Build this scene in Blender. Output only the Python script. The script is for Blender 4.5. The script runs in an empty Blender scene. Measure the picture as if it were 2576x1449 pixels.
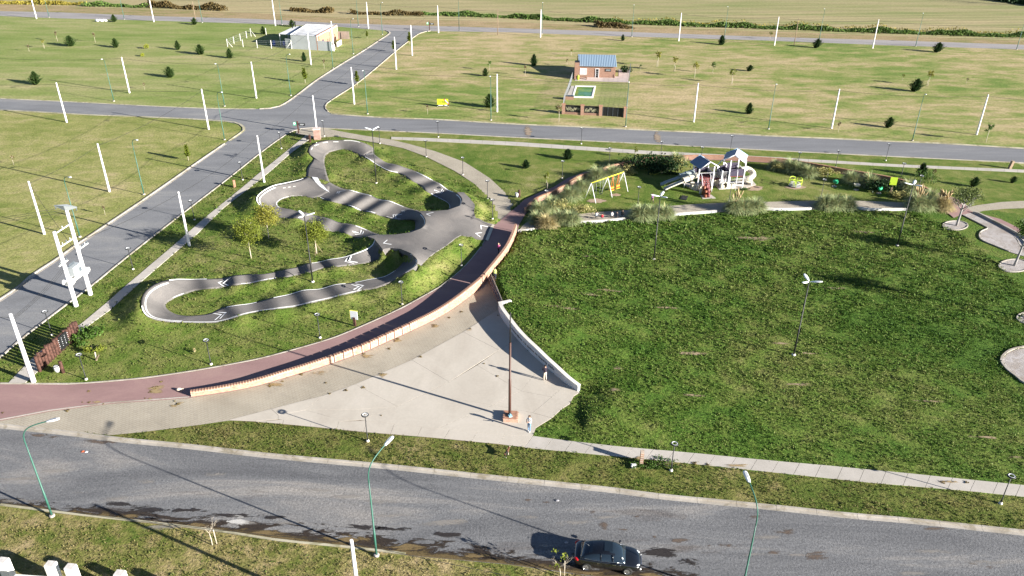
import bpy, bmesh, math, random
import numpy as np
from mathutils import Vector, Matrix, noise as mnoise
from mathutils.bvhtree import BVHTree
from mathutils.geometry import delaunay_2d_cdt
R=math.radians
rnd=random.Random(7)
SC=bpy.context.scene
COL=SC.collection
# ------------------------------------------------------------------ camera, sky, sun, exposure
HC=44.0; FPX=1987.6; PITCH=0.499629; ROLL=0.00798; CX,CY=1288.0,724.5
cd=bpy.data.cameras.new('camera'); cam=bpy.data.objects.new('camera',cd); COL.objects.link(cam)
cd.sensor_width=36; cd.lens=FPX/2576*36; cd.clip_end=6000; cd.clip_start=0.5
_c,_s=math.cos(PITCH),math.sin(PITCH)
F_=Vector((0,_c,-_s)); U0=Vector((0,_s,_c)); X0=Vector((1,0,0))
X_=X0*math.cos(ROLL)+U0*math.sin(ROLL); U_=U0*math.cos(ROLL)-X0*math.sin(ROLL)
m=Matrix((X_,U_,-F_)).transposed().to_4x4(); m.translation=Vector((0,0,HC)); cam.matrix_world=m
SC.camera=cam
SUN_EL=R(16.6); SH_AZ=R(155.0)          # shadows fall towards math angle 155 deg
w=bpy.data.worlds.new('World'); SC.world=w; w.use_nodes=True
nt=w.node_tree; nt.nodes.clear()
sky=nt.nodes.new('ShaderNodeTexSky'); sky.sky_type='NISHITA'; sky.sun_disc=False
sky.sun_elevation=SUN_EL; sky.sun_rotation=R(115); sky.air_density=0.55; sky.dust_density=0.15; sky.ozone_density=1.0
bg=nt.nodes.new('ShaderNodeBackground'); bg.inputs[1].default_value=0.05
wo=nt.nodes.new('ShaderNodeOutputWorld'); nt.links.new(sky.outputs[0],bg.inputs[0]); nt.links.new(bg.outputs[0],wo.inputs[0])
sd=bpy.data.lights.new('sun','SUN'); sd.energy=5.0; sd.angle=R(0.5); sd.color=(1.0,0.95,0.86)
sun=bpy.data.objects.new('sun',sd); COL.objects.link(sun)
sdir=Vector((math.cos(SH_AZ)*math.cos(SUN_EL),math.sin(SH_AZ)*math.cos(SUN_EL),-math.sin(SUN_EL)))
sun.rotation_euler=sdir.to_track_quat('-Z','Y').to_euler(); sun.location=(60,-20,60)
SC.view_settings.view_transform='Standard'; SC.view_settings.look='None'
SC.view_settings.exposure=1.75; SC.view_settings.gamma=1.0
SC.view_settings.use_curve_mapping=False
SC.cycles.max_bounces=5; SC.cycles.transparent_max_bounces=6

# ------------------------------------------------------------------ survey helpers (bearing -> real ground point)
def ray(x,y): return X_*((x-CX)/FPX)-U_*((y-CY)/FPX)+F_
def at(x,y,z=0.0):
    d=ray(x,y); t=(HC-z)/(-d.z); return Vector((d.x*t,d.y*t,z))
def hgt(base,tx,ty):
    """height above the point `base` of something seen at bearing tx,ty"""
    d=ray(tx,ty); t=(d.x*base.x+d.y*base.y)/(d.x*d.x+d.y*d.y); return HC+t*d.z-base.z
def A(u,v): return (u*.2502,362.6+v*.2502)
def B(u,v): return (644+u*.2502,362.6+v*.2502)
def T0(u,v): return (u*.2502,v*.2502)
def T1(u,v): return (644+u*.2502,v*.2502)
def T2(u,v): return (1288+u*.2502,v*.2502)
def T3(u,v): return (1932+u*.2502,v*.2502)
def M2(u,v): return (1288+u*.2502,362.6+v*.2502)
def M3(u,v): return (1932+u*.2502,362.6+v*.2502)
def L0(u,v): return (u*.2502,725.1+v*.2502)
def L1(u,v): return (644+u*.2502,725.1+v*.2502)
def L2(u,v): return (1288+u*.2502,725.1+v*.2502)
def L3(u,v): return (1932+u*.2502,725.1+v*.2502)
def K0(u,v): return (u*.2502,1086.4+v*.2502)
def K1(u,v): return (644+u*.2502,1086.4+v*.2502)
def K2(u,v): return (1288+u*.2502,1086.4+v*.2502)
def K3(u,v): return (1932+u*.2502,1086.4+v*.2502)
def catmull(pts,n=6):
    P=[tuple(map(float,p)) for p in pts]; out=[]
    for i in range(len(P)-1):
        p0=P[max(i-1,0)];p1=P[i];p2=P[i+1];p3=P[min(i+2,len(P)-1)]
        for k in range(n):
            t=k/n
            out.append(tuple(.5*((2*b)+(-a+c)*t+(2*a-5*b+4*c-d)*t*t+(-a+3*b-3*c+d)*t**3) for a,b,c,d in zip(p0,p1,p2,p3)))
    out.append(P[-1]); return out
def resample(P,step):
    P=[Vector(p) for p in P]; out=[P[0].copy()]; acc=0.0
    for a,b in zip(P[:-1],P[1:]):
        L=(b-a).length
        if L<1e-9: continue
        t=step-acc
        while t<=L:
            out.append(a.lerp(b,t/L)); t+=step
        acc=L-(t-step)
    return out
# ------------------------------------------------------------------ object helpers
def obj(name,me,parent=None,loc=None,rz=0,**kw):
    o=bpy.data.objects.new(name,me); COL.objects.link(o)
    if parent is not None: o.parent=parent
    if loc is not None: o.location=loc
    if rz: o.rotation_euler=(0,0,rz)
    for k,v in kw.items():
        if v is not None: o[k]=v
    return o
def thing(name,label,cat,loc=(0,0,0),rz=0,group=None):
    o=obj(name,None,None,loc,rz,label=label,category=cat,group=group); o.empty_display_size=.3; return o
def struct(o): o['kind']='structure'; return o
class MB:
    """mesh builder with material slots"""
    def __init__(s): s.v=[];s.f=[];s.m=[];s.sm=[]
    def add(s,vs,fs,mi=0,smooth=False):
        b=len(s.v); s.v+= [tuple(v) for v in vs]
        for f in fs: s.f.append(tuple(i+b for i in f)); s.m.append(mi); s.sm.append(smooth)
    def box(s,c,d,mi=0,rz=0,rx=0,ry=0,taper=1.0,tb=None):
        hx,hy,hz=d[0]/2,d[1]/2,d[2]/2
        M=Matrix.Translation(c)@Matrix.Rotation(rz,4,'Z')@Matrix.Rotation(ry,4,'Y')@Matrix.Rotation(rx,4,'X')
        vs=[]
        for z in (-1,1):
            k=taper if z>0 else 1
            for x,y in ((-1,-1),(1,-1),(1,1),(-1,1)): vs.append(M@Vector((x*hx*k,y*hy*k,z*hz)))
        s.add(vs,[(0,3,2,1),(4,5,6,7),(0,1,5,4),(1,2,6,5),(2,3,7,6),(3,0,4,7)],mi)
    def prism(s,pts,z0,z1,mi=0):
        n=len(pts); zz0=z0 if hasattr(z0,'__len__') else [z0]*n; zz1=z1 if hasattr(z1,'__len__') else [z1]*n
        area=sum(pts[i][0]*pts[(i+1)%n][1]-pts[(i+1)%n][0]*pts[i][1] for i in range(n))
        if area<0: pts=pts[::-1]; zz0=zz0[::-1]; zz1=zz1[::-1]
        vs=[(p[0],p[1],z) for p,z in zip(pts,zz0)]+[(p[0],p[1],z) for p,z in zip(pts,zz1)]
        fs=[tuple(range(n-1,-1,-1)),tuple(range(n,2*n))]+[(i,(i+1)%n,n+(i+1)%n,n+i) for i in range(n)]
        s.add(vs,fs,mi)
    def tube(s,pts,r,n=8,mi=0,smooth=True,cap=True):
        pts=[Vector(p) for p in pts]; rr=r if hasattr(r,'__len__') else [r]*len(pts)
        vs=[];prev=None
        for i,p in enumerate(pts):
            d=(pts[min(i+1,len(pts)-1)]-pts[max(i-1,0)])
            if d.length<1e-9: d=Vector((0,0,1))
            d.normalize()
            if prev is None:
                a=d.cross(Vector((0,0,1)));
                if a.length<.05: a=d.cross(Vector((1,0,0)))
            else:
                a=prev-d*prev.dot(d)
                if a.length<1e-4: a=d.orthogonal()
            a.normalize(); b=d.cross(a); prev=a
            for k in range(n):
                t=2*math.pi*k/n; vs.append(p+(a*math.cos(t)+b*math.sin(t))*rr[i])
        fs=[]
        for i in range(len(pts)-1):
            for k in range(n): fs.append((i*n+k,i*n+(k+1)%n,(i+1)*n+(k+1)%n,(i+1)*n+k))
        s.add(vs,fs,mi,smooth)
        if cap:
            b=len(s.v)-len(vs); L=(len(pts)-1)*n
            s.f.append(tuple(b+k for k in range(n-1,-1,-1))); s.m.append(mi); s.sm.append(False)
            s.f.append(tuple(b+L+k for k in range(n))); s.m.append(mi); s.sm.append(False)
    def lathe(s,prof,n=12,c=(0,0,0),mi=0,smooth=True,sx=1,sy=1):
        vs=[];fs=[]
        for r,z in prof:
            for k in range(n):
                t=2*math.pi*k/n; vs.append((c[0]+r*math.cos(t)*sx,c[1]+r*math.sin(t)*sy,c[2]+z))
        for i in range(len(prof)-1):
            for k in range(n): fs.append((i*n+k,i*n+(k+1)%n,(i+1)*n+(k+1)%n,(i+1)*n+k))
        s.add(vs,fs,mi,smooth)
        b=len(s.v)-len(vs)
        if prof[-1][0]>1e-3:
            L=(len(prof)-1)*n; s.f.append(tuple(b+L+k for k in range(n))); s.m.append(mi); s.sm.append(False)
        if prof[0][0]>1e-3:
            s.f.append(tuple(b+k for k in range(n-1,-1,-1))); s.m.append(mi); s.sm.append(False)
    def torus(s,c,Rr,r,n=24,k=6,mi=0,nrm=None,flat=1.0):
        vs=[];fs=[]; Q=Matrix.Identity(3) if nrm is None else Vector(nrm).to_track_quat('Z','Y').to_matrix()
        for i in range(n):
            a=2*math.pi*i/n
            for j in range(k):
                b=2*math.pi*j/k
                vs.append(Vector(c)+Q@Vector(((Rr+r*math.cos(b))*math.cos(a),(Rr+r*math.cos(b))*math.sin(a),r*flat*math.sin(b))))
        for i in range(n):
            for j in range(k): fs.append((i*k+j,((i+1)%n)*k+j,((i+1)%n)*k+(j+1)%k,i*k+(j+1)%k))
        s.add(vs,fs,mi,True)
    def mesh(s,name,mats):
        me=bpy.data.meshes.new(name); me.from_pydata(s.v,[],s.f)
        for m_ in (mats if isinstance(mats,(list,tuple)) else [mats]): me.materials.append(m_)
        me.polygons.foreach_set('material_index',s.m); me.polygons.foreach_set('use_smooth',s.sm); me.update(); return me
    def build(s,name,mats,parent=None,loc=None,rz=0,**kw): return obj(name,s.mesh(name,mats),parent,loc,rz,**kw)
def fastmesh(name,V,Fc,mat,k=3):
    """V (n,3) array, Fc (m,k) array"""
    me=bpy.data.meshes.new(name); V=np.asarray(V,dtype=np.float32); Fc=np.asarray(Fc,dtype=np.int32)
    me.vertices.add(len(V)); me.vertices.foreach_set('co',V.ravel())
    me.loops.add(Fc.size); me.loops.foreach_set('vertex_index',Fc.ravel())
    me.polygons.add(len(Fc)); me.polygons.foreach_set('loop_start',np.arange(0,Fc.size,k,dtype=np.int32))
    me.polygons.foreach_set('loop_total',np.full(len(Fc),k,dtype=np.int32))
    me.materials.append(mat); me.update(calc_edges=True); me.validate(); return me
def copy_tree(src,loc,rz=0,scale=1,**kw):
    r=src.copy(); COL.objects.link(r); r.location=loc; r.rotation_euler=(0,0,rz)
    if scale!=1: r.scale=(scale,)*3 if not hasattr(scale,'__len__') else scale
    for k,v in kw.items(): r[k]=v
    for ch in CH.get(src.name,()):
        c=ch.copy(); COL.objects.link(c); c.parent=r
        for g in CH.get(ch.name,()):
            d=g.copy(); COL.objects.link(d); d.parent=c
    return r
CH={}
def reg(root):
    """remember children so copies are quick"""
    for o in [root]+list(root.children): CH[o.name]=list(o.children)
# ------------------------------------------------------------------ materials
MATS={}
def base(name,col,rough=.8,metal=0,spec=.3,noise=None,bump=0,bscale=20,coat=0):
    if name in MATS: return MATS[name]
    m=bpy.data.materials.new(name); m.use_nodes=True; n=m.node_tree.nodes; l=m.node_tree.links; b=n['Principled BSDF']
    b.inputs['Roughness'].default_value=rough; b.inputs['Metallic'].default_value=metal
    b.inputs['Specular IOR Level'].default_value=spec; b.inputs['Coat Weight'].default_value=coat
    b.inputs['Base Color'].default_value=(*col,1)
    tc=n.new('ShaderNodeTexCoord')
    if noise:
        amp,sc=noise; nz=n.new('ShaderNodeTexNoise'); nz.inputs['Scale'].default_value=sc; nz.inputs['Detail'].default_value=5
        l.new(tc.outputs['Object'],nz.inputs['Vector'])
        rp=n.new('ShaderNodeValToRGB'); rp.color_ramp.elements[0].position=.3; rp.color_ramp.elements[1].position=.7
        rp.color_ramp.elements[0].color=(*[c*(1-amp) for c in col],1); rp.color_ramp.elements[1].color=(*[min(1,c*(1+amp)) for c in col],1)
        l.new(nz.outputs[0],rp.inputs[0]); l.new(rp.outputs[0],b.inputs['Base Color'])
    if bump:
        nb=n.new('ShaderNodeTexNoise'); nb.inputs['Scale'].default_value=bscale; nb.inputs['Detail'].default_value=4
        l.new(tc.outputs['Object'],nb.inputs['Vector']); bp=n.new('ShaderNodeBump'); bp.inputs['Strength'].default_value=bump; bp.inputs['Distance'].default_value=.05
        l.new(nb.outputs[0],bp.inputs['Height']); l.new(bp.outputs[0],b.inputs['Normal'])
    MATS[name]=m; return m
def ramp(n,stops,interp='LINEAR'):
    r=n.new('ShaderNodeValToRGB'); r.color_ramp.interpolation=interp
    e=r.color_ramp.elements
    while len(e)<len(stops): e.new(.5)
    for k,(p,c) in enumerate(stops): e[k].position=p; e[k].color=(*c,1) if len(c)==3 else c
    return r
def nz(n,l,vec,scale,detail=4,rough=.55,dist=0,w=None):
    t=n.new('ShaderNodeTexNoise'); t.inputs['Scale'].default_value=scale; t.inputs['Detail'].default_value=detail
    t.inputs['Roughness'].default_value=rough; t.inputs['Distortion'].default_value=dist; l.new(vec,t.inputs['Vector']); return t.outputs[0]
def mix(n,l,fac,a,b,mode='MIX'):
    x=n.new('ShaderNodeMix'); x.data_type='RGBA'; x.blend_type=mode
    for s,v in ((x.inputs[0],fac),(x.inputs[6],a),(x.inputs[7],b)):
        if isinstance(v,bpy.types.NodeSocket): l.new(v,s)
        elif isinstance(v,(int,float)): s.default_value=v
        else: s.default_value=(*v,1)
    return x.outputs[2]
def mapv(n,l,vec,scale=(1,1,1),rz=0):
    mp=n.new('ShaderNodeMapping'); mp.inputs['Scale'].default_value=scale; mp.inputs['Rotation'].default_value=(0,0,rz); l.new(vec,mp.inputs['Vector']); return mp.outputs[0]
def ground_mat(name,cols,big=.06,mid=.6,fine=5.0,bump=.6,stretch=(1,1,1),rz=0,rough=.95,patch=None,contrast=(.35,.65),bdist=.12,fineamp=(.55,1.35),gloss=0,stripe=None):
    """cols: 3-4 colours from lush to dry, blended by two noises; fine noise gives grain; bump gives relief"""
    m=bpy.data.materials.new(name); m.use_nodes=True; n=m.node_tree.nodes; l=m.node_tree.links; b=n['Principled BSDF']
    b.inputs['Roughness'].default_value=rough; b.inputs['Specular IOR Level'].default_value=.15+gloss
    geo=n.new('ShaderNodeNewGeometry'); P=geo.outputs['Position']
    Ps=mapv(n,l,P,stretch,rz)
    a=nz(n,l,Ps,big,5,.6,.6); c=nz(n,l,Ps,mid,5,.65,.3)
    k=n.new('ShaderNodeMath'); k.operation='MULTIPLY_ADD'; l.new(c,k.inputs[0]); k.inputs[1].default_value=.55; 
    k2=n.new('ShaderNodeMath'); k2.operation='MULTIPLY'; l.new(a,k2.inputs[0]); k2.inputs[1].default_value=.45; l.new(k2.outputs[0],k.inputs[2])
    lo,hi=contrast
    st=[(lo+(hi-lo)*i/(len(cols)-1),cc) for i,cc in enumerate(cols)]
    r=ramp(n,st); l.new(k.outputs[0],r.inputs[0]); col=r.outputs[0]
    if patch:
        pc,ps,pth=patch; pn=nz(n,l,mapv(n,l,P,(1,2.2,1),.1),ps,6,.7,.5); pr=ramp(n,[(pth,(0,0,0)),(pth+.07,(1,1,1))]); l.new(pn,pr.inputs[0]); col=mix(n,l,pr.outputs[0],col,pc)
    if stripe:
        sc_,ang,amt=stripe; wv=n.new('ShaderNodeTexWave'); wv.wave_type='BANDS'; wv.bands_direction='Y'; wv.inputs['Scale'].default_value=sc_; wv.inputs['Distortion'].default_value=3.5; wv.inputs['Detail'].default_value=3; wv.inputs['Detail Scale'].default_value=.3
        l.new(mapv(n,l,P,(.12,1,1),ang),wv.inputs['Vector']); sr=ramp(n,[(.0,(1-amt,)*3),(.35,(1,1,1)),(1,(1.08,)*3)]); l.new(wv.outputs[1],sr.inputs[0]); col=mix(n,l,1.0,col,sr.outputs[0],'MULTIPLY')
    f1=nz(n,l,P,fine,6,.75,.2); fr=ramp(n,[(.3,(fineamp[0],)*3),(.5,(1,1,1)),(.72,(fineamp[1],)*3)]); l.new(f1,fr.inputs[0]); col=mix(n,l,1.0,col,fr.outputs[0],'MULTIPLY')
    l.new(col,b.inputs['Base Color'])
    if bump:
        f2=nz(n,l,P,fine*.8,5,.7); bp=n.new('ShaderNodeBump'); bp.inputs['Strength'].default_value=bump; bp.inputs['Distance'].default_value=bdist
        l.new(f2,bp.inputs['Height']); l.new(bp.outputs[0],b.inputs['Normal'])
    MATS[name]=m; return m
GREEN=(.050,.105,.012); GREEN2=(.085,.135,.018); OLIVE=(.150,.160,.040); DRY=(.300,.245,.110); STRAW=(.40,.33,.18)
m_lawn=ground_mat('lawn_grass',[(.046,.102,.012),(.070,.132,.018),(.115,.160,.030),(.17,.18,.055)],big=.05,mid=.45,fine=4.5,bump=1.0,bdist=.22,patch=((.26,.22,.12),.16,.69),fineamp=(.42,1.5))
m_pump=ground_mat('pump_grass',[(.060,.110,.014),(.10,.150,.024),(.17,.19,.05),(.26,.24,.10)],big=.07,mid=.5,fine=5,bump=.8,bdist=.18,contrast=(.33,.66))
m_verge=ground_mat('verge_grass',[(.060,.100,.014),(.11,.135,.028),(.17,.165,.05),(.26,.21,.10)],big=.08,mid=.55,fine=4.5,bump=.9,bdist=.2,contrast=(.36,.64))
m_west=ground_mat('west_grass',[(.13,.175,.035),(.20,.22,.06),(.28,.27,.10),(.37,.31,.16)],big=.05,mid=.4,fine=3.0,bump=.7,stretch=(.6,1,1),rz=-.45,contrast=(.34,.64),fineamp=(.5,1.45))
m_nw=ground_mat('northwest_grass',[(.13,.19,.04),(.19,.235,.065),(.27,.275,.11),(.37,.32,.17)],big=.035,mid=.25,fine=2.0,bump=.55,fineamp=(.6,1.35),stretch=(.3,1,1),rz=-.05,contrast=(.33,.66))
m_ne=ground_mat('northeast_grass',[(.13,.19,.04),(.21,.235,.07),(.32,.28,.13),(.42,.33,.19)],big=.035,mid=.3,fine=2.0,bump=.6,stretch=(.45,1,1),rz=-.03,contrast=(.38,.59),fineamp=(.6,1.35))
m_far=ground_mat('far_field',[(.19,.23,.08),(.26,.26,.11),(.33,.29,.15),(.39,.32,.18)],big=.012,mid=.08,fine=1.2,bump=.2,fineamp=(.75,1.2),stretch=(.2,1,1),rz=-.03,contrast=(.36,.6),stripe=(.11,-.05,.38))
m_rough=ground_mat('rough_verge',[(.17,.19,.06),(.24,.21,.09),(.31,.235,.13),(.36,.27,.16)],big=.05,mid=.4,fine=2,bump=.5,stretch=(.4,1,1),contrast=(.36,.6))
m_south=ground_mat('south_grass',[(.075,.12,.018),(.15,.16,.04),(.26,.22,.09),(.36,.28,.15)],big=.13,mid=.7,fine=5,bump=1.0,bdist=.2,contrast=(.36,.6))
def asphalt_mat(name,c0,c1,c2,stretch=(1,1,1),rz=0,stain=None,fine=9,bump=.5,amt=.5):
    m=bpy.data.materials.new(name); m.use_nodes=True; n=m.node_tree.nodes; l=m.node_tree.links; b=n['Principled BSDF']
    b.inputs['Roughness'].default_value=.88; b.inputs['Specular IOR Level'].default_value=.25
    geo=n.new('ShaderNodeNewGeometry'); P=geo.outputs['Position']; Ps=mapv(n,l,P,stretch,rz)
    a=nz(n,l,Ps,.25,6,.65,.8); r=ramp(n,[(.3,c0),(.52,c1),(.72,c2)]); l.new(a,r.inputs[0]); col=r.outputs[0]
    if stain:
        sc_,th,cc=stain; s=nz(n,l,Ps,sc_,6,.65,1.0); sr=ramp(n,[(th,(0,0,0)),(th+.1,(amt,)*3)]); l.new(s,sr.inputs[0]); col=mix(n,l,sr.outputs[0],col,cc)
    f=nz(n,l,P,fine,5,.8); k_=.06 if 'concrete' in name else (.42 if 'chip' in name else .25); fr=ramp(n,[(.3,(1-k_,)*3),(.7,(1+k_,)*3)]); l.new(f,fr.inputs[0]); col=mix(n,l,1.0,col,fr.outputs[0],'MULTIPLY')
    l.new(col,b.inputs['Base Color']); bp=n.new('ShaderNodeBump'); bp.inputs['Strength'].default_value=bump; bp.inputs['Distance'].default_value=.03
    l.new(f,bp.inputs['Height']); l.new(bp.outputs[0],b.inputs['Normal']); MATS[name]=m; return m
m_road1=asphalt_mat('worn_chip_asphalt',(.10,.101,.108),(.165,.165,.17),(.31,.285,.26),(.16,1,1),-.13,stain=(.35,.58,(.07,.05,.04)),fine=6,bump=1.2,amt=.5)
m_road=asphalt_mat('street_asphalt',(.155,.157,.165),(.195,.197,.207),(.26,.255,.25),(.25,1,1),.75,fine=6,bump=.3)
m_road4=asphalt_mat('park_street_asphalt',(.150,.152,.160),(.19,.192,.203),(.25,.245,.245),(.18,1,1),-.04,fine=6,bump=.3)
m_road6=asphalt_mat('far_street_asphalt',(.25,.235,.23),(.30,.28,.275),(.35,.32,.31),(.2,1,1),-.04,fine=4,bump=.2)
m_pumpa=asphalt_mat('pump_track_asphalt',(.115,.108,.105),(.145,.135,.13),(.19,.172,.16),(1,1,1),0,fine=9,bump=.25)
m_red=asphalt_mat('red_path_concrete',(.25,.155,.148),(.295,.185,.175),(.34,.225,.20),(.5,1,1),.2,fine=5,bump=.2)
m_conc=asphalt_mat('plaza_concrete',(.42,.375,.32),(.475,.43,.37),(.52,.47,.41),(1,.5,1),.3,fine=4,bump=.0)
m_walk=asphalt_mat('walkway_concrete',(.38,.35,.31),(.44,.405,.365),(.50,.46,.42),(1,1,1),.3,fine=5,bump=.15)
m_kerb=asphalt_mat('kerb_concrete',(.30,.265,.22),(.40,.365,.32),(.48,.44,.395),(1,1,1),.3,stain=(.7,.52,(.16,.13,.07)),fine=5,bump=.3)
m_kerbg=asphalt_mat('mossy_kerb_concrete',(.25,.23,.15),(.40,.37,.27),(.50,.46,.37),(1,1,1),.3,stain=(.5,.5,(.16,.15,.06)),fine=5,bump=.3)
m_gravel=asphalt_mat('pale_gravel',(.26,.22,.19),(.40,.37,.36),(.55,.53,.54),(1,1,1),0,stain=(.25,.5,(.19,.14,.09)),fine=12,bump=1.0)
m_tunshade=asphalt_mat('tunnel_shade',(.025,.018,.014),(.06,.042,.025),(.16,.115,.055),(.4,1,1),-.1,fine=6,bump=.6)  # dark tone that paints the shade in the tunnel opening
m_dirt=asphalt_mat('bare_dirt',(.28,.20,.14),(.34,.25,.18),(.40,.31,.23),(1,1,1),0,fine=5,bump=.3)
def paver_mat():
    m=bpy.data.materials.new('block_paving'); m.use_nodes=True; n=m.node_tree.nodes; l=m.node_tree.links; b=n['Principled BSDF']
    b.inputs['Roughness'].default_value=.9; b.inputs['Specular IOR Level'].default_value=.2
    geo=n.new('ShaderNodeNewGeometry'); P=geo.outputs['Position']
    br=n.new('ShaderNodeTexBrick'); br.inputs['Scale'].default_value=1; br.inputs['Brick Width'].default_value=.42; br.inputs['Row Height'].default_value=.21; br.inputs['Mortar Size'].default_value=.012; br.inputs['Bias'].default_value=-.85
    br.inputs['Color1'].default_value=(.38,.345,.29,1); br.inputs['Color2'].default_value=(.15,.145,.145,1); br.inputs['Mortar'].default_value=(.25,.21,.16,1)
    l.new(mapv(n,l,P,(1,1,1),.42),br.inputs['Vector'])
    a=nz(n,l,P,.3,5,.6,.5); r=ramp(n,[(.3,(.86,.84,.80)),(.7,(1.1,1.08,1.04))]); l.new(a,r.inputs[0]); col=mix(n,l,1.0,br.outputs[0],r.outputs[0],'MULTIPLY')
    l.new(col,b.inputs['Base Color']); bp=n.new('ShaderNodeBump'); bp.inputs['Strength'].default_value=.5; bp.inputs['Distance'].default_value=.02; bp.invert=True
    l.new(br.outputs[1],bp.inputs['Height']); l.new(bp.outputs[0],b.inputs['Normal']); MATS['paver']=m; return m
m_pav=paver_mat()
def brick_mat(name,c1,c2,mort,scale=1.0):
    m=bpy.data.materials.new(name); m.use_nodes=True; n=m.node_tree.nodes; l=m.node_tree.links; b=n['Principled BSDF']; b.inputs['Roughness'].default_value=.9
    uv=n.new('ShaderNodeTexCoord'); sp=n.new('ShaderNodeSeparateXYZ'); l.new(uv.outputs['Object'],sp.inputs[0])
    ad=n.new('ShaderNodeMath'); ad.operation='ADD'; l.new(sp.outputs[0],ad.inputs[0]); l.new(sp.outputs[1],ad.inputs[1])
    cb=n.new('ShaderNodeCombineXYZ'); l.new(ad.outputs[0],cb.inputs[0]); l.new(sp.outputs[2],cb.inputs[1])
    br=n.new('ShaderNodeTexBrick'); br.inputs['Scale'].default_value=scale; br.inputs['Brick Width'].default_value=.28; br.inputs['Row Height'].default_value=.1; br.inputs['Mortar Size'].default_value=.016
    br.inputs['Color1'].default_value=(*c1,1); br.inputs['Color2'].default_value=(*c2,1); br.inputs['Mortar'].default_value=(*mort,1); l.new(cb.outputs[0],br.inputs['Vector'])
    l.new(br.outputs[0],b.inputs['Base Color']); bp=n.new('ShaderNodeBump'); bp.inputs['Strength'].default_value=.6; bp.inputs['Distance'].default_value=.015; bp.invert=True
    l.new(br.outputs[1],bp.inputs['Height']); l.new(bp.outputs[0],b.inputs['Normal']); MATS[name]=m; return m
m_brick=brick_mat('brickwork',(.25,.12,.08),(.31,.16,.11),(.34,.26,.21))
m_house=brick_mat('house_brick',(.24,.125,.085),(.30,.165,.115),(.30,.22,.17))
m_bunit=base('brick_unit',(.36,.19,.125),.9,noise=(.3,3)); m_bdark=base('brick_unit_dark',(.20,.115,.085),.9,noise=(.3,3)); m_mort=base('mortar',(.50,.40,.32),.95,noise=(.1,2),bump=.3)
m_white=base('white_concrete',(.72,.70,.67),.8,noise=(.06,1.5),bump=.15,bscale=12)
m_wallw=base('retaining_wall_concrete',(.52,.52,.52),.85,noise=(.12,1.2),bump=.15)
m_cap=base('wall_cap_concrete',(.66,.62,.56),.85,noise=(.08,1.2))
m_pole=base('pole_concrete',(.78,.74,.74),.75,noise=(.05,.8)); m_green=base('green_painted_steel',(.030,.115,.085),.5,.0,.5)
m_greenfar=base('grey_green_steel',(.10,.17,.13),.6); m_lampw=base('lamp_white',(.80,.82,.84),.35,0,.5); m_lens=base('lamp_lens',(.45,.47,.50),.2,.2,.5)
m_black=base('black_painted_steel',(.012,.013,.014),.5,0,.4); m_steelw=base('white_painted_metal',(.75,.77,.80),.4,.1,.5)
m_brownp=base('brown_painted_steel',(.075,.035,.025),.5,0,.4); m_logs=base('reddish_log',(.075,.035,.026),.85,noise=(.7,4),bump=.5); m_wood=base('weathered_wood',(.26,.19,.13),.85,noise=(.25,5),bump=.3)
m_wire=base('cable',(.03,.03,.03),.6); m_paint=base('white_road_paint',(.78,.78,.78),.7,noise=(.06,3)); m_paintw=base('worn_road_paint',(.55,.54,.52),.8,noise=(.3,5))
m_grey=base('grey_metal',(.42,.45,.46),.5,.2); m_iron=base('dark_insulator',(.10,.12,.14),.35); m_cream=base('cream_plastic',(.62,.57,.46),.45,noise=(.05,2)); m_creamg=base('greyish_plastic',(.33,.38,.38),.45)
m_maroon=base('maroon_plastic',(.16,.045,.045),.5); m_roofshade=base('shaded_roof_slope',(.16,.21,.30),.5); m_rooflt=base('pale_grey_roof_panel',(.48,.46,.47),.5); m_trim=base('white_plastic_post',(.80,.79,.82),.45); m_lbl=base('light_blue_trim',(.28,.45,.62),.5); m_panel=base('grey_plastic_panel',(.34,.33,.35),.55); m_pdark=base('dark_purple_panel',(.06,.05,.08),.6)
m_yel=base('yellow_paint',(.75,.70,.06),.45); m_lime=base('lime_paint',(.50,.68,.05),.45); m_oran=base('orange_paint',(.70,.14,.03),.5); m_grn=base('green_plastic',(.03,.35,.16),.45)
m_trunk=base('bark_grey',(.20,.165,.13),.9,noise=(.25,4),bump=.4); m_trunkp=base('pale_young_bark',(.46,.40,.32),.85,noise=(.15,6)); m_trunkg=base('pale_grey_bark',(.30,.28,.27),.85,noise=(.2,4),bump=.3)  # the last one is the paler grey bark of the big trees
m_glass=base('dark_glass',(.02,.03,.035),.08,0,.6); m_glassl=base('curtained_glass',(.45,.48,.50),.15,0,.6)
def leaf(name,c,var=.4,sc=1.5,trans=.25):
    m=bpy.data.materials.new(name); m.use_nodes=True; n=m.node_tree.nodes; l=m.node_tree.links; b=n['Principled BSDF']
    b.inputs['Roughness'].default_value=.65; b.inputs['Specular IOR Level'].default_value=.25
    g=n.new('ShaderNodeNewGeometry'); oi=n.new('ShaderNodeObjectInfo')
    a=nz(n,l,g.outputs['Position'],sc,3,.7); r=ramp(n,[(.3,tuple(x*(1-var) for x in c)),(.7,tuple(min(1,x*(1+var)) for x in c))]); l.new(a,r.inputs[0])
    rr=ramp(n,[(0,(.8,.85,.8)),(1,(1.2,1.12,1.0))]); l.new(g.outputs['Random Per Island'],rr.inputs[0]); col=mix(n,l,1.0,r.outputs[0],rr.outputs[0],'MULTIPLY')
    l.new(col,b.inputs['Base Color'])
    if trans:
        t=n.new('ShaderNodeBsdfTranslucent'); l.new(col,t.inputs[0]); ms=n.new('ShaderNodeMixShader'); ms.inputs[0].default_value=trans
        o=[x for x in n if x.type=='OUTPUT_MATERIAL'][0]; l.new(b.outputs[0],ms.inputs[1]); l.new(t.outputs[0],ms.inputs[2]); l.new(ms.outputs[0],o.inputs[0])
    MATS[name]=m; return m
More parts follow.
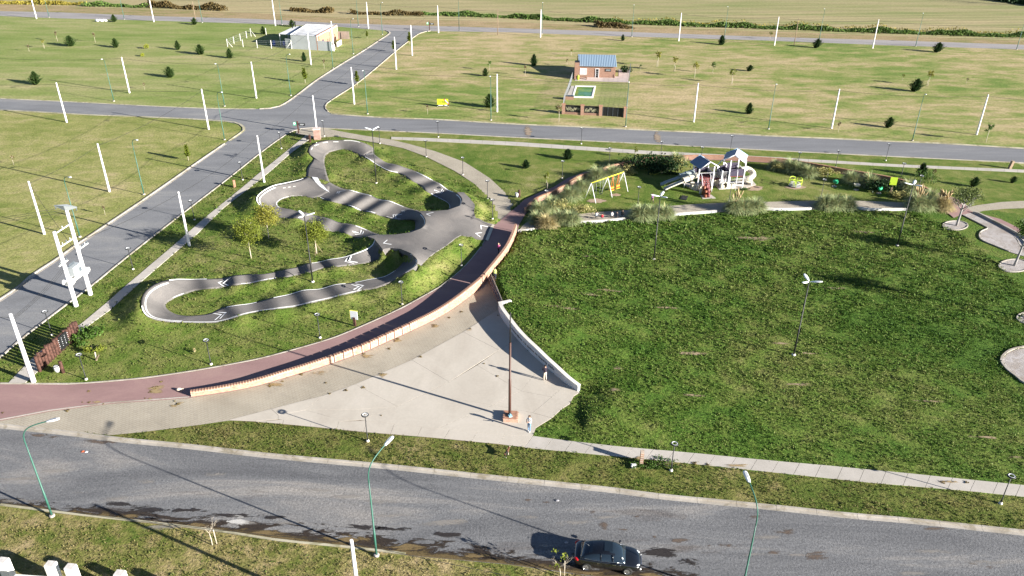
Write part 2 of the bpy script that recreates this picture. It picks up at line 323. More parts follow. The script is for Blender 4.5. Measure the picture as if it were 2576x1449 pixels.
lf_pine=leaf('conifer_foliage',(.040,.075,.020),.35); lf_pdark=leaf('dark_conifer_foliage',(.022,.052,.016),.35); lf_pyel=leaf('yellow_green_conifer_foliage',(.13,.17,.02),.3)
lf_tree=leaf('broadleaf_foliage',(.14,.17,.022),.35,1.2); lf_gold=leaf('golden_foliage',(.22,.22,.04),.3,1.2); lf_grn=leaf('green_broadleaf_foliage',(.06,.12,.02),.35)
lf_pampa=leaf('pampas_blades',(.31,.37,.20),.35,1.2); lf_pampd=leaf('dry_pampas_blades',(.42,.36,.20),.3,1.2); lf_plume=leaf('pampas_plume',(.55,.42,.26),.2); lf_flow=leaf('pale_flower_shrub',(.33,.31,.13),.5,4); lf_hedge=leaf('hedge_foliage',(.10,.165,.04),.5,.6); lf_reed=leaf('brown_reeds',(.115,.085,.035),.5,.4); lf_yelw=leaf('yellow_weeds',(.26,.22,.04),.5,.4)

def decal(name,c0,c1,thr=.78,soft=.06,fine=4,strip=False,amp=1.3,rough=.85,op=1.0):
    """thin irregular stain: real sheet whose outline is broken up by noise (alpha)"""
    m=bpy.data.materials.new(name); m.use_nodes=True; n=m.node_tree.nodes; l=m.node_tree.links; b=n['Principled BSDF']; b.inputs['Roughness'].default_value=rough; b.inputs['Specular IOR Level'].default_value=.3
    g=n.new('ShaderNodeNewGeometry'); tc=n.new('ShaderNodeTexCoord'); P=g.outputs['Position']
    a0=nz(n,l,mapv(n,l,P,(.28,1,1),-.15),1.3,7,.75,1.2); f=nz(n,l,P,fine*2,4,.8)
    am=n.new('ShaderNodeMath'); am.operation='SUBTRACT'; l.new(a0,am.inputs[0]); am.inputs[1].default_value=.5; a=am.outputs[0]
    r=ramp(n,[(.35,c0),(.65,c1)]); l.new(f,r.inputs[0]); l.new(r.outputs[0],b.inputs['Base Color'])
    if strip:
        sp=n.new('ShaderNodeSeparateXYZ'); l.new(tc.outputs['UV'],sp.inputs[0]); d=sp.outputs[1]
    else:
        mp=n.new('ShaderNodeMapping'); mp.vector_type='POINT'; mp.inputs['Location'].default_value=(-1,-1,0); mp.inputs['Scale'].default_value=(2,2,0); l.new(tc.outputs['Generated'],mp.inputs['Vector'])
        ln=n.new('ShaderNodeVectorMath'); ln.operation='LENGTH'; l.new(mp.outputs[0],ln.inputs[0]); d=ln.outputs['Value']
    e1=n.new('ShaderNodeMath'); e1.operation='MULTIPLY_ADD'; l.new(a,e1.inputs[0]); e1.inputs[1].default_value=amp*2.9; 
    e2=n.new('ShaderNodeMath'); e2.operation='SUBTRACT'; e2.inputs[0].default_value=1; l.new(d,e2.inputs[1]); l.new(e2.outputs[0],e1.inputs[2])
    e3=n.new('ShaderNodeMath'); e3.operation='MULTIPLY_ADD'; l.new(f,e3.inputs[0]); e3.inputs[1].default_value=.35; l.new(e1.outputs[0],e3.inputs[2])
    rr=n.new('ShaderNodeMapRange'); T_=thr*.62+.05; rr.inputs['From Min'].default_value=T_+.17-soft; rr.inputs['From Max'].default_value=T_+.17+soft; rr.inputs['To Max'].default_value=op; l.new(e3.outputs[0],rr.inputs['Value']); l.new(rr.outputs[0],b.inputs['Alpha'])
    MATS[name]=m; return m
d_mud=decal('wet_mud_stain',(.018,.014,.012),(.055,.04,.028),.70,.10,5,True,1.25,.6); d_tan=decal('dry_mud_stain',(.20,.14,.065),(.11,.08,.035),.85,.12,5,False,1.3); d_damp=decal('damp_stain',(.02,.017,.017),(.05,.042,.038),.72,.10,5,False,1.25,.5)
d_br=decal('brown_road_stain',(.10,.07,.055),(.16,.125,.10),1.0,.2,5,False,1.5,.9,.85); d_pale=decal('pale_dust_stain',(.34,.31,.28),(.28,.26,.24),.95,.3,4,False,1.3,.9,.6); d_lime=decal('spilled_lime',(.55,.53,.50),(.40,.38,.36),.85,.18,7); d_dirt=decal('trench_dirt',(.34,.27,.20),(.24,.18,.13),.62,.2,5); d_bare=decal('bare_soil_patch',(.36,.27,.18),(.26,.20,.12),.85,.2,5)
d_straw=decal('dry_straw_on_paving',(.38,.28,.15),(.25,.18,.09),.90,.12,8)
# ------------------------------------------------------------------ pump track survey: cross sections (outer, z, inner, z)
def D(x,y): return (x,y)
SA=[(B(1930,665),1.1,B(1925,655),.8),(B(2050,622),1.25,B(1945,645),.15),(B(2075,560),1.3,B(1938,605),0),(B(2040,508),1.2,B(1900,575),0),(B(1985,482),.8,B(1830,540),0),
(B(1930,460),.3,B(1770,510),.05),(B(1850,400),.5,B(1690,455),.5),(B(1780,365),.05,B(1640,410),.05),(B(1680,312),.5,B(1540,350),.5),(B(1570,262),.05,B(1440,295),.05),
(B(1420,210),.5,B(1330,268),.45),(B(1320,190),.05,B(1210,205),.05),(B(1235,140),.45,B(1130,150),.45),(B(1180,90),.15,B(1050,112),.05),(D(938,372),.4,D(908,395.5),.05),
(D(918,361),1.1,D(900,388),0),(D(887,353),1.4,D(880,380),0),(D(850,353),1.3,D(861,376.4),0),(D(815,354),1.3,D(838,379.5),0),(D(786,363),1.3,D(822,388),0),(D(776,376),1.2,D(817,398),0),
(D(779,388),.9,D(816,410),.05),(D(788,401),.35,D(818,420),.1),(D(774,422),.45,D(822,438),.45),(D(770,444),.1,D(829,458),.05)]
SB=[(B(740,385),.05,B(560,500),.0),(B(860,445),.05,B(660,550),.05),(B(960,465),.45,B(760,575),.45),(B(1050,490),.05,B(870,605),.05),(B(1150,515),.45,B(960,630),.45),(B(1240,555),.05,B(1050,672),.05),
(B(1340,570),.45,B(1150,686),.45),(B(1430,605),.05,B(1260,722),.05),(B(1530,645),.1,B(1370,752),.02),(B(1640,676),.75,B(1470,762),0),(B(1698,745),1.25,B(1585,770),0),
(B(1703,805),1.3,B(1602,825),0),(B(1660,852),1.3,B(1590,862),0.1),(B(1560,890),1.15,B(1530,882),.5)]
SL=[(D(770,444),.1,D(829,470),.05),(B(480,340),.3,B(720,500),.0),(B(420,362),.8,B(600,543),0),(B(300,390),1.2,B(470,522),0),(B(170,420),1.4,B(370,524),0),(B(60,480),1.5,B(290,542),0),(B(5,545),1.4,B(230,573),0),
(B(30,610),1.0,B(213,602),0),(B(120,660),.6,B(240,637),0),(B(220,725),.2,B(350,658),.1),(B(300,748),.1,B(430,680),.1),(B(400,742),.45,B(500,690),.45),(B(520,790),.05,B(610,722),.05),
(B(650,845),.45,B(740,752),.45),(B(780,882),.05,B(850,792),.05),(B(900,893),.45,B(980,812),.45),(B(970,932),.1,B(1100,855),.1),(B(1040,945),.4,B(1185,893),.3),(B(1115,928),.9,B(1250,913),.85)]
SCC=[(B(1190,955),1.05,B(1275,1060),1.0),(B(1175,1000),.8,B(1310,1140),.3),(B(1120,1050),.6,B(1230,1165),0),(B(1000,1100),.5,B(1100,1195),0),(B(870,1140),.25,B(980,1212),.05),(B(740,1160),.45,B(820,1228),.45),
(B(620,1190),.05,B(690,1242),.05),(B(520,1203),.45,B(570,1280),.45),(B(430,1235),.05,B(440,1312),.05),(B(310,1258),.45,B(320,1330),.45),(B(200,1285),.05,B(200,1350),.05),(B(60,1310),.45,B(80,1370),.45),
(D(620.5,690.6),.05,D(625,714),.05),(D(590,694),.45,D(596,716),.45),(D(562,700),.05,D(566,722),.05),(D(520,702),.4,D(530,726),.35),(D(480,703),.35,D(495,730),0),(D(440,703),.9,D(466,739),0),(D(405,709),1.4,D(441,749),0),
(D(376,724),1.6,D(424,759),0),(D(359,745),1.6,D(417,767),0),(D(356,770),1.4,D(419,776),0),(D(364,790),.9,D(430,785),0),(D(385,802),.6,D(447,792),0),(D(430,809.5),.3,D(475,795),0),(D(488,811.5),.1,D(507,793),0),
(D(538,811),.05,D(532,788),.05),(D(572,804.5),.2,D(557,776),.15),(D(607,793),.45,D(590,769),.45),(D(645,784.5),.05,D(635,763),.05),(D(700,776.5),.45,D(688,749),.45),(D(744,771),.05,D(726,741),.05),(D(785,761),.45,D(764,730),.45),
(D(829,751),.05,D(805,727),.05),(D(870,740),.4,D(844,716),.4),(D(910,731),.05,D(885,712),.05),(D(950,724),.3,D(925,704),.2),(D(990,706),.6,D(966,696),0),(D(1021,686),1.1,D(994,680),0),(B(1600,1230),1.3,D(1010,665),0),
(B(1622,1170),1.3,D(1014,655),0),(B(1560,1100),1.2,D(1005,648),0),(B(1450,1055),1.1,B(1430,1140),0),(B(1350,1045),1.0,B(1335,1143),.05),(B(1275,1060),1.0,B(1310,1140),.3)]
HUB=[(B(2400,812),.06),(B(2300,785),.25),(B(2210,745),.5),(B(2192,690),.8),(B(2200,610),1.0),(B(2150,545),1.0),(B(2088,487),1.05),(B(2020,485),1.0),(B(2040,508),1.2),(B(2075,560),1.3),(B(2050,622),1.25),(B(1930,665),1.1),(B(1790,675),1.0),(B(1640,676),.75),
(B(1698,745),1.25),(B(1703,805),1.3),(B(1660,852),1.3),(B(1560,890),1.15),(B(1400,912),1.0),(B(1250,913),.85),(B(1115,928),.9),(B(1190,955),1.05),(B(1275,1060),1.0),(B(1350,1045),1.0),(B(1450,1055),1.1),(B(1560,1100),1.2),(B(1622,1170),1.3),(B(1600,1230),1.3),(D(1021,686),1.1),
(D(1019,698),.8),(B(1610,1290),.8),(B(1690,1190),.8),(B(1740,1135),.8),(B(1800,1090),.75),(B(1900,1030),.7),(B(2000,950),.7),(B(2060,915),.65),(B(2150,930),.5),(B(2250,962),.2),(B(2312,974),.06)]
STRIPS={}; EDGE=[]   # EDGE: world points with heights, for shaping the ground
def zs_(z): return z*1.42 if z>.52 else (z*1.3 if z>.38 else z)
def pick(nm,i,n):
    return {'a':i<5,'b':i>8,'c':i<3 or i>n-8,'l':i>n-3}[nm]
def strip_arr(secs,n=5,nm='a'):
    rows=[]
    Z=lambda k,z: zs_(z) if (pick(nm,k,len(secs)) or z<.52) else z*1.05
    P=[tuple(at(*o,Z(k,zo)))+tuple(at(*i,Z(k,zi))) for k,(o,zo,i,zi) in enumerate(secs)]
    return catmull(P,n)
for nm,secs in (('a',SA),('b',SB),('l',SL),('c',SCC)): STRIPS[nm]=strip_arr(secs,5,nm)
for rows in STRIPS.values():
    for r in rows: EDGE.append(r[:3]); EDGE.append(r[3:])
hubw=[tuple(at(*p,zs_(z))) for p,z in HUB]
hubd=[]
for i in range(len(hubw)):
    a=Vector(hubw[i]);b=Vector(hubw[(i+1)%len(hubw)]); k=max(1,int((b-a).length/1.0))
    for j in range(k): hubd.append(tuple(a.lerp(b,j/k)))
EDGE+=hubd
EDGE=np.array(EDGE)
def prof(t,zi,zo):  # concave berm face
    d=zo-zi; return zi+d*(t**1.35 if d>.35 else t)
def lift(r,t):
    o=Vector(r[:3]); i=Vector(r[3:]); p=i.lerp(o,t); p.z=prof(t,i.z,o.z); return p
# ------------------------------------------------------------------ ground relief function
def inpoly(X,Y,poly):
    ins=np.zeros(X.shape,bool); n=len(poly)
    for i in range(n):
        x1,y1=poly[i][:2]; x2,y2=poly[(i+1)%n][:2]
        if y1==y2: continue
        c=((y1>Y)!=(y2>Y))&(X<(x2-x1)*(Y-y1)/(y2-y1)+x1); ins^=c
    return ins
def segdist(X,Y,pl):
    """distance and signed side to polyline (positive = right of travel direction), and parameter"""
    best=np.full(X.shape,1e9); side=np.zeros(X.shape); par=np.zeros(X.shape); L=0
    for a,b in zip(pl[:-1],pl[1:]):
        ax,ay=a[:2];bx,by=b[:2];dx,dy=bx-ax,by-ay;l2=dx*dx+dy*dy
        if l2<1e-12: continue
        t=np.clip(((X-ax)*dx+(Y-ay)*dy)/l2,0,1); d=np.hypot(X-ax-t*dx,Y-ay-t*dy); u=d<best
        best=np.where(u,d,best); side=np.where(u,np.sign((X-ax)*dy-(Y-ay)*dx),side); par=np.where(u,L+t*math.sqrt(l2),par); L+=math.sqrt(l2)
    return best,side,par,L
# white wall base line (plaza side), running from the steps to the free end
WB=[(1253.7,781.6),(1260,799),(1276.5,822.6),(1300,853.6),(1325.7,881),(1351,904.7),(1373,924.7),(1395,943),(1424,966.7),(1451.5,985),(1458.8,988)]
wall_w=resample([at(*p) for p in catmull(WB,4)],.5)
# steps line from the tunnel to the wall, and brick parapet line
STEP=[at(1228,708),at(1240,735),at(1253,764)]
STEPR=[at(1236,690,1.0),at(1250,722,1.0),at(1264,756,1.0)]
WALLZ=1.15
mound=[at(1236,690),*STEPR[1:]]+[p.copy() for p in wall_w]
mound_line=[(p.x,p.y) for p in [at(1303,583),at(1290,612),at(1268,650),at(1243,682)]+[Vector((p.x,p.y,0)) for p in STEPR]+[Vector((p.x,p.y,0)) for p in wall_w]]
def relief(X,Y):
    X=np.asarray(X,float);Y=np.asarray(Y,float); shp=X.shape; x=X.ravel();y=Y.ravel(); z=np.zeros(x.size)
    # lawn mound behind the wall
    d,s,par,L=segdist(x,y,mound_line); s=np.where(y>mound_line[0][1],-1,s)
    h0=np.interp(par,[0,8,18,30,L-6,L],[.35,.55,.9,1.0,.75,.45])
    on=(s<0)&(d>.42)&(x>mound_line[0][0]-8)
    z=np.where(on,h0*np.exp(-(d/13.0)**2)*np.clip((L-par)/.01,0,1),z)
    endd=np.hypot(x-mound_line[-1][0],y-mound_line[-1][1])
    z=np.where((par>=L-.02)&((x-mound_line[-1][0])>0.3),.45*np.exp(-(endd/13)**2),z)
    de,_a,_b,_c=segdist(x,y,[tuple(at(*p))[:2] for p in [(1463,985),(1443,998),(1433,1017.6),(1413,1030),(1388,1052.7),(1348,1077.7),(1340,1098),(1553,1124),(1931,1159),(2575,1221)]])
    ff=np.clip(de/3.5,0,1); z=z*np.where(par>L*.93,ff*ff*(3-2*ff),np.clip(de/1.0,0,1))
    # pump track ground
    e=EDGE; idx=np.where((x>e[:,0].min()-4)&(x<e[:,0].max()+4)&(y>e[:,1].min()-4)&(y<e[:,1].max()+4))[0]
    for c in range(0,len(idx),4000):
        ii=idx[c:c+4000]; dx=x[ii,None]-e[None,:,0]; dy=y[ii,None]-e[None,:,1]; q=np.sqrt(dx*dx+dy*dy)+.05
        wgt=1/q**4; zi=(wgt*e[None,:,2]).sum(1)/wgt.sum(1); dm=q.min(1); f=np.clip(1-dm/3.2,0,1); f=f*f*(3-2*f)
        z[ii]=np.maximum(z[ii],zi*f)
    return z.reshape(shp)
def in_asph(x,y):
    ins=inpoly(x,y,hubw)
    for rows in STRIPS.values():
        poly=[r[:2] for r in rows]+[r[3:5] for r in rows[::-1]]
        # even-odd on long strips works piecewise
        for k in range(0,len(rows)-1,6):
            seg=rows[k:k+7]; ins|=inpoly(x,y,[r[:2] for r in seg]+[r[3:5] for r in seg[::-1]])
    return ins
# dense park lawn mesh
GX=np.arange(-64,84,.4); GY=np.arange(38,178,.4)
XX,YY=np.meshgrid(GX,GY); ZZ=relief(XX,YY)
# small scale unevenness (real ground is lumpy); calmer under paved things
pumpmask=in_asph(XX.ravel(),YY.ravel()).reshape(XX.shape)
ZZ=np.where(pumpmask,ZZ-.30,ZZ)
ny,nx=XX.shape
V=np.stack([XX.ravel(),YY.ravel(),ZZ.ravel()],1)
ii=(np.arange(ny-1)[:,None]*nx+np.arange(nx-1)[None,:]).ravel(); Fq=np.stack([ii,ii+1,ii+nx+1,ii+nx],1)
lawn=obj('lawn',fastmesh('lawn',V,Fq,m_lawn,4)); struct(lawn)
lawn.data.polygons.foreach_set('use_smooth',np.ones(len(Fq),bool)); lawn.data.materials.append(m_pump)
bv_lawn=BVHTree.FromPolygons([tuple(v) for v in V],[tuple(map(int,f)) for f in Fq])
# centre of each quad -> which grass
cx=XX[:-1,:-1].ravel()+.2; cy=YY[:-1,:-1].ravel()+.2
# big base ground
gm=bpy.data.meshes.new('ground')
def quadmesh(name,pts,mat): 
    me=bpy.data.meshes.new(name); me.from_pydata([tuple(p) for p in pts],[],[tuple(range(len(pts)))]); me.materials.append(mat); return me
struct(obj('ground',quadmesh('ground',[(-2500,-400,-.06),(2500,-400,-.06),(2500,4000,-.06),(-2500,4000,-.06)],m_far)))
def sheet(name,px,z,mat,curve=0,**kw):
    """flat sheet with the outline px (bearings), at height z"""
    if curve: px=catmull(px,curve)
    pts=[at(p[0],p[1],z) for p in px]
    bm=bmesh.new(); vs=[bm.verts.new(p) for p in pts]; f=bm.faces.new(vs)
    if f.normal.z<0 or sum(vs[i].co.x*vs[(i+1)%len(vs)].co.y-vs[(i+1)%len(vs)].co.x*vs[i].co.y for i in range(len(vs)))<0: bmesh.ops.reverse_faces(bm,faces=[f])
    bmesh.ops.triangulate(bm,faces=bm.faces[:]); me=bpy.data.meshes.new(name); bm.to_mesh(me); bm.free(); me.materials.append(mat)
    o=obj(name,me,**kw); struct(o); return o
# ---- shared street edge lines (bearings)
R6lo=[(-900,20),(0,40),(150,46),(300,49.5),(643,59.5),(857,67.5),(969,77.0)]
R6lo2=[(1082,78.2),(1287,81.3),(1538,90.6),(1931,102),(2232,113.8),(2575,124.4),(3600,160)]
R6up=[(-900,8),(0,28),(150,31),(375,40),(643,47.5),(857,58.8),(1079,65),(1287,71),(1538,78.8),(1931,92.6),(2232,101),(2575,112.6),(3600,148)]
R5l=[(969,77),(979,83.8),(951.7,102.6),(904,133.9),(856.6,162.6),(794,202.7),(751.6,235),(724,255),(709,264),(694,270),(670,273.5),(643,274)]
R5r=[(1082,78.2),(1068,80.5),(1054,85),(1036.8,96.3),(994,130),(944,172.6),(894,212.7),(851.6,240),(829,255),(819,263),(817,271),(821,279),(834,285.6)]
R3up=[(643,274),(550,273.5),(425,269),(300,262.7),(150,255),(0,247.7),(-900,204)]
R4up=[(834,285.6),(869,289),(956.7,295),(1019,297.7),(1094,300),(1287,311.5),(1463,319),(1638,327.7),(1838.5,336),(1931,341.5),(2107,349),(2232,355),(2357,360),(2575,373),(3600,428)]
R3lo=[(-900,238),(0,277.7),(100,283),(225,290),(325,293.5),(475,300),(570.5,306.5),(595.5,311.5),(608,319),(611,327.8),(600,337),(563,362)]
R2l=[(563,362),(475,422.6),(400,475),(338,517.7),(267.6,565),(185,620),(140,652.6),(75,695),(42,725),(0,752),(-400,1035)]
R2r=[(-300,1125),(0,902.7),(57.5,852.7),(110,812.6),(172.6,765),(232.7,720),(290,672.8),(375,605),(465,535),(575.5,450),(644.5,395),(689,361),(726.6,336),(745,328),(764,324),(794,321.8)]
R4lo=[(794,321.8),(856.7,324.5),(956.7,329),(1094,335),(1287,345.5),(1488,355),(1663,364),(1931,378),(2244.7,394),(2575,410),(3600,462)]
R1up=[(-500,1000),(0,1067.7),(180,1087),(312,1104),(470,1119),(643,1139),(781.6,1152.6),(974,1170),(1144,1188),(1286.6,1202.6),(1538,1229),(1670.6,1246),(1930,1271),(2122,1291.5),(2307,1307.6),(2574,1336),(3300,1412)]
R1lo=[(-500,1224),(0,1272),(145,1291),(312,1310),(387.6,1318),(562,1340),(701,1362),(856.6,1377),(1044,1399),(1286,1421),(1463,1447),(1900,1500),(2600,1600),(3300,1700)]
# ---- regions of other grass
sheet('northwest_field',R6lo+R5l[1:]+R3up[1:],.012,m_nw)
sheet('northeast_field',R6lo2+R4up[::-1]+R5r[::-1][1:-1],.012,m_ne)
sheet('west_field',R3lo+R2l[1:]+[(-2500,1035),(-2500,238)],.012,m_west)
sheet('south_verge',R1lo+[(3300,3300),(-500,3300)],.012,m_south)
# ---- streets
sheet('far_street',R6up+R6lo2[::-1]+[(969,77.0)]+R6lo[::-1][1:],.03,m_road6)
sheet('diagonal_street',R5l+[(643,274)]+[(600,337),(563,362)]+R2l[1:]+R2r+[(834,285.6)]+R5r[::-1][1:],.034,m_road)
sheet('west_street',R3up+R3lo[:-1]+[(643,352),(700,320)],.030,m_road)
sheet('park_street',R4up+R4lo[::-1]+[(760,326),(700,290),(740,275)],.026,m_road4)
R1=sheet('south_street',R1up+R1lo[::-1],.030,m_road1)
# rough verge beyond the far street
sheet('roadside_verge',[(-900,-14),(0,10),(643,33),(857,44),(1079,50),(1287,56),(1538,66),(1931,79),(2232,90),(2575,102),(3600,138)]+R6up[::-1],.012,m_rough)
# ---- kerbs: a line of bearings -> row of kerb stones
def offset(pts,d):
    out=[]
    for i,p in enumerate(pts):
        a=pts[max(i-1,0)];b=pts[min(i+1,len(pts)-1)]; t=Vector((b.x-a.x,b.y-a.y,0)).normalized(); out.append(Vector((p.x+t.y*d,p.y-t.x*d,p.z)))
    return out
def ribbon(mb,L,Rr,z0,z1,mi=0):
    """solid ribbon between polylines L and Rr"""
    n=len(L); vs=[(p.x,p.y,z1) for p in L]+[(p.x,p.y,z1) for p in Rr]+[(p.x,p.y,z0) for p in L]+[(p.x,p.y,z0) for p in Rr]
    fs=[]
    for i in range(n-1): fs+= [(i,i+1,n+i+1,n+i),(i,2*n+i,2*n+i+1,i+1),(n+i,n+i+1,3*n+i+1,3*n+i)]
    fs+=[(0,n,3*n,2*n),(n-1,3*n-1,4*n-1,2*n-1)]
    mb.add(vs,fs,mi)
def kerb(name,px,wd,h,mat,piece=0,gutter=0,side=1,smooth=4):
    pts=resample([at(*p) for p in (catmull(px,smooth) if smooth else px)],2.0 if not piece else piece/2)
    k=struct(obj(name,None)); k.empty_display_size=.2
    if not piece:
        mb=MB(); ribbon(mb,pts,offset(pts,wd*side),-.1,h); mb.build('kerb_run',mat,k)
    else:
        for i in range(0,len(pts)-2,2):
            seg=[pts[i],pts[i+1],pts[i+2]]; e=(seg[2]-seg[1]).normalized()*.012; seg=[seg[0]+e,seg[1],seg[2]-e]
            dh=rnd.uniform(-.008,.008)
            mb=MB(); ribbon(mb,seg,offset(seg,wd*side),-.1,h+dh); mb.build('kerb_stone',mat,k)
    if gutter:
        o=offset(pts,wd*side+.005*side)
        if piece:
            for i in range(0,len(o)-2,2):
                seg=[o[i],o[i+1],o[i+2]]; e=(seg[2]-seg[1]).normalized()*.012; seg=[seg[0]+e,seg[1],seg[2]-e]
                mb=MB(); ribbon(mb,seg,offset(seg,gutter*side),-.05,.042); mb.build('gutter_slab',mat,k)
        else:
            mb=MB(); ribbon(mb,o,offset(o,gutter*side),-.05,.042); mb.build('gutter_run',mat,k)
    return k
kerb('south_street_kerb',R1up[1:-1]+[(2800,1360)],.18,.15,m_kerb,piece=3.0,gutter=.34,side=1)
kerb('south_street_far_kerb',R1lo[1:9],.15,.10,m_kerbg,side=-1)
kerb('west_street_kerb',R3up[:-1]+[(-300,232)],.2,.12,m_kerbg,side=-1)
kerb('west_street_kerb',R3lo[1:],.2,.12,m_kerbg,gutter=.3,side=-1)
kerb('diagonal_street_kerb',R2l[:-1]+[(-60,792)],.22,.14,m_kerb,gutter=.35,side=-1)
kerb('diagonal_street_kerb',[(-60,948)]+R2r[1:],.18,.12,m_kerb,side=-1)
kerb('diagonal_street_kerb',R5l,.22,.14,m_kerb,gutter=.3,side=-1)
kerb('diagonal_street_kerb',R5r,.2,.14,m_kerb,side=-1)
kerb('park_street_kerb',R4up[:-1]+[(2800,386)],.2,.13,m_kerbg,gutter=.25,side=1)
kerb('park_street_kerb',R4lo[:-1]+[(2800,421)],.16,.12,m_kerb,side=1)
# dirt patches across the park street (cut trenches filled with earth)
def blob(px,z,mat,name,n=26,jit=.18,**kw):
    c=Vector(px[0]); rx,ry=px[1]; ang=px[2] if len(px)>2 else 0; pts=[]
    for k in range(n):
        a=2*math.pi*k/n; r=1+rnd.uniform(-jit,jit); x=rx*r*math.cos(a);y=ry*r*math.sin(a)
        pts.append((c.x+x*math.cos(ang)-y*math.sin(ang),c.y+x*math.sin(ang)+y*math.cos(ang)))
    return sheet(name,pts,z,mat)
for c,r,a in [((1328,330),(5,16),.35),((1654,346),(4.5,15),.05)]: blob((c,r,a),.045,m_dirt,'street_trench_patch')

for q in list(bpy.data.objects):
    if q.name.startswith('street_trench_patch'): bpy.data.objects.remove(q)
def bandsheet(name,A_,B_,z,mat):
    """sheet between two lines; uv v runs 0 (line A) to 1 (line B)"""
    n=60; P=[]; 
    for t in range(n+1):
        for k in range(5): a=onpl(A_,t/n); b=onpl(B_,t/n); P.append(at(a[0]+(b[0]-a[0])*k/4,a[1]+(b[1]-a[1])*k/4,z))
    F_i=[(i*5+k,(i+1)*5+k,(i+1)*5+k+1,i*5+k+1) for i in range(n) for k in range(4)]
    me=bpy.data.meshes.new(name); me.from_pydata([tuple(p) for p in P],[],F_i); uv=me.uv_layers.new(name='uv')
    for p in me.polygons:
        for li in p.loop_indices: vi=me.loops[li].vertex_index; uv.data[li].uv=((vi//5)/n,(vi%5)/4)
    me.materials.append(mat); return struct(obj(name,me))
def onpl(pl,t):
    L=[0]
    for a,b in zip(pl[:-1],pl[1:]): L.append(L[-1]+math.hypot(b[0]-a[0],b[1]-a[1]))
    s=L[-1]*t;i=0
    while i<len(L)-2 and L[i+1]<s:i+=1
    f=(s-L[i])/(L[i+1]-L[i]); return (pl[i][0]+(pl[i+1][0]-pl[i][0])*f,pl[i][1]+(pl[i+1][1]-pl[i][1])*f)
GLO=[(-200,1244),(0,1270),(145,1289),(312,1308),(562,1338),(856,1375),(1044,1397),(1286,1419),(1463,1444),(1760,1480)]
GHI=[(-200,1222),(0,1244),(145,1262),(312,1262),(562,1290),(856,1318),(1044,1342),(1286,1375),(1463,1395),(1760,1425)]
bandsheet('muddy_gutter',GLO,GHI,.044,d_mud)
bandsheet('muddy_gutter',[(x,y+1) for x,y in GLO],[(x,y-17) for x,y in GLO],.047,decal('gutter_earth',(.16,.115,.05),(.07,.05,.022),.75,.2,6,True,1.2))
for c,r,a in [((470,1283),(75,8),.06),((590,1296),(55,7),.1),((690,1300),(60,8),.05),((900,1325),(85,9),.1),((985,1330),(65,7),.02),((1130,1345),(50,9),.15),((1660,1390),(62,15),.1),((1740,1415),(45,11),.14),((1480,1396),(50,9),.05),((290,1268),(50,8),.1),((380,1282),(60,8),.1)]:
    blob((c,r,a),.050,d_damp,'damp_patch',30,.05)
blob(((597,1311),(34,17),.3),.056,d_lime,'spilled_lime_patch',24,.05)
for c,r,a in [((330,1300),(80,7),.13),((500,1322),(90,8),.1),((680,1340),(90,8),.1),((870,1356),(90,11),.11),((1020,1376),(90,9),.12),((1190,1398),(80,8),.1),((150,1284),(70,7),.1),((1640,1450),(60,9),.1),((1480,1443),(80,8),.1)]:
    blob((c,r,a),.053,d_tan,'dry_mud_patch',30,.05)
for c,r,a in [((1328,1258),(16,6),.1),((1375,1262),(15,5),0),((1478,1285),(22,7),.1),((1600,1300),(14,5),0),((1520,1322),(22,9),.6),((1570,1332),(36,7),.03),((1645,1350),(18,7),.4),((1712,1358),(45,8),.12),((1830,1373),(60,8),.06),((1950,1388),(45,9),.05),((2060,1400),(48,15),.12),((2480,1425),(60,14),.1),((1976,1335),(48,13),.1),((110,1095),(60,6),.1),((250,1112),(50,6),.1),((1900,1300),(30,10),.1),((2350,1330),(40,8),.1)]:
    blob((c,r,a),.043,d_br,'road_stain',26,.05)
r5=random.Random(9)
for k in range(34):
    x=r5.uniform(-20,2500); y=1100+x*.105+r5.uniform(35,190); blob(((x,y),(r5.uniform(30,95),r5.uniform(4,9)),r5.uniform(-.12,.14)),.039+.0006*k,d_pale,'dust_streak',22,.05)
for c,r,a in [((1328,330),(11,20),.3),((1654,346),(9,18),.05)]: blob((c,r,a),.06,d_dirt,'street_trench_patch',24,.05)
# ---- park paving
W2=[(794,321.8),(819,322.9),(869,332.7),(919,341.5),(981,350.5),(1031.5,362.6),(1094,380),(1169,407.6),(1231.6,447.6),(1269.5,482.6),(1292,515),(1284,532.6),(1254,557.6),(1251.6,550),(1244,522.6),(1224,492.6),(1194,462.6),(1144,430),(1069,392.6),(1014,372.6),(956.6,361),(894,350),(844,343),(809,346),(792,343),(768,341),(744,337),(745,328)]
sheet('curved_path',W2,.05,m_pav)
def slabrow(name,up,lo,n,z,mat,thick=.12,gap=.015):
    """pavement of separate slabs between two lines of bearings"""
    def parm(pl,n):
        P=[at(*p) for p in pl]; L=[0]
        for a,b in zip(P[:-1],P[1:]): L.append(L[-1]+(b-a).length)
        out=[]
        for k in range(n+1):
            s=L[-1]*k/n; i=0
            while i<len(L)-2 and L[i+1]<s: i+=1
            out.append(P[i].lerp(P[i+1],(s-L[i])/(L[i+1]-L[i])))
        return out
    a=parm(up,n);b=parm(lo,n); root=struct(obj(name,None))
    for i in range(n):
        e1=(a[i+1]-a[i]).normalized()*gap; e2=(b[i+1]-b[i]).normalized()*gap; dz=rnd.uniform(-.006,.006)
        mb=MB(); mb.prism([a[i]+e1,a[i+1]-e1,b[i+1]-e2,b[i]+e2],-.08,z+dz); mb.build('paving_slab',mat,root)
    return root
slabrow('north_walkway',[(984,345),(1069,347.5),(1287,357),(1613,379),(1931,395),(2257,414),(2575,427.6),(2800,439)],[(984,350.5),(1069,355),(1287,366),(1613,387.3),(1931,401.5),(2257,420),(2575,434),(2800,446)],58,.055,m_walk)
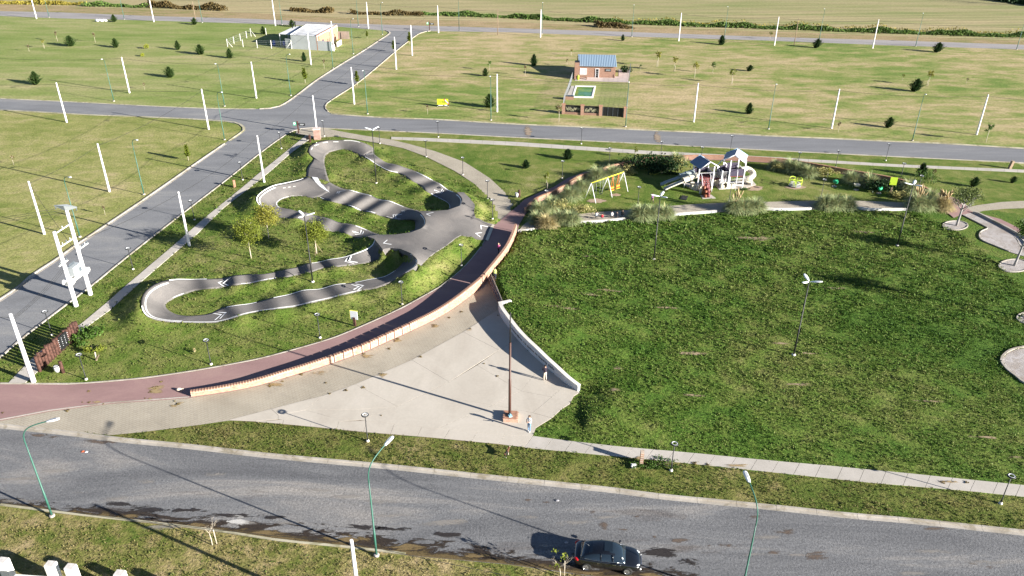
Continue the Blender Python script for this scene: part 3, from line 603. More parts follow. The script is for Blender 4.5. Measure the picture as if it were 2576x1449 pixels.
slabrow('south_walkway',[(1340.5,1098),(1430.6,1110),(1553,1124),(1713,1137.7),(1931,1159),(2057,1170),(2282,1191.5),(2575,1221.5),(2800,1244)],[(1320,1126),(1400,1134),(1513,1145),(1688,1161.4),(1931,1187),(2182,1214),(2432,1235),(2575,1250),(2790,1272)],27,.06,m_walk)
slabrow('west_walkway',[(19,966.5),(95,888),(197.6,821),(265,765),(310,725),(375,670),(440,615),(513,550),(600,480),(644,442.6),(694,402.6),(744,362),(771,340)],[(61,966.5),(120,912),(207.6,830),(277.7,780),(342.7,720),(438,637.8),(495,590),(563,522.7),(625.5,475),(681.5,430),(729,387.6),(769,357.7),(791,342)],60,.05,m_walk)
# red path
REDU=[(-300,963),(0,966.4),(175,967.6),(275,961),(375,951.3),(500,932.6),(643,906.3),(744,880),(844,850),(944,807.6),(1019,772.6),(1104,725),(1111.6,720),(1156.6,685),(1194,645),(1221.7,606),(1244,566),(1254,557.6),(1284,532.6),(1320.5,501),(1360.6,482.6),(1393,470),(1428,447.6),(1463,435),(1525.6,420),(1588,411),(1638,404),(1713,398.5),(1800,397),(1932,402.5),(1974.5,406),(2044.6,416.4),(2132,431),(2207,446),(2272,459),(2342,480),(2402,497.7),(2425,512)]
PARB=[(481.7,1000),(560,989),(643,973),(719,951),(784,932),(846.6,911.5),(869,903.5),(914,887.7),(954,870),(994,852),(1034,834),(1094,805),(1144,775),(1194,738),(1214,721),(1232,700),(1258,668),(1278,640),(1291,613),(1299,590),(1301,584)]
def parz(s,L): return .10+.35*min(1,s/(.6*L))
PWL=resample([at(*p) for p in catmull(PARB,4)],.5)
LT=sum((b-a).length for a,b in zip(PWL[:-1],PWL[1:]))
WALLIN=[(1301,584),(1306,565),(1323,537),(1350,512),(1405.6,487),(1463,452),(1497,443),(1533,430),(1563,422),(1620,410),(1700,404),(1800,402.5),(1932,409),(2000,416),(2130,439),(2207,452),(2272,466),(2330,487),(2350,505),(2375,528)]
redpoly=REDU+[(2440,530),(2400,548)]+WALLIN[::-1]+PARB[::-1]+[(475,1001.5),(275,1016),(125,1035),(0,1058.8),(-300,1105)]
sheet('red_path',redpoly,.085,m_red)
mb=MB(); e=resample([at(*p) for p in catmull(REDU[1:18],3)],1.0); ribbon(mb,e,offset(e,-.14),-.05,.10); 
e=resample([at(*p) for p in [(475,1001.5),(275,1016),(125,1035),(0,1058.8),(-200,1088)]],1.0); ribbon(mb,e,offset(e,.14),-.05,.10); struct(mb.build('path_edging',m_kerb))
# wait strip where the pump track meets the path
sheet('cream_threshold',[(1244,566),(1237,563.5),(1221,603),(1228,606)],.17,base('cream_concrete',(.62,.56,.44),.85,noise=(.08,2)))
# block paving plaza and concrete plaza
PB=[(575.6,1058),(644,1037.8),(714,1024),(794,1002.8),(856.6,982.8),(926.7,955),(994,925),(1069,892.8),(1144,850),(1206.9,810),(1252,781)]
sheet('paved_plaza',[(-300,1105),(0,1058.8),(125,1035),(275,1016),(475,1001.5)]+PARB[:16]+[(1246,690),(1262,765),(1254,781)]+PB[::-1]+[(500,1069),(363,1086.5),(275,1095),(180,1084),(0,1064.5),(-300,1025)],.055,m_pav)
sheet('plaza_base',PB+WB+[(1443,998),(1433,1017.6),(1413,1030),(1388,1052.7),(1348,1077.7),(1340,1098),(1320,1126),(1287,1121),(1081.8,1101),(909,1087),(794,1075),(644,1061)],.045,base('joint_sand',(.17,.14,.11),.95))
# concrete plaza: individual cast slabs
def slab(pts,nm='plaza_slab',parent=None,z=.07,mat=None):
    mb=MB(); c=sum((Vector(p) for p in pts),Vector((0,0)))/len(pts)
    w=[at(*p) for p in pts]; cw=sum(w,Vector((0,0,0)))/len(w); w=[p+(cw-p).normalized()*.014 for p in w]
    mb.prism(w,-.02,z+rnd.uniform(-.006,.006)); return mb.build(nm,mat or m_conc,parent)
plz=struct(obj('concrete_plaza',None))
def lerp2(a,b,t): return (a[0]+(b[0]-a[0])*t,a[1]+(b[1]-a[1])*t)
def onpl(pl,t):
    L=[0]
    for a,b in zip(pl[:-1],pl[1:]): L.append(L[-1]+math.hypot(b[0]-a[0],b[1]-a[1]))
    s=L[-1]*t;i=0
    while i<len(L)-2 and L[i+1]<s:i+=1
    return lerp2(pl[i],pl[i+1],(s-L[i])/(L[i+1]-L[i]))
JL=[(769,1033),(905,1031),(1066,993),(1110,970),(1175,940),(1217,912),(1250,885),(1276,850)]   # joint line seen on the plaza
# rows: between paving boundary and first joint arc, then second joint arc, then lower edge
arc0=PB[::-1]; arc1=[(1262,800),(1275,833),(1255,882),(1216,915),(1130,960),(1070,995),(1000,1020),(906,1060),(800,1060),(680,1050),(600,1057)]
arc1=[(1260,799),(1276,823),(1290,850),(1255,882),(1216,915),(1140,955),(1070,992),(1000,1020),(940,1045),(800,1058),(644,1048),(578,1058)]
arc2=[(1395,943),(1360,952),(1310,985),(1260,1020),(1200,1055),(1130,1078),(1060,1085),(909,1080),(760,1070),(644,1060)]
low=[(1458.8,988),(1443,998),(1433,1017.6),(1413,1030),(1388,1052.7),(1348,1077.7),(1340,1098),(1320,1126),(1287,1121),(1081.8,1101),(909,1087),(794,1075),(644,1061)]
sl=[]
sl.append([onpl(PB,1),onpl(PB,.86),(1255,882),(1300,853.6),(1276.5,822.6),(1260,799)])
sl.append([onpl(PB,.86),onpl(PB,.66),(1130,962),(1255,882)])
sl.append([onpl(PB,.66),onpl(PB,.45),(1000,1024),(1130,962)])
sl.append([onpl(PB,.45),onpl(PB,.33),(769,1033),(905,1031),(1000,1024)])
sl.append([onpl(PB,.33),onpl(PB,.15),(700,1046),(769,1033)])
sl.append([onpl(PB,.15),onpl(PB,0),(644,1061),(700,1056),(700,1046)])
sl.append([(1300,853.6),(1255,882),(1200,920),(1310,985),(1351,935),(1373,924.7),(1351,904.7),(1325.7,881)])
sl.append([(1200,920),(1130,962),(1066,993),(1240,1020),(1310,985)])
sl.append([(1373,924.7),(1351,935),(1310,985),(1388,1000),(1424,966.7),(1395,943)])
sl.append([(1424,966.7),(1388,1000),(1340,1040),(1388,1052.7),(1413,1030),(1433,1017.6),(1443,998),(1458.8,988),(1451.5,985)])
sl.append([(1388,1000),(1310,985),(1240,1020),(1340,1040)])
sl.append([(1240,1020),(1066,993),(1000,1024),(905,1058),(1100,1080)])
sl.append([(1340,1040),(1240,1020),(1100,1080),(1300,1098),(1340,1098),(1348,1077.7),(1388,1052.7)])
sl.append([(1000,1024),(905,1031),(769,1033),(830,1050),(905,1058)])
sl.append([(769,1033),(700,1046),(700,1056),(794,1066),(905,1058),(830,1050)])
for p in sl: slab(p,parent=plz)
lowu=[(644,1061),(700,1056),(794,1066),(905,1058),(1100,1080),(1300,1098),(1340,1098)]; lowl=[(644,1061.5),(720,1068),(794,1075),(909,1087),(1081.8,1101),(1287,1121),(1320,1126)]
for k in range(10):
    t0,t1=k/10,(k+1)/10; p=[onpl(lowu,t0),onpl(lowu,t1),onpl(lowl,t1),onpl(lowl,t0)]
    if k==0: p=p[1:]
    slab(p,parent=plz)
# playground path and right-hand paving
sheet('playground_path',catmull([(1300.6,584),(1330,556),(1380,552),(1463,537.7),(1513,532.7),(1588,527.7),(1663,520),(1738,514),(1826,510),(1931,507.7),(2032,505),(2157,505),(2282,510),(2375,518)],3)+catmull([(2375,530),(2282,528),(2182,528.5),(2152,525.5),(2044.6,527),(1932,529.5),(1813.5,533.5),(1763.5,537),(1695.8,542),(1580.7,552),(1513,559.5),(1460.6,562),(1400,572),(1348,578.5),(1300.6,584.5)],3),.06,m_pav)
sheet('east_path',[(2402,499),(2440,520),(2460,516),(2520,508),(2580,505),(2800,498),(2800,520),(2600,523),(2530,525),(2476,530),(2455,535),(2440,530)],.05,m_pav)
sheet('east_red_path',[(2400,500),(2445,532),(2476,540),(2517,551),(2548,566),(2569,577),(2565,586),(2546,580),(2500,557),(2452,534),(2420,540),(2385,528)],.09,m_red)
GB=[M3(1860,655),M3(1940,690),M3(2060,690),M3(2120,705),M3(2350,820),M3(2480,890),M3(2600,960),M3(2700,1100),M3(2570,1125),M3(2450,1090),M3(2250,1010),M3(2150,965),M3(2128,920),M3(2150,880),M3(2215,850),M3(2190,832),M3(2080,775),M3(1960,715)]
sheet('gravel_bed',GB,.045,m_gravel)
mb=MB(); e=resample([at(*p) for p in catmull(GB[-1:]+GB[-2:8:-1],4)],.5); ribbon(mb,e,offset(e,.12),-.05,.13)
e=resample([at(*p) for p in GB[2:8]],.8); ribbon(mb,e,offset(e,.25),-.05,.3); struct(mb.build('gravel_bed_edging',m_kerb))
TD=[L3(2352,740),L3(2370,690),L3(2430,640),L3(2520,610),L3(2620,600),L3(2760,640),L3(2850,820),L3(2800,1000),L3(2600,960),L3(2500,890),L3(2400,810)]
sheet('gravel_bed',TD,.05,m_gravel,curve=0); 
mb=MB(); e=resample([at(*p) for p in catmull(TD+[TD[0]],4)],.4); ribbon(mb,e,offset(e,-.2),-.05,.16); struct(mb.build('gravel_bed_edging',m_kerb))
# ------------------------------------------------------------------ pump track surfaces
pt=struct(obj('pump_track',None))
ASPH=[]
NT=8
for nm,rows in STRIPS.items():
    vs=[];fs=[]
    for r in rows:
        for k in range(NT+1):
            p=lift(r,k/NT); p.z+=.045; vs.append(tuple(p))
        o=lift(r,1);i=lift(r,0); vs.append((o.x,o.y,o.z-.4)); vs.append((i.x,i.y,i.z-.4))
    W_=NT+3
    for a in range(len(rows)-1):
        for k in range(NT): fs.append((a*W_+k,a*W_+k+1,(a+1)*W_+k+1,(a+1)*W_+k))
        fs.append((a*W_+NT,a*W_+NT+1,(a+1)*W_+NT+1,(a+1)*W_+NT)); fs.append((a*W_+NT+2,a*W_,(a+1)*W_,(a+1)*W_+NT+2))
    mb=MB(); mb.add(vs,fs,0,True); o=mb.build('track_lane',m_pumpa,pt); ASPH.append((vs,fs))
def cdt_surface(poly,step,zf):
    xs=[p[0] for p in poly];ys=[p[1] for p in poly]; pts=[Vector(p[:2]) for p in poly]; n=len(pts)
    gx=np.arange(min(xs),max(xs),step);gy=np.arange(min(ys),max(ys),step); X,Y=np.meshgrid(gx,gy); ins=inpoly(X,Y,poly)
    pa=np.array([p[:2] for p in poly])
    for x,y in zip(X[ins],Y[ins]):
        if np.hypot(pa[:,0]-x,pa[:,1]-y).min()>step*.5: pts.append(Vector((x,y)))
    v,e,f,*_=delaunay_2d_cdt(pts,[(i,(i+1)%n) for i in range(n)],[],1,1e-4)
    X=np.array([p.x for p in v]);Y=np.array([p.y for p in v]); Z=zf(X,Y)
    return [(a,b,c) for a,b,c in zip(X,Y,Z)],[tuple(q) for q in f]
hd=np.array(hubd)
def hubz(X,Y):
    q=np.sqrt((X[:,None]-hd[None,:,0])**2+(Y[:,None]-hd[None,:,1])**2)+.02; wg=1/q**2.5; return (wg*hd[None,:,2]).sum(1)/wg.sum(1)+.05
hv,hf=cdt_surface(hubd,.7,hubz)
mb=MB(); mb.add(hv,hf,0,True); n0=len(hubd)
mb.add([(a,b,c+.05) for a,b,c in hubd]+[(a,b,c-.5) for a,b,c in hubd],[(i,(i+1)%n0,n0+(i+1)%n0,n0+i) for i in range(n0)])
mb.build('track_hub',m_pumpa,pt); ASPH.append((hv,hf))
# flip check handled by two-sided shading; ray tree for placing paint and objects on the surface
allv=[];allf=[]
for vs,fs in ASPH:
    b=len(allv); allv+=list(vs); allf+=[tuple(i+b for i in f) for f in fs]
bv_asph=BVHTree.FromPolygons(allv,allf)
def gp(x,y,maxz=True):
    """point of the real ground (lawn relief, pump track) under a bearing"""
    d=ray(x,y).normalized(); o=Vector((0,0,HC)); best=at(x,y,0); bd=(best-o).length
    for t in (bv_lawn,bv_asph):
        h=t.ray_cast(o,d)
        if h[0] is not None and h[3]<bd: best=h[0];bd=h[3]
    return best
def gz(x,y):
    h=bv_lawn.ray_cast(Vector((x,y,20)),Vector((0,0,-1))); z=h[0].z if h[0] else 0
    h2=bv_asph.ray_cast(Vector((x,y,20)),Vector((0,0,-1)))
    return max(z,h2[0].z if h2[0] else -9)
# painted lines on the lanes
def lane_line(nm,i0,i1,t,wd=.13,dash=0,mat=None):
    rows=STRIPS[nm][int(i0*5):int(i1*5)+1]; vs=[];fs=[];pp=[]
    for r in rows: pp.append(lift(r,t))
    run=0; keep=[]
    L=[];Rg=[]
    for i,p in enumerate(pp):
        W=(Vector(rows[i][:3])-Vector(rows[i][3:])).length or 1; dt=wd/2/W
        a=lift(rows[i],min(1,t+dt));b=lift(rows[i],max(0,t-dt)); a.z+=.058;b.z+=.058; L.append(a);Rg.append(b)
    mb=MB(); n=len(L)
    fs=[(i,i+1,n+i+1,n+i) for i in range(n-1) if not dash or (i//dash)%2==0]
    mb.add(L+Rg,fs,0); mb.build('painted_line',mat or m_paint,pt)
lane_line('a',1,3.2,.90,.2); lane_line('a',1,4,.03); lane_line('a',4,6,.97); lane_line('a',7,8.6,.97); lane_line('a',9.2,12.4,.03); lane_line('a',4.2,5.2,.04)
lane_line('a',17,20,.85,dash=2,mat=m_paintw); lane_line('a',15.5,16.6,.95,mat=m_paintw)
lane_line('b',1.8,4.2,.97); lane_line('b',5,7.6,.97); lane_line('b',3.6,5.1,.03); lane_line('b',5.6,6.4,.03); lane_line('b',7.4,8.8,.05,mat=m_paintw); lane_line('b',9.4,12.6,.90,.2)
lane_line('l',1.2,7.6,.98); lane_line('l',4,8,.86); lane_line('l',2.6,3.8,.72,dash=1,mat=m_paintw); lane_line('l',4.4,8,.03); lane_line('l',3,4.5,.02,dash=2,mat=m_paintw); lane_line('l',15.2,16.2,.05)
lane_line('c',0.2,6.6,.96); lane_line('c',10,12.6,.04); lane_line('c',15,17.4,.97); lane_line('c',17.6,24.5,.84); lane_line('c',21,35,.97); lane_line('c',30,34.6,.04); lane_line('c',35.2,38,.04); lane_line('c',27.4,29.2,.04); lane_line('c',17,18.2,.04)
lane_line('c',38.1,43,.93,.22); lane_line('b',0.9,1.3,.03)
# crest line along the hub's edges
def paint_poly(px,z=.018,mat=None,name='painted_mark'):
    P=[gp(*p) for p in px]; mb=MB()
    # subdivide as a fan from the centre, each vertex on the surface
    mb.add([(p.x,p.y,p.z+z) for p in P],[tuple(range(len(P)))],0); return mb.build(name,mat or m_paint,pt)
def chevron(cx,cy,ang,s=1.0,double=True,mat=None):
    s*=.78
    """arrow mark painted on the track; ang = travel direction in the world (rad)"""
    c=gp(cx,cy); d=Vector((math.cos(ang),math.sin(ang),0)); q=Vector((-d.y,d.x,0))
    for k in ((0,.5) if double else (0,)):
        tip=c+d*(.45-k)*s; mb=MB()
        for sg in (1,-1):
            e=tip-d*.75*s+q*sg*.75*s; w=d*.19*s
            P=[tip,tip-w,e-w,e]; mb.add([(p.x,p.y,gz(p.x,p.y)+.02) for p in P],[(0,1,2,3)] if sg>0 else [(3,2,1,0)])
        mb.build('painted_arrow',mat or m_paint,pt)
def dirpx(a,b): v=at(*b)-at(*a); return math.atan2(v.y,v.x)
chevron(*B(1130,100),dirpx(B(1250,160),B(1050,60)),1.1,mat=m_paintw)
chevron(*B(1857,487),dirpx(B(1800,440),B(1950,560)),1.15)
chevron(*B(835,480),dirpx(B(960,530),B(800,460)),1.1); chevron(*B(1480,668),dirpx(B(1560,690),B(1380,640)),.9,mat=m_paintw); chevron(*B(1395,715),dirpx(B(1470,740),B(1300,690)),1.1)
chevron(*B(1055,900),dirpx(B(980,860),B(1150,940)),1.2); chevron(*B(1740,705),dirpx(B(1900,720),B(1650,700)),1.3,False); chevron(*B(1310,992),dirpx(B(1450,960),B(1200,1010)),1.3,False)
chevron(*B(2280,830),dirpx(B(2350,860),B(2180,800)),1.2,False); chevron(*B(2235,905),dirpx(B(2350,900),B(2150,890)),1.2,False)
chevron(*B(925,1178),dirpx(B(1050,1140),B(800,1210)),1.3); chevron(*B(1050,1432),dirpx(B(950,1440),B(1200,1400)),1.3)
chevron(*A(2230,1400),dirpx(A(2400,1390),A(2100,1400)),1.3); chevron(*L0(2240,262),dirpx(L0(2100,290),L0(2400,230)),1.3)
P=[B(560,330),B(618,336),B(650,385),B(700,445),B(744,490),B(690,460),B(640,425),B(600,385)]; paint_poly(P,.03)
# ---- which grass grows where, and no relief under paving (vertices pressed flat)
def wpoly(px): return [tuple(at(*p))[:2] for p in px]
pump_poly=wpoly([(-300,963)]+R2r+R4lo+[(3600,700),(2440,520)]+REDU[::-1])
play_poly=wpoly(WALLIN+[(2375,518),(2282,510),(2157,505),(2032,505),(1931,507.7),(1738,514),(1588,527.7),(1463,537.7),(1380,552),(1301,584)])
verge_poly=wpoly(R1up+[(3300,1330),(2790,1272),(2575,1250),(2182,1214),(1931,1187),(1688,1161),(1513,1145),(1320,1126),(1081.8,1101),(909,1087),(794,1075),(644,1061),(575,1058),(275,1095),(0,1060)])
pmz=inpoly(cx,cy,pump_poly)|inpoly(cx,cy,play_poly); vz=inpoly(cx,cy,verge_poly)
lawn.data.materials.append(m_verge)
mi=np.zeros(len(cx),np.int32); mi[pmz]=1; mi[vz]=2
lawn.data.polygons.foreach_set('material_index',mi)
flat=inpoly(XX,YY,wpoly(W2))|inpoly(XX,YY,wpoly(redpoly))|inpoly(XX,YY,wpoly(PB+[(1276.5,822.6),(1325.7,881),(1395,943),(1455,987),(1340,1098),(644,1061)]))
flat|=inpoly(XX,YY,wpoly([(475,1001.5)]+PARB[:16]+[(1236,690),(1254,764),(1254,781)]+PB[::-1]))
flat|=inpoly(XX,YY,[tuple(p)[:2] for p in (STEP+[q for q in STEPR[::-1]])])|inpoly(XX,YY,play_poly)|inpoly(XX,YY,wpoly([(1301,580),(1330,552),(1463,535),(1600,520),(1931,500),(2375,510),(2375,533),(2200,533),(1932,534),(1813,538),(1695,546),(1580,556),(1460,567),(1400,577),(1348,583),(1303,590)]))
flat|=inpoly(XX,YY,verge_poly)|inpoly(XX,YY,wpoly(R1up+[(3300,2600),(-500,2600)]))|inpoly(XX,YY,wpoly([(1320,1096),(1340,1096),(1430.6,1109),(1553,1123),(1713,1137),(1931,1158),(2282,1191),(2575,1221),(2800,1243),(2800,1280),(1320,1130)]))
co=V.copy(); fz=flat.ravel(); co[fz,2]=np.minimum(co[fz,2],0.0)
lawn.data.vertices.foreach_set('co',co.astype(np.float32).ravel()); lawn.data.update()
ys_=np.where((co[:,0]>EDGE[:,0].min()-2)&(co[:,0]<EDGE[:,0].max()+2)&(co[:,1]>EDGE[:,1].min()-2)&(co[:,1]<EDGE[:,1].max()+2))[0]
pmr=pumpmask.ravel()
for i_ in ys_:
    h_=bv_asph.ray_cast(Vector((co[i_,0],co[i_,1],20)),Vector((0,0,-1)))
    if h_[0] is not None: co[i_,2]=min(co[i_,2]+(.3 if pmr[i_] else 0),h_[0].z-.14)
lawn.data.vertices.foreach_set('co',co.astype(np.float32).ravel()); lawn.data.update()
bv_lawn=BVHTree.FromPolygons([tuple(v) for v in co],[tuple(map(int,f)) for f in Fq])
ZF=co[:,2].reshape(XX.shape)
def zat(x,y):
    fx=np.clip((x-GX[0])/.4,0,nx-1.001); fy=np.clip((y-GY[0])/.4,0,ny-1.001); i=fx.astype(int);j=fy.astype(int); u=fx-i;v=fy-j
    return ZF[j,i]*(1-u)*(1-v)+ZF[j,i+1]*u*(1-v)+ZF[j+1,i]*(1-u)*v+ZF[j+1,i+1]*u*v
# ---- grass tufts (real blades standing on the ground)
ng=np.random.default_rng(3)
paved=[wpoly(W2),wpoly(redpoly),wpoly(R1up+R1lo[::-1]),wpoly([(475,1001.5)]+PARB[:16]+[(1236,690),(1254,764),(1254,781),(1276.5,822.6),(1325.7,881),(1395,943),(1455,987),(1433,1017),(1388,1052),(1340,1098),(1287,1121),(909,1087),(644,1061),(500,1069),(363,1086.5),(180,1086),(0,1068),(-300,1025),(-300,1105),(0,1058)]),
 wpoly([(1320,1098),(1430.6,1110),(1553,1124),(1713,1137.7),(1931,1159),(2282,1191.5),(2575,1221.5),(2800,1244),(2790,1272),(2575,1250),(2182,1214),(1931,1187),(1688,1161.4),(1513,1145),(1320,1126)]),wpoly(TD),wpoly(GB),
 wpoly([(1301,584),(1380,552),(1463,537),(1588,527),(1738,514),(1931,507),(2157,505),(2375,518),(2375,531),(2152,526),(1932,530),(1695,543),(1460,563)]),
 wpoly([(19,966.5),(197.6,821),(310,725),(440,615),(600,480),(771,340),(791,342),(769,357.7),(681.5,430),(563,522.7),(438,637.8),(342.7,720),(207.6,830),(61,966.5)]),
 wpoly([(984,345),(1287,357),(1613,379),(1931,395),(2257,414),(2800,439),(2800,446),(2257,420),(1931,401.5),(1613,387.3),(1287,366),(984,350.5)]),
 wpoly([(2352+0,0)]) if False else wpoly([(2402,499),(2440,520),(2580,505),(2800,498),(2800,520),(2530,525),(2455,535)])]
def clean(x,y,asph=True):
    k=np.ones(len(x),bool)
    for p in paved: k&=~inpoly(x,y,p)
    if asph: k&=~in_asph(x,y)
    return k
def tufts(name,mat,poly,dens,size,label,blades=4,lean=.9,seed=1,asph=False):
    g=np.random.default_rng(seed); xs=[p[0] for p in poly];ys=[p[1] for p in poly]; x0,x1,y0,y1=min(xs),max(xs),min(ys),max(ys)
    n=int((x1-x0)*(y1-y0)*dens); x=g.uniform(x0,x1,n);y=g.uniform(y0,y1,n); k=inpoly(x,y,poly); x=x[k];y=y[k]
    # patchy density
    v=np.sin(x*.9+np.sin(y*.7)*2)+np.sin(y*1.1+np.sin(x*.6)*2.3)+g.normal(0,.8,len(x)); k=v>-1.1; x=x[k];y=y[k]
    # fewer far away
    k=g.random(len(x))<np.clip(62/y,.25,1)**1.2; x=x[k];y=y[k]
    k=clean(x,y,asph); x=x[k];y=y[k]; z=zat(x,y)
    n=len(x); S=size*(.5+1.0*g.random(n)**1.5)*np.clip(y/62,.9,1.6)
    x=np.repeat(x,blades);y=np.repeat(y,blades);z=np.repeat(z,blades);S=np.repeat(S,blades); m_=len(x)
    a=g.uniform(0,2*math.pi,m_); el=g.uniform(.1,1.2,m_); w=.26*S*(.7+.6*g.random(m_)); ln=S*(.55+.5*g.random(m_))
    ox=g.normal(0,.35,m_)*S;oy=g.normal(0,.35,m_)*S; zb=S*.25*g.random(m_)
    c,s=np.cos(a),np.sin(a); ch=np.cos(el);sh=np.sin(el)
    P=lambda r,q,dz=0: np.stack([x+ox+c*ch*r-s*q,y+oy+s*ch*r+c*q,z+zb+sh*r+dz],1)
    V_=np.stack([P(-.05*S,0*w),P(ln*.5,w),P(ln,0*w,-.1*ln),P(ln*.5,-w)],1).reshape(-1,3); F_i=np.arange(len(V_)).reshape(-1,4)
    return obj(name,fastmesh(name,V_,F_i,mat,4),None,None,0,kind='stuff',label=label)
lawn_poly=wpoly([(1301,588),(1460,564),(1700,545),(1932,532),(2300,532),(2440,600),(2576,720),(2800,900),(2800,1240),(2282,1190),(1931,1158),(1553,1123),(1340,1097),(1400,1045),(1463,990),(1400,930),(1300,845),(1262,765),(1245,690),(1290,620)])
def tuftmat(name,cols,sc=.5):
    m=bpy.data.materials.new(name); m.use_nodes=True; n=m.node_tree.nodes; l=m.node_tree.links; b=n['Principled BSDF']; b.inputs['Roughness'].default_value=.7; b.inputs['Specular IOR Level'].default_value=.2
    g=n.new('ShaderNodeNewGeometry'); a=nz(n,l,g.outputs['Position'],.05,5,.6,.6); c=nz(n,l,g.outputs['Position'],sc,5,.65,.3)
    k=n.new('ShaderNodeMath'); k.operation='MULTIPLY_ADD'; l.new(c,k.inputs[0]); k.inputs[1].default_value=.5; k2=n.new('ShaderNodeMath'); k2.operation='MULTIPLY'; l.new(a,k2.inputs[0]); k2.inputs[1].default_value=.4; l.new(k2.outputs[0],k.inputs[2])
    k3=n.new('ShaderNodeMath'); k3.operation='MULTIPLY_ADD'; l.new(g.outputs['Random Per Island'],k3.inputs[0]); k3.inputs[1].default_value=.16; l.new(k.outputs[0],k3.inputs[2])
    r=ramp(n,[(.40+.2*i/(len(cols)-1),cc) for i,cc in enumerate(cols)]); l.new(k3.outputs[0],r.inputs[0]); l.new(r.outputs[0],b.inputs['Base Color'])
    t=n.new('ShaderNodeBsdfTranslucent'); l.new(r.outputs[0],t.inputs[0]); ms=n.new('ShaderNodeMixShader'); ms.inputs[0].default_value=.3
    o=[q for q in n if q.type=='OUTPUT_MATERIAL'][0]; l.new(b.outputs[0],ms.inputs[1]); l.new(t.outputs[0],ms.inputs[2]); l.new(ms.outputs[0],o.inputs[0]); return m
tm1=tuftmat('lawn_blades',[(.040,.098,.010),(.066,.138,.016),(.105,.168,.026),(.155,.18,.05)]); tm2=tuftmat('park_blades',[(.055,.115,.012),(.085,.15,.02),(.13,.17,.035),(.20,.20,.07)]); tm3=tuftmat('verge_blades',[(.05,.10,.012),(.085,.13,.02),(.12,.14,.035),(.18,.155,.06)]); tm4=tuftmat('south_blades',[(.07,.12,.018),(.12,.145,.035),(.20,.18,.065),(.29,.235,.11)])
tufts('grass',tm1,lawn_poly,30,.16,'thick green clumpy grass of the big lawn',seed=11)
tufts('grass',tm3,verge_poly,34,.13,'olive green grass strip beside the near street',seed=12)
tufts('grass',tm4,wpoly([(-60,1285),(200,1310),(560,1345),(860,1384),(1290,1428),(1700,1475),(1700,1560),(-60,1560)]),34,.12,'dry patchy grass in the lower left corner',seed=13)
tufts('grass',tm2,wpoly([(-100,966)]+R2r[1:]+[(1240,480),(1250,560)]+REDU[11:0:-1]),13,.13,'short green grass around the pump track',seed=14,asph=True)
# ------------------------------------------------------------------ walls
def fixn(me):
    bm=bmesh.new(); bm.from_mesh(me); bmesh.ops.recalc_face_normals(bm,faces=bm.faces[:]); bm.to_mesh(me); bm.free()
# brick parapet beside the red path
br=thing('brick_wall','long curved low brick wall with a soldier course on top and ten slots, between red path and paved plaza','wall',PWL[0])
bmat_units=[base('brick_unit_%s'%k,c,.9,noise=(.2,3)) for k,c in (('pale',(.46,.27,.19)),('rosy',(.40,.215,.15)),('tan',(.50,.31,.21)))]
SL_X=[805,895,985,1075,1160,1245,1325,1405,1480,1555]
SLW=[at(*L1(u,v)) for u,v in zip(SL_X,[742,708,675,645,612,578,545,508,474,438])]
acc=0; cuts=[]
par=[0]
for a,b in zip(PWL[:-1],PWL[1:]): par.append(par[-1]+(b-a).length)
PT=par[-1]
def pw(s):
    s=max(0,min(PT,s)); i=min(int(s/.5),len(PWL)-2)
    while i>0 and par[i]>s: i-=1
    while i<len(par)-2 and par[i+1]<s: i+=1
    return PWL[i].lerp(PWL[i+1],(s-par[i])/max(1e-6,par[i+1]-par[i]))
def pt_(s):
    d=(pw(s+.2)-pw(s-.2)); d.z=0; return d.normalized()
slots=sorted(par[min(range(len(PWL)),key=lambda i:(PWL[i]-q).length)] for q in SLW)
s_tun0=par[min(range(len(PWL)),key=lambda i:(PWL[i]-at(1214,721)).length)]; s_tun1=par[min(range(len(PWL)),key=lambda i:(PWL[i]-at(1245,686)).length)]
def ptop(s): return float(np.interp(s,[0,s_tun0*.35,s_tun0*.75,s_tun0,PT],[.66,.86,1.05,1.32,1.40]))
WT=.30
def wallseg(s0,s1,z0=-.05,z1=None,inset=0,step=.7):
    n=max(1,int((s1-s0)/step)); L=[];Rr=[]
    for k in range(n+1):
        s=s0+(s1-s0)*k/n; p=pw(s); t=pt_(s); nr=Vector((-t.y,t.x,0)) # towards path
        L.append(Vector((p.x+nr.x*inset,p.y+nr.y*inset,0))); Rr.append(Vector((p.x+nr.x*(WT-inset),p.y+nr.y*(WT-inset),0)))
    mb=MB(); vs=[];m_=n+1
    for Z in (lambda s:(ptop(s)-.13 if z1 is None else z1),lambda s:z0):
        for arr in (L,Rr):
            for k,p in enumerate(arr): vs.append((p.x,p.y,Z(s0+(s1-s0)*k/n)))
    fs=[]
    for i in range(n): fs+=[(i,m_+i,m_+i+1,i+1),(2*m_+i,i,i+1,2*m_+i+1),(m_+i,3*m_+i,3*m_+i+1,m_+i+1)]
    fs+=[(0,2*m_,3*m_,m_),(n,m_+n,3*m_+n,2*m_+n)]
    mb.add(vs,fs); return mb
segs=[]; cur=0
for s in slots: segs.append((cur,s-.06)); cur=s+.06
segs.append((cur,s_tun0-.1)); segs.append((s_tun0+.1,PT))
bricks_face=[MB(),MB(),MB()]; cop=[]
unit=MB(); unit.box((0,0,0),(.112,.31,.13)); 
ume=[unit.mesh('brick',m) for m in bmat_units]+[unit.mesh('brick',m_bdark)]
for me_ in ume[3:]: pass
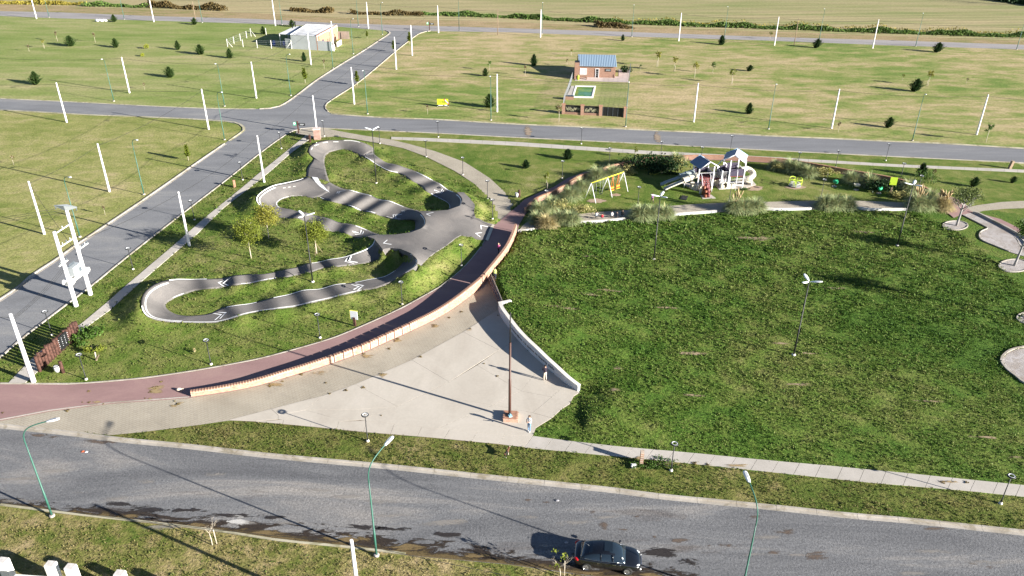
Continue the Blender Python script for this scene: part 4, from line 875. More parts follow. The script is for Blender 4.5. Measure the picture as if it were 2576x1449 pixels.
for q,(a,b) in enumerate(segs):
    z0=-.05 if b<s_tun0+.05 else .02
    o=wallseg(a,b,z0,inset=.012).build('wall_core',m_mort,br); o.location=-PWL[0]
    # face bricks on the plaza side, coping units
    n=int((b-a)/.26)
    for c in range(13):
        zc=.045+c*.098
        off=.13*(c%2)
        for k in range(n+1):
            s=a+.12+k*.26+off*.9
            if s>b-.1: continue
            if zc+.05>ptop(s)-.13: continue
            p=pw(s);t=pt_(s); nr=Vector((-t.y,t.x,0)); cc=Vector((p.x,p.y,zc))+nr*.02
            bricks_face[rnd.choice((0,0,1,2))].box(cc,(.235,.05,.078),0,math.atan2(t.y,t.x))
    n=int((b-a)/.128)
    for k in range(n): cop.append(a+.064+k*(b-a)/n)
for k,mbx in enumerate(bricks_face):
    o=mbx.build('brick_facing',bmat_units[k],br); o.location=-PWL[0]; o['kind']='stuff'
far=[MB(),MB()]
for k,s in enumerate(cop):
    p=pw(s);t=pt_(s);nr=Vector((-t.y,t.x,0)); c=Vector((p.x,p.y,ptop(s)-.065))+nr*.15; rz=math.atan2(t.y,t.x)
    if k<300: obj('brick',ume[3] if k%2 else ume[0],br,c-PWL[0],rz)
    else: far[k%2].box(c,(.108,.31,.13),0,rz)
for k in (0,1):
    o=far[k].build('coping_course',[bmat_units[0],m_bdark][k],br); o.location=-PWL[0]; o['kind']='stuff'
# tunnel opening as a flat dark slab of painted shade, then the steps
tun=thing('footbridge','tunnel opening with its shade painted as a dark slab under the red path beside the lawn steps','tunnel',at(1225,715))
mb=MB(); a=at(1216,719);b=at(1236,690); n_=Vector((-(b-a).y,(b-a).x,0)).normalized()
mb.prism([a,b,b+n_*.5,a+n_*.5],-.02,.052); mb.build('tunnel_shade_slab',m_tunshade,tun).location=-at(1225,715)
st=thing('bench_steps','two long dark concrete bench steps between the tunnel and the white wall','steps',STEP[0])
for k,(z,u0,u1) in enumerate([(.38,.0,.45),(.72,.45,.9)]):
    P=[STEP[i].lerp(STEPR[i],u) for u in (u0,) for i in range(3)]+[STEP[i].lerp(STEPR[i],u1) for i in (2,1,0)]
    mb=MB(); mb.prism([(p.x,p.y) for p in P],-.05,z); mb.build('step',base('stained_concrete',(.16,.13,.13),.9,noise=(.5,1.2)),st).location=-STEP[0]
    Q=[STEP[i].lerp(STEPR[i],u0+.12) for i in range(3)]+[STEP[i].lerp(STEPR[i],u0+.27) for i in (2,1,0)]
    mb=MB(); mb.prism([(p.x,p.y) for p in Q],z,z+.02); mb.build('painted_strip',base('worn_pale_paint',(.34,.34,.36),.8,noise=(.6,2)),st).location=-STEP[0]
mb=MB(); P=[STEP[i].lerp(STEPR[i],.9) for i in range(3)]+[STEP[i].lerp(STEPR[i],1.04) for i in (2,1,0)]; mb.prism([(p.x,p.y) for p in P],-.05,1.02); mb.build('retaining_edge',m_kerb,st).location=-STEP[0]
# white retaining wall with the quotation
ww=thing('retaining_wall','curved white concrete retaining wall with black Spanish lettering and a pale cap','wall',wall_w[0])
O=wall_w[0]
def offw(pts,d): return offset(pts,-d)
nW=len(wall_w); zt=[float(np.interp(i/(nW-1),[0,.1,.6,.82,1],[1.12,1.22,1.22,1.0,.72])) for i in range(nW)]
inner=offset(wall_w,.0); outer=offset(wall_w,-.30)
sgn=1
# choose the side away from the plaza
if (outer[nW//2]-at(1300,980)).length<(inner[nW//2]-at(1300,980)).length: outer=offset(wall_w,.30); sgn=-1
def wallstrip(mb,Lp,Rp,zlo,zhi,mi=0):
    n=len(Lp); g=lambda z,i: z[i] if hasattr(z,'__len__') else z
    vs=[(p.x-O.x,p.y-O.y,g(zhi,i)) for i,p in enumerate(Lp)]+[(p.x-O.x,p.y-O.y,g(zhi,i)) for i,p in enumerate(Rp)]+[(p.x-O.x,p.y-O.y,g(zlo,i)) for i,p in enumerate(Lp)]+[(p.x-O.x,p.y-O.y,g(zlo,i)) for i,p in enumerate(Rp)]
    fs=[]
    for i in range(n-1): fs+= [(i,i+1,n+i+1,n+i),(i,2*n+i,2*n+i+1,i+1),(n+i,n+i+1,3*n+i+1,3*n+i)]
    fs+=[(0,n,3*n,2*n),(n-1,3*n-1,4*n-1,2*n-1)]; mb.add(vs,fs,mi)
mb=MB(); wallstrip(mb,inner,outer,-.1,[z-.1 for z in zt]); mb.build('wall_body',m_wallw,ww)
mb=MB(); wallstrip(mb,offset(wall_w,.03*sgn),offset(wall_w,-.36*sgn),[z-.1 for z in zt],zt); mb.build('wall_cap',m_cap,ww)
# return leg at the left end
a=outer[0]; b=at(1275,757.5,1.0); d=(b-a); d.z=0; b=a+d.normalized()*1.15; n_=Vector((-d.y,d.x,0)).normalized()*.32
mb=MB(); mb.prism([(p.x-O.x,p.y-O.y) for p in (wall_w[0],b,b-n_,a-n_)],-.1,1.018); mb.build('wall_body',m_wallw,ww)
mb=MB(); mb.prism([(p.x-O.x,p.y-O.y) for p in (wall_w[0],b,b-n_*1.1,a-n_*1.1)],1.02,1.124); mb.build('wall_cap',m_cap,ww)
# lettering following the wall: each letter is a raised flat shape
def textmesh(body,size,ext=.008,font=None):
    cu=bpy.data.curves.new('lettering','FONT'); cu.body=body; cu.size=size; cu.extrude=ext; cu.offset=size*.012; cu.resolution_u=3
    o=bpy.data.objects.new('t',cu); COL.objects.link(o); dg=bpy.context.evaluated_depsgraph_get(); dg.update(); me=bpy.data.meshes.new_from_object(o.evaluated_get(dg)); bpy.data.objects.remove(o); return me
txt='Seamos libres y lo demas no importa nada'
wl=[0]
for p,q in zip(wall_w[:-1],wall_w[1:]): wl.append(wl[-1]+(q-p).length)
s0=wl[min(range(nW),key=lambda i:(wall_w[i]-at(1284,835)).length)]; s1=wl[min(range(nW),key=lambda i:(wall_w[i]-at(1393,945)).length)]
adv={c:.60 for c in 'abcdefghijklmnopqrstuvwxyzS'}; adv.update({'m':.92,'i':.30,'l':.30,'r':.42,'t':.38,' ':.34,'s':.52,'S':.68,'p':.62,'y':.56})
tot=sum(adv[c] for c in txt); size=(s1-s0)/tot; lets=MB(); cur=s0
lm={}
sizev=min(.62,size*1.0)
for c in txt:
    wdt=adv[c]*size
    if c!=' ':
        if c not in lm:
            me=textmesh(c,1.0,.012); xs=[v.co.x for v in me.vertices]; lm[c]=([v.co.copy() for v in me.vertices],[tuple(p.vertices) for p in me.polygons],min(xs),max(xs))
        vs,fs,xa,xb=lm[c]; s=cur+wdt*.5; i=0
        while i<nW-2 and wl[i+1]<s:i+=1
        p=wall_w[i].lerp(wall_w[i+1],(s-wl[i])/(wl[i+1]-wl[i])); t=(wall_w[i+1]-wall_w[i]).normalized(); nr=Vector((t.y,-t.x,0))*sgn
        out=[]
        for v in vs:
            xx=(v.x-(xa+xb)/2)*size*1.0; q=p+t*xx+nr*(.012+v.z*.8); out.append((q.x-O.x,q.y-O.y,.48+v.y*sizev*.85))
        lets.add(out,fs)
    cur+=wdt
lets.build('lettering',m_black,ww)
# playground retaining wall of brick
pw_=thing('brick_wall','curved brick retaining wall around the playground, half hidden by pampas grass','wall',at(1323,537))
e=resample([at(*p) for p in catmull(WALLIN[2:-1],4)],.8); O2=at(1323,537)
mb=MB(); o_=offset(e,-.28); ribbon(mb,[p-O2 for p in e],[p-O2 for p in o_],-.1,.72); mb.build('wall_body',m_brick,pw_)
mb=MB(); ribbon(mb,[p-O2 for p in offset(e,.02)],[p-O2 for p in offset(e,-.30)],.72,.82); mb.build('coping',m_bunit,pw_)
# low white seat walls in front of the playground path
SEAT=[([(1303,586),(1325,584),(1346,580.5)],'short white seat wall beside the brick wall end'),([(1460.6,563),(1513,560.5),(1580.7,553.3)],'white seat wall with five people sitting on it'),([(1695.8,543.5),(1763.5,538.3),(1813.5,534.5)],'white seat wall in the middle of the playground path'),
([(1916,527.5),(1960,530.6),(2044.6,528.2)],'white seat wall right of the middle pampas clump'),([(2152,525.5),(2182,530),(2240,530.8),(2284,530)],'rightmost white seat wall of the playground path')]
for px,lb in SEAT:
    e=resample([at(*p) for p in catmull(px,4)],.8); O3=e[0]; t=thing('seat_wall',lb,'seat wall',O3,group='white seat walls along the playground path')
    mb=MB(); ribbon(mb,[p-O3 for p in offset(e,-.03)],[p-O3 for p in offset(e,-.28)],-.1,.27); mb.build('wall_body',m_wallw,t)
    mb=MB(); ribbon(mb,[p-O3 for p in e],[p-O3 for p in offset(e,-.31)],.27,.33); mb.build('seat',m_cap,t)
# ------------------------------------------------------------------ concrete poles and cables
PH=7.39
def make_pole(r0,r1,h,mat,name='utility_pole'):
    mb=MB(); mb.tube([(0,0,-.3),(0,0,0),(0,0,h*.5),(0,0,h)],[r0,r0,(r0+r1)/2,r1],12); return mb.mesh('shaft',mat)
pole_me=make_pole(.17,.105,PH,m_pole); pole_big=make_pole(.22,.14,1.0,m_pole)
clamp=MB(); clamp.torus((0,0,PH-.28),.125,.022,12,5); clamp.tube([(.12,0,PH-.28),(.26,0,PH-.26),(.28,0,PH-.36)],.018,5); clamp_me=clamp.mesh('cable_clamp',m_iron)
POLES=[]
def pole(base,label,group='concrete utility poles',h=PH,me=None,rz=0,z=0,fat=1.0,cl=True):
    p=at(*base,z) if not isinstance(base,Vector) else base
    t=thing('utility_pole',label,'utility pole',p,rz,group); o=obj('shaft',me or pole_me,t); 
    o.scale=(fat,fat,h/PH)
    if cl: c=obj('cable_clamp',clamp_me,t); c.location.z=h-PH
    POLES.append((p,h)); return p,h
PL=[((325.8,233.9),'white concrete pole left of centre in the green field above the left street'),((168,307.7),'white concrete pole just below the left street, leftmost'),((525,325.8),'white concrete pole left of the crossroads below the left street'),
((645,247),'white concrete pole in the field above the crossroads, beside a green street lamp'),((926.7,72.6),'white concrete pole near the corner of the far street above the yellow bush'),((1102.9,82.6),'white concrete pole at the far right corner of the diagonal street'),
((1037,140),'white concrete pole right of the upper diagonal street, second from its far end'),((996.8,174.6),'white concrete pole right of the upper diagonal street, halfway along'),((891.2,262),'white concrete pole right of the diagonal street nearest the crossroads'),
((1250.5,281.5),'white concrete pole beside the conifer left of the brick house lot'),((782.4,163),'white concrete pole in the grass in front of the unfinished white house'),((840,128.5),'white concrete pole at the right corner of the unfinished white house'),((1359.3,93.8),'white concrete pole on the near side of the far street, above the brick house'),
((1707,103.3),'white concrete pole beside the far street right of the blue roofed house'),((1744.9,307),'leaning-looking white pole right of the fenced brick house by the park street'),((1947.8,114.3),'white concrete pole by the far street next to a wooden pole'),
((2194.7,121.8),'rightmost white concrete pole beside the far street'),((2091.6,323.3),'white concrete pole above the park street, second from the right edge'),((2456.2,339),'rightmost white concrete pole above the park street'),
((275.5,482.2),'white concrete pole in the left field, right of the bigger near pole'),((111.6,589),'white concrete pole in the left field above the transformer poles'),((476.6,618.3),'white concrete pole standing on the edge of the concrete walkway by the pump track'),((664.5,458.4),'white concrete pole beside the walkway above the left bowl of the pump track'),
((92,47),'white concrete pole at the top left edge of the photo'),((387,55),'white concrete pole at the top beside a small conifer, cut by the frame'),((692.8,65),'white concrete pole at the top left of the unfinished house, cut by the frame'),((2700,355),'white concrete pole just outside the right edge')]
pp={}
for b_,lb in PL[:-1]: pp[b_]=pole(b_,lb)
pole((84.6,960.3),'big white pole at the end of the log fence, lower left corner of the park',fat=1.35,h=hgt(at(84.6,960.3),25,790)); pnear=POLES[-1]
pk=at(797,334); pole((797,334),'white concrete pole rising behind the brick pillar at the crossroads',h=hgt(pk,786,240))
# near pole whose foot is below the picture
d_=ray(884,1359); t_=(HC-PH)/(-d_.z); pn=Vector((d_.x*t_,d_.y*t_,0)); pole(pn,'near white pole at the bottom edge left of the green street lamp',fat=1.0)
for b_,tp,lb in [((492,50),(483,4),'thin brown wooden pole behind the small conifer at the top left'),((1252,88),(1251.5,22.5),'thin wooden pole on the far street above the brick house field'),((1997.5,114),(2002.8,45.8),'thin wooden pole on the far street beside the white pole on the right')]:
    mb=MB(); h=hgt(at(*b_),*tp); mb.tube([(0,0,-.2),(0,0,h)],[.11,.08],8); t=thing('wooden_pole',lb,'wooden pole',at(*b_),group='thin wooden poles along the far street'); mb.build('shaft',m_wood,t)
# sagging cables
def cable(pts,label,r=.022,sag=.035):
    mb=MB(); P=[]
    for a,b in zip(pts[:-1],pts[1:]):
        L=(b-a).length
        for k in range(10):
            t=k/10; q=a.lerp(b,t); q.z-=4*sag*L*t*(1-t)*.6; P.append(q)
    P.append(pts[-1]); O_=P[0].copy(); mb.tube([p-O_ for p in P],r,4)
    o=mb.build('cable',m_wire,None,O_,0,label=label,category='cable',group='overhead cables'); return o
def top(b,dz=-.3): p=at(*b); return Vector((p.x,p.y,PH+dz))
tp=top
cable([top((-250,205)),top((325.8-0,233.9)),top((645,247))],'cable over the upper left field between two white poles')
cable([top((-200,290)),top((168,307.7)),top((525,325.8))],'cable along the left street over its near side')
cable([top((645,247)),top((782.4,163)),top((840,128.5))],'cable from the upper field to the unfinished house')
cable([top((891.2,262)),top((996.8,174.6)),top((1037,140)),top((1102.9,82.6))],'cable along the upper diagonal street')
cable([top((891.2,262)),top((1250.5,281.5)),Vector((*at(1573,300)[:2],PH-.5)),top((1744.9,307)),top((2091.6,323.3)),top((2456.2,339)),top((2800,356))],'long cable above the park street')
cable([top((926.7,72.6)),top((1102.9,82.6)),top((1359.3,93.8)),top((1707,103.3)),top((1947.8,114.3)),top((2194.7,121.8)),top((2560,134))],'long cable beside the far street')
cable([top((-200,38)),top((92,47)),top((387,55)),top((692.8,65)),top((926.7,72.6))],'cable beside the far street on the left')
cable([top((525,325.8)),top((275.5,482.2)),top((111.6,589))],'cable over the left field towards the transformer poles')
cable([Vector((*pk[:2],7.1)),top((664.5,458.4)),top((476.6,618.3))],'cable beside the pump track over the walkway')
cable([Vector((*pk[:2],7.1)),top((891.2,262))],'cable crossing the crossroads')
cable([top((111.6,589)),Vector((*at(227.7,741)[:2],5.0))],'cable from the left field pole to the transformer')
cable([Vector((*at(227.7,741)[:2],6.6)),top((476.6,618.3))],'cable from the transformer to the walkway pole')
nb=Vector((pnear[0].x,pnear[0].y,pnear[1]-.35))
for k in range(3):
    cable([Vector((*at(191.4,770)[:2],5.1-.25*k)),nb+Vector((.1,0,-.12*k))],'%s of three cables from the transformer down to the big near pole'%('uppermost','middle','lowest')[k],.018)
cable([nb,nb+Vector((-40,6,0))],'cable leaving the big near pole to the left')
cable([Vector((pn.x,pn.y,PH-.2))+Vector((-46,8,0)),Vector((pn.x,pn.y,PH-.2)),Vector((pn.x,pn.y,PH-.2))+Vector((46,-9,0))],'cable over the near grass at the bottom edge',.02)
# ------------------------------------------------------------------ transformer on two poles
TA=at(191.4,770); TB=at(227.7,741); hA=hgt(TA,131,584); hB=hgt(TB,159,523)
tr=thing('transformer_station','electricity transformer on a platform between two tall white poles beside the street','transformer',TA)
rel=TB-TA; az=math.atan2(rel.y,rel.x); LD=rel.length; ux=Vector((math.cos(az),math.sin(az),0)); uy=Vector((-ux.y,ux.x,0))
for p,h in ((Vector((0,0,0)),hA),(rel,hB)):
    mb=MB(); mb.tube([p+Vector((0,0,-.3)),p,p+Vector((0,0,h))],[.26,.25,.17],14); mb.build('pole',m_pole,tr)
zb=3.1
mb=MB(); mid=rel*.5
for s in (-.32,.32): mb.box(mid+uy*s+Vector((0,0,zb)),(LD+1.1,.16,.34),0,az)
mb.build('platform_beam',m_white,tr)
for p in (Vector((0,0,zb)),rel+Vector((0,0,zb))):
    mb=MB(); mb.box(p,(.75,.95,.5),0,az); mb.box(p+Vector((0,0,-.34)),(.5,.7,.2),0,az); mb.build('platform_bracket',m_white,tr)
mb=MB(); c=mid+Vector((0,0,zb+.75)); mb.box(c,(1.25,.7,1.0),0,az)
for k in range(7): mb.box(c+ux*(-.5+k*.165)+uy*-.42,(.05,.18,.8),0,az); mb.box(c+ux*(-.5+k*.165)+uy*.42,(.05,.18,.8),0,az)
mb.box(c+Vector((0,0,.54)),(1.35,.8,.08),0,az); mb.build('transformer_tank',m_grey,tr)
mb=MB(); mb.box(c+ux*.3+uy*-.52,(.3,.04,.35),0,az); mb.build('rating_plate',m_iron,tr)
for k in range(5):
    mb=MB(); q=c+ux*(-.45+.2*k)+uy*.1+Vector((0,0,.58)); mb.lathe([(.03,0),(.07,.05),(.04,.09),(.07,.13),(.04,.17),(.06,.21),(.02,.34)],8,q); mb.build('insulator',m_iron,tr)
def xarm(p,z,L,n,nm='crossarm',zz=0,perp=False,ps=0):
    d=uy if perp else ux; mb=MB(); q=p+Vector((0,0,z))+d*ps; mb.box(q,(L,.1,.1),0,az+(math.pi/2 if perp else 0)); mb.build(nm,m_white,tr)
    for k in range(n):
        mb=MB(); qq=q+d*(-L/2+.15+(L-.3)*k/(n-1))+Vector((0,0,.05)); mb.lathe([(.03,0),(.075,.06),(.04,.1),(.075,.15),(.04,.19),(.06,.24),(.02,.30)],8,qq); mb.build('insulator',m_grey if k%2 else m_iron,tr)
xarm(mid,hA-.25,LD,3); xarm(mid,hA-1.9,LD+.2,5); xarm(rel,5.6,1.9,5,perp=False,ps=.9); xarm(Vector((0,0,0)),5.3,1.5,5,ps=-.0)
# wedge shaped concrete head
mb=MB(); q=rel+Vector((0,0,hB)); w_=1.35
mb.add([q+ux*0+uy*w_+Vector((0,0,.18)),q-uy*w_+Vector((0,0,.18)),q+ux*.28+Vector((0,0,.26)),q-ux*.28+Vector((0,0,.26)),q+ux*.16+Vector((0,0,-.35)),q-ux*.16+Vector((0,0,-.35)),q+uy*w_+Vector((0,0,.05)),q-uy*w_+Vector((0,0,.05))],
 [(0,3,1,2),(0,2,4,6),(0,6,5,3),(1,7,4,2),(1,3,5,7),(4,7,5,6)]); fixn_me=mb.mesh('crossarm_head',m_grey); fixn(fixn_me); obj('crossarm_head',fixn_me,tr)
for s in (-1.2,0,1.2):
    mb=MB(); q2=q+uy*s+Vector((0,0,-.02)); mb.lathe([(.02,0),(.06,-.06),(.03,-.1),(.06,-.15),(.03,-.2),(.05,-.26)],8,q2); mb.build('insulator',m_iron,tr)
    W0=TA+q+uy*s+Vector((0,0,-.25)); cable([W0,W0+Vector((-34,-9,-.5))],'%s high voltage line leaving the transformer poles to the left'%{-1.2:'nearest',0:'middle',1.2:'farthest'}[s],.016)
# ------------------------------------------------------------------ street lights (green curved)
def make_streetlight(far=False):
    t=thing('street_light','x','street light'); g=m_green
    H=8.3; mb=MB(); mb.lathe([(.22,-.1),(.20,.14),(.15,.18)],10); mb.build('footing',m_gravel,t)
    pts=[(0,0,0),(0,0,2.0),(0,0,4.5),(0,0,H-1.4)]; arc=[(0,0,H-1.4),(.03,0,H-.7),(.28,0,H-.15),(.75,0,H+.18),(1.35,0,H+.38),(1.9,0,H+.5)]
    mb=MB(); mb.tube([(0,0,0),(0,0,2.4),(0,0,2.42),(0,0,H-2.6),(0,0,H-2.58),(0,0,H-1.4)],[.08,.08,.062,.056,.045,.042],8); mb.build('pole',g,t)
    mb=MB(); mb.tube(catmull(arc,3),.045,7,cap=False); mb.build('curved_arm',g,t)
    mb=MB(); c=(2.25,0,H+.56)
    prof_=[(-.42,.05,.03),(-.34,.11,.06),(-.1,.15,.085),(.2,.165,.09),(.42,.15,.07),(.52,.08,.03)]
    vs=[];n=10
    for x,w_,h_ in prof_:
        for k in range(n):
            a=2*math.pi*k/n; vs.append((c[0]+x,c[1]+w_*math.cos(a),c[2]+x*.18+h_*math.sin(a)*(1 if math.sin(a)>0 else .6)))
    fs=[(i*n+k,i*n+(k+1)%n,(i+1)*n+(k+1)%n,(i+1)*n+k) for i in range(len(prof_)-1) for k in range(n)]+[tuple(range(n-1,-1,-1)),tuple(range((len(prof_)-1)*n,len(prof_)*n))]
    mb.add(vs,fs,0,True); mb.build('lamp_head',m_lampw,t)
    mb=MB(); mb.box((c[0]+.12,0,c[2]+.11),(.45,.17,.02),0,0,0,-.18); mb.build('lamp_top_plate',m_lens,t)
    return t
sl0=make_streetlight(); reg(sl0); first=[True]
def streetlight(basep,headpx,label,p=None):
    p=at(*basep) if p is None else p; d=at(headpx[0],headpx[1],8.9)-p; rz=math.atan2(d.y,d.x)
    if first[0]: o=sl0; first[0]=False; o.location=p; o.rotation_euler.z=rz; o['label']=label; o['group']='green curved street lights'
    else: o=copy_tree(sl0,p,rz,label=label,group='green curved street lights')
SLT=[((286.5,255),(247.7,163),'green street light in the upper left field with its head to the left'),((565,267.7),(535,173),'green street light above the left street with its head to the left'),((565,352),(573,240.7),'green street light on the near corner left of the crossroads'),
((731.6,240.7),(742.8,145),'green street light left of the diagonal street just past the crossroads'),((888.7,135.9),(901.7,56.3),'green street light right of the unfinished house'),((962,87),(975.5,16),'green street light at the far left corner of the diagonal street'),((924.7,287),(906.7,191.4),'green street light on the right corner of the crossroads'),
((838,172),(827,85),'green street light beside the white pole of the unfinished house'),((1235,302.7),(1230,205.7),'green street light by the park street next to the conifer'),((1155,78),(1156.4,4.5),'street light right of the far corner pole'),((709.6,62.5),(703,-10),'street light at the top left of the unfinished house'),((901.7,67.6),(897,0),'street light by the far street left of the corner pole'),
((124,44),(116,-26),'street light near the top left corner of the photo'),((312.8,48.8),(303,-22),'street light at the top, left of the first far conifer'),((509,57),(500,-10),'street light at the top right of the wooden pole'),((1589,93),(1593.7,17.5),'street light on the far street right of the small dark conifer'),((1821.7,98),(1826,24),'street light behind the conifer on the far street'),((1363,86),(1365,11),'street light behind the white pole above the brick house'),
((1573.5,319),(1579.5,222.7),'green street light at the right fence corner of the brick house lot'),((2060,104),(2067.9,31),'street light behind the dark conifer by the wooden pole'),((2303,117),(2318.6,37.5),'street light on the far street left of the rightmost conifer'),((2556.8,125),(2573,46),'street light at the top right corner'),((1933,325),(1953,237),'green street light above the park street right of the leaning pole'),
((2294.8,354),(2332,252),'green street light above the park street towards the right edge'),((362.4,489.7),(357.8,361.5),'green street light in the left field beside the diagonal street'),((201,596.6),(194,456.4),'green street light just behind the transformer poles'),((131.4,1298.6),(126,1056.6),'nearest green street light on the left of the near street'),((947.3,1398),(950.5,1131.5),'near green street light in the middle of the near street')]
for b_,h_,lb in SLT: streetlight(b_,h_,lb)
hb=at(1896,1229,8.9); streetlight(None,(1896,1229),'near green street light right of the black car',p=at(1872,1449)+(at(1872,1449)-at(1899.8,1286.6,0)).normalized()*2.2)
# ------------------------------------------------------------------ park ring lamps
def make_ring():
    t=thing('ring_lamp','x','park lamp'); mb=MB(); mb.lathe([(.16,-.1),(.14,.12),(.09,.16)],10); mb.build('footing',m_cap,t)
    mb=MB(); mb.tube([(0,0,.1),(0,0,.5),(0,0,.52),(0,0,2.7)],[.06,.06,.045,.04],8); mb.build('post',m_black,t)
    mb=MB(); mb.torus((0,0,2.82),.27,.055,24,6); mb.build('lamp_ring',m_black,t)
    mb=MB(); mb.torus((0,0,2.845),.215,.028,22,5); mb.build('light_strip',m_lampw,t)
    mb=MB()
    for k in range(3): a=k*2.094; mb.tube([(0,0,2.68),(.24*math.cos(a),.24*math.sin(a),2.80)],.018,5)
    mb.build('spokes',m_black,t); return t
rl0=make_ring(); reg(rl0); fr=[True]
RL=[((925,1110),'black ring lamp standing in the grass below the concrete plaza'),((1688,1184),'black ring lamp below the concrete walkway right of the brick pillar'),((531,917),'black ring lamp above the red path, second from the log fence'),((335,678),'black ring lamp between the street and the walkway right of the transformer'),((805,850),'black ring lamp left of the white information sign'),
((1161,669),'black ring lamp in the light grass beside the girl in pink'),((131.4,842.7),'black ring lamp in the street verge behind the log fence'),((217,954.8),'black ring lamp just right of the log fence beside the red path'),((489.3,553.3),'black ring lamp in the street verge right of the walkway pole'),((610.7,452.7),'black ring lamp in the street verge above the brick marker post'),
((707.8,373.9),'black ring lamp in the verge left of the top bowl'),((1072.5,395),'black ring lamp below the grey curved path near its top'),((1164.6,440),'black ring lamp below the curved path, middle one'),((1226.4,501),'black ring lamp below the curved path near the hub'),((1239,550.8),'black ring lamp where the curved path meets the red path'),((1011.9,765.9),'black ring lamp above the red path below the right bowl'),
((816,343),'black ring lamp right of the brick pillar at the crossroads'),((955.8,361.4),'black ring lamp beside the tall lamp at the top bowl'),((1102.7,345),'black ring lamp in the verge of the park street, first from the crossroads'),((1462,362),'black ring lamp in the verge of the park street between the dirt patches'),((1836.6,382.6),'black ring lamp in the park street verge behind the play towers'),
((1661.5,397.7),'black ring lamp below the north walkway near the right dirt patch'),((1532,415),'black ring lamp in the grass above the swing'),((1414,449),'black ring lamp in the grass beside the red path left of the swing'),((1373,527),'black ring lamp rising out of the left pampas grass'),((1604,517),'black ring lamp on the playground grass right of the swing'),((1762,412),'black ring lamp behind the left play tower roof'),((1834,507),'black ring lamp below the play towers'),
((2004.6,426),'black ring lamp among pampas right of the play towers'),((2101.7,421.4),'black ring lamp above the playground wall on the right'),((2228,404),'black ring lamp on the park street verge at the right'),((2264,454.7),'black ring lamp left of the dark conifer on the right'),((2065,497),'black ring lamp behind the right pampas clump'),((2307,487),'black ring lamp behind the tall three-headed lamp on the right'),((2516.6,1267),'black ring lamp at the lower right corner')]
for b_,lb in RL:
    p=gp(*b_); rz=rnd.uniform(0,2)
    if fr[0]: fr[0]=False; rl0.location=p; rl0['label']=lb; rl0['group']='black ring lamps in the park'
    else: copy_tree(rl0,p,rz,label=lb,group='black ring lamps in the park')
# ------------------------------------------------------------------ tall three-headed lamps
def make_tri():
    t=thing('three_headed_lamp','x','tall lamp'); H=8.35; mb=MB(); mb.lathe([(.22,-.1),(.20,.1),(.12,.14)],8); mb.build('footing',m_cap,t)
    mb=MB(); mb.tube([(0,0,0),(0,0,3),(0,0,3.02),(0,0,H)],[.085,.08,.065,.05],8); mb.build('pole',m_black,t)
    for k in range(3):
        a=k*2.094+.5; mb=MB(); vs=[];n=8; dx,dy=math.cos(a),math.sin(a)
        for r,w_,h_ in [(.1,.05,.04),(.3,.13,.05),(.6,.19,.06),(.9,.18,.055),(1.1,.12,.04),(1.18,.05,.02)]:
            for j in range(n):
                q=2*math.pi*j/n; off=w_*math.cos(q); vs.append((dx*r-dy*off,dy*r+dx*off,H+.05+r*.22+h_*math.sin(q)))
        fs=[(i*n+j,i*n+(j+1)%n,(i+1)*n+(j+1)%n,(i+1)*n+j) for i in range(5) for j in range(n)]+[tuple(range(n-1,-1,-1)),tuple(range(5*n,6*n))]
        mb.add(vs,fs,0,True); mb.build('lamp_head',m_lampw,t)
    return t
tl0=make_tri(); reg(tl0)
for i,(b_,tp_,lb,rz) in enumerate([((786.7,709),(764.6,545),'tall black lamp with three white heads between the pump track lanes',1.8),((946.8,461),(935.6,325),'tall black three-headed lamp inside the upper pump track island',.3),((1644.6,652.4),(1660,494),'tall three-headed lamp on the lawn below the playground',.6),((2256.8,617.9),(2297.8,465),'tall three-headed lamp on the lawn towards the right edge',2.6),((1996.5,893),(2029,706),'tall three-headed lamp alone in the middle of the big lawn',1.2)]):
    p=gp(*b_)
    o=tl0 if i==0 else copy_tree(tl0,p,0)
    o.location=p; o.rotation_euler.z=rz; o['label']=lb; o['group']='tall black lamps with three white heads'
# ------------------------------------------------------------------ vegetation
def leafcloud(cen,rad,n,ls,seed,shape='ball',droop=0,flatten=.6):
    g=np.random.default_rng(seed); V=[]
    # clumps inside the crown so that it has gaps
    m_=max(6,n//28); c=g.normal(size=(m_,3)); c/=np.linalg.norm(c,axis=1)[:,None]; c*=(g.random(m_)**.45)[:,None]; c[:,2]=c[:,2]*.9
    cl=g.integers(0,m_,n); p=c[cl]+g.normal(size=(n,3))*.17
    P=np.array(cen)+p*np.array(rad)
    a=g.normal(size=(n,3)); a/=np.linalg.norm(a,axis=1)[:,None]; b=np.cross(a,g.normal(size=(n,3))); b/=np.linalg.norm(b,axis=1)[:,None]
    s=ls*(.6+.8*g.random(n))[:,None]
    q=np.stack([P-a*s,P+b*s*flatten,P+a*s,P-b*s*flatten],1).reshape(-1,3); return q,np.arange(4*n).reshape(-1,4)
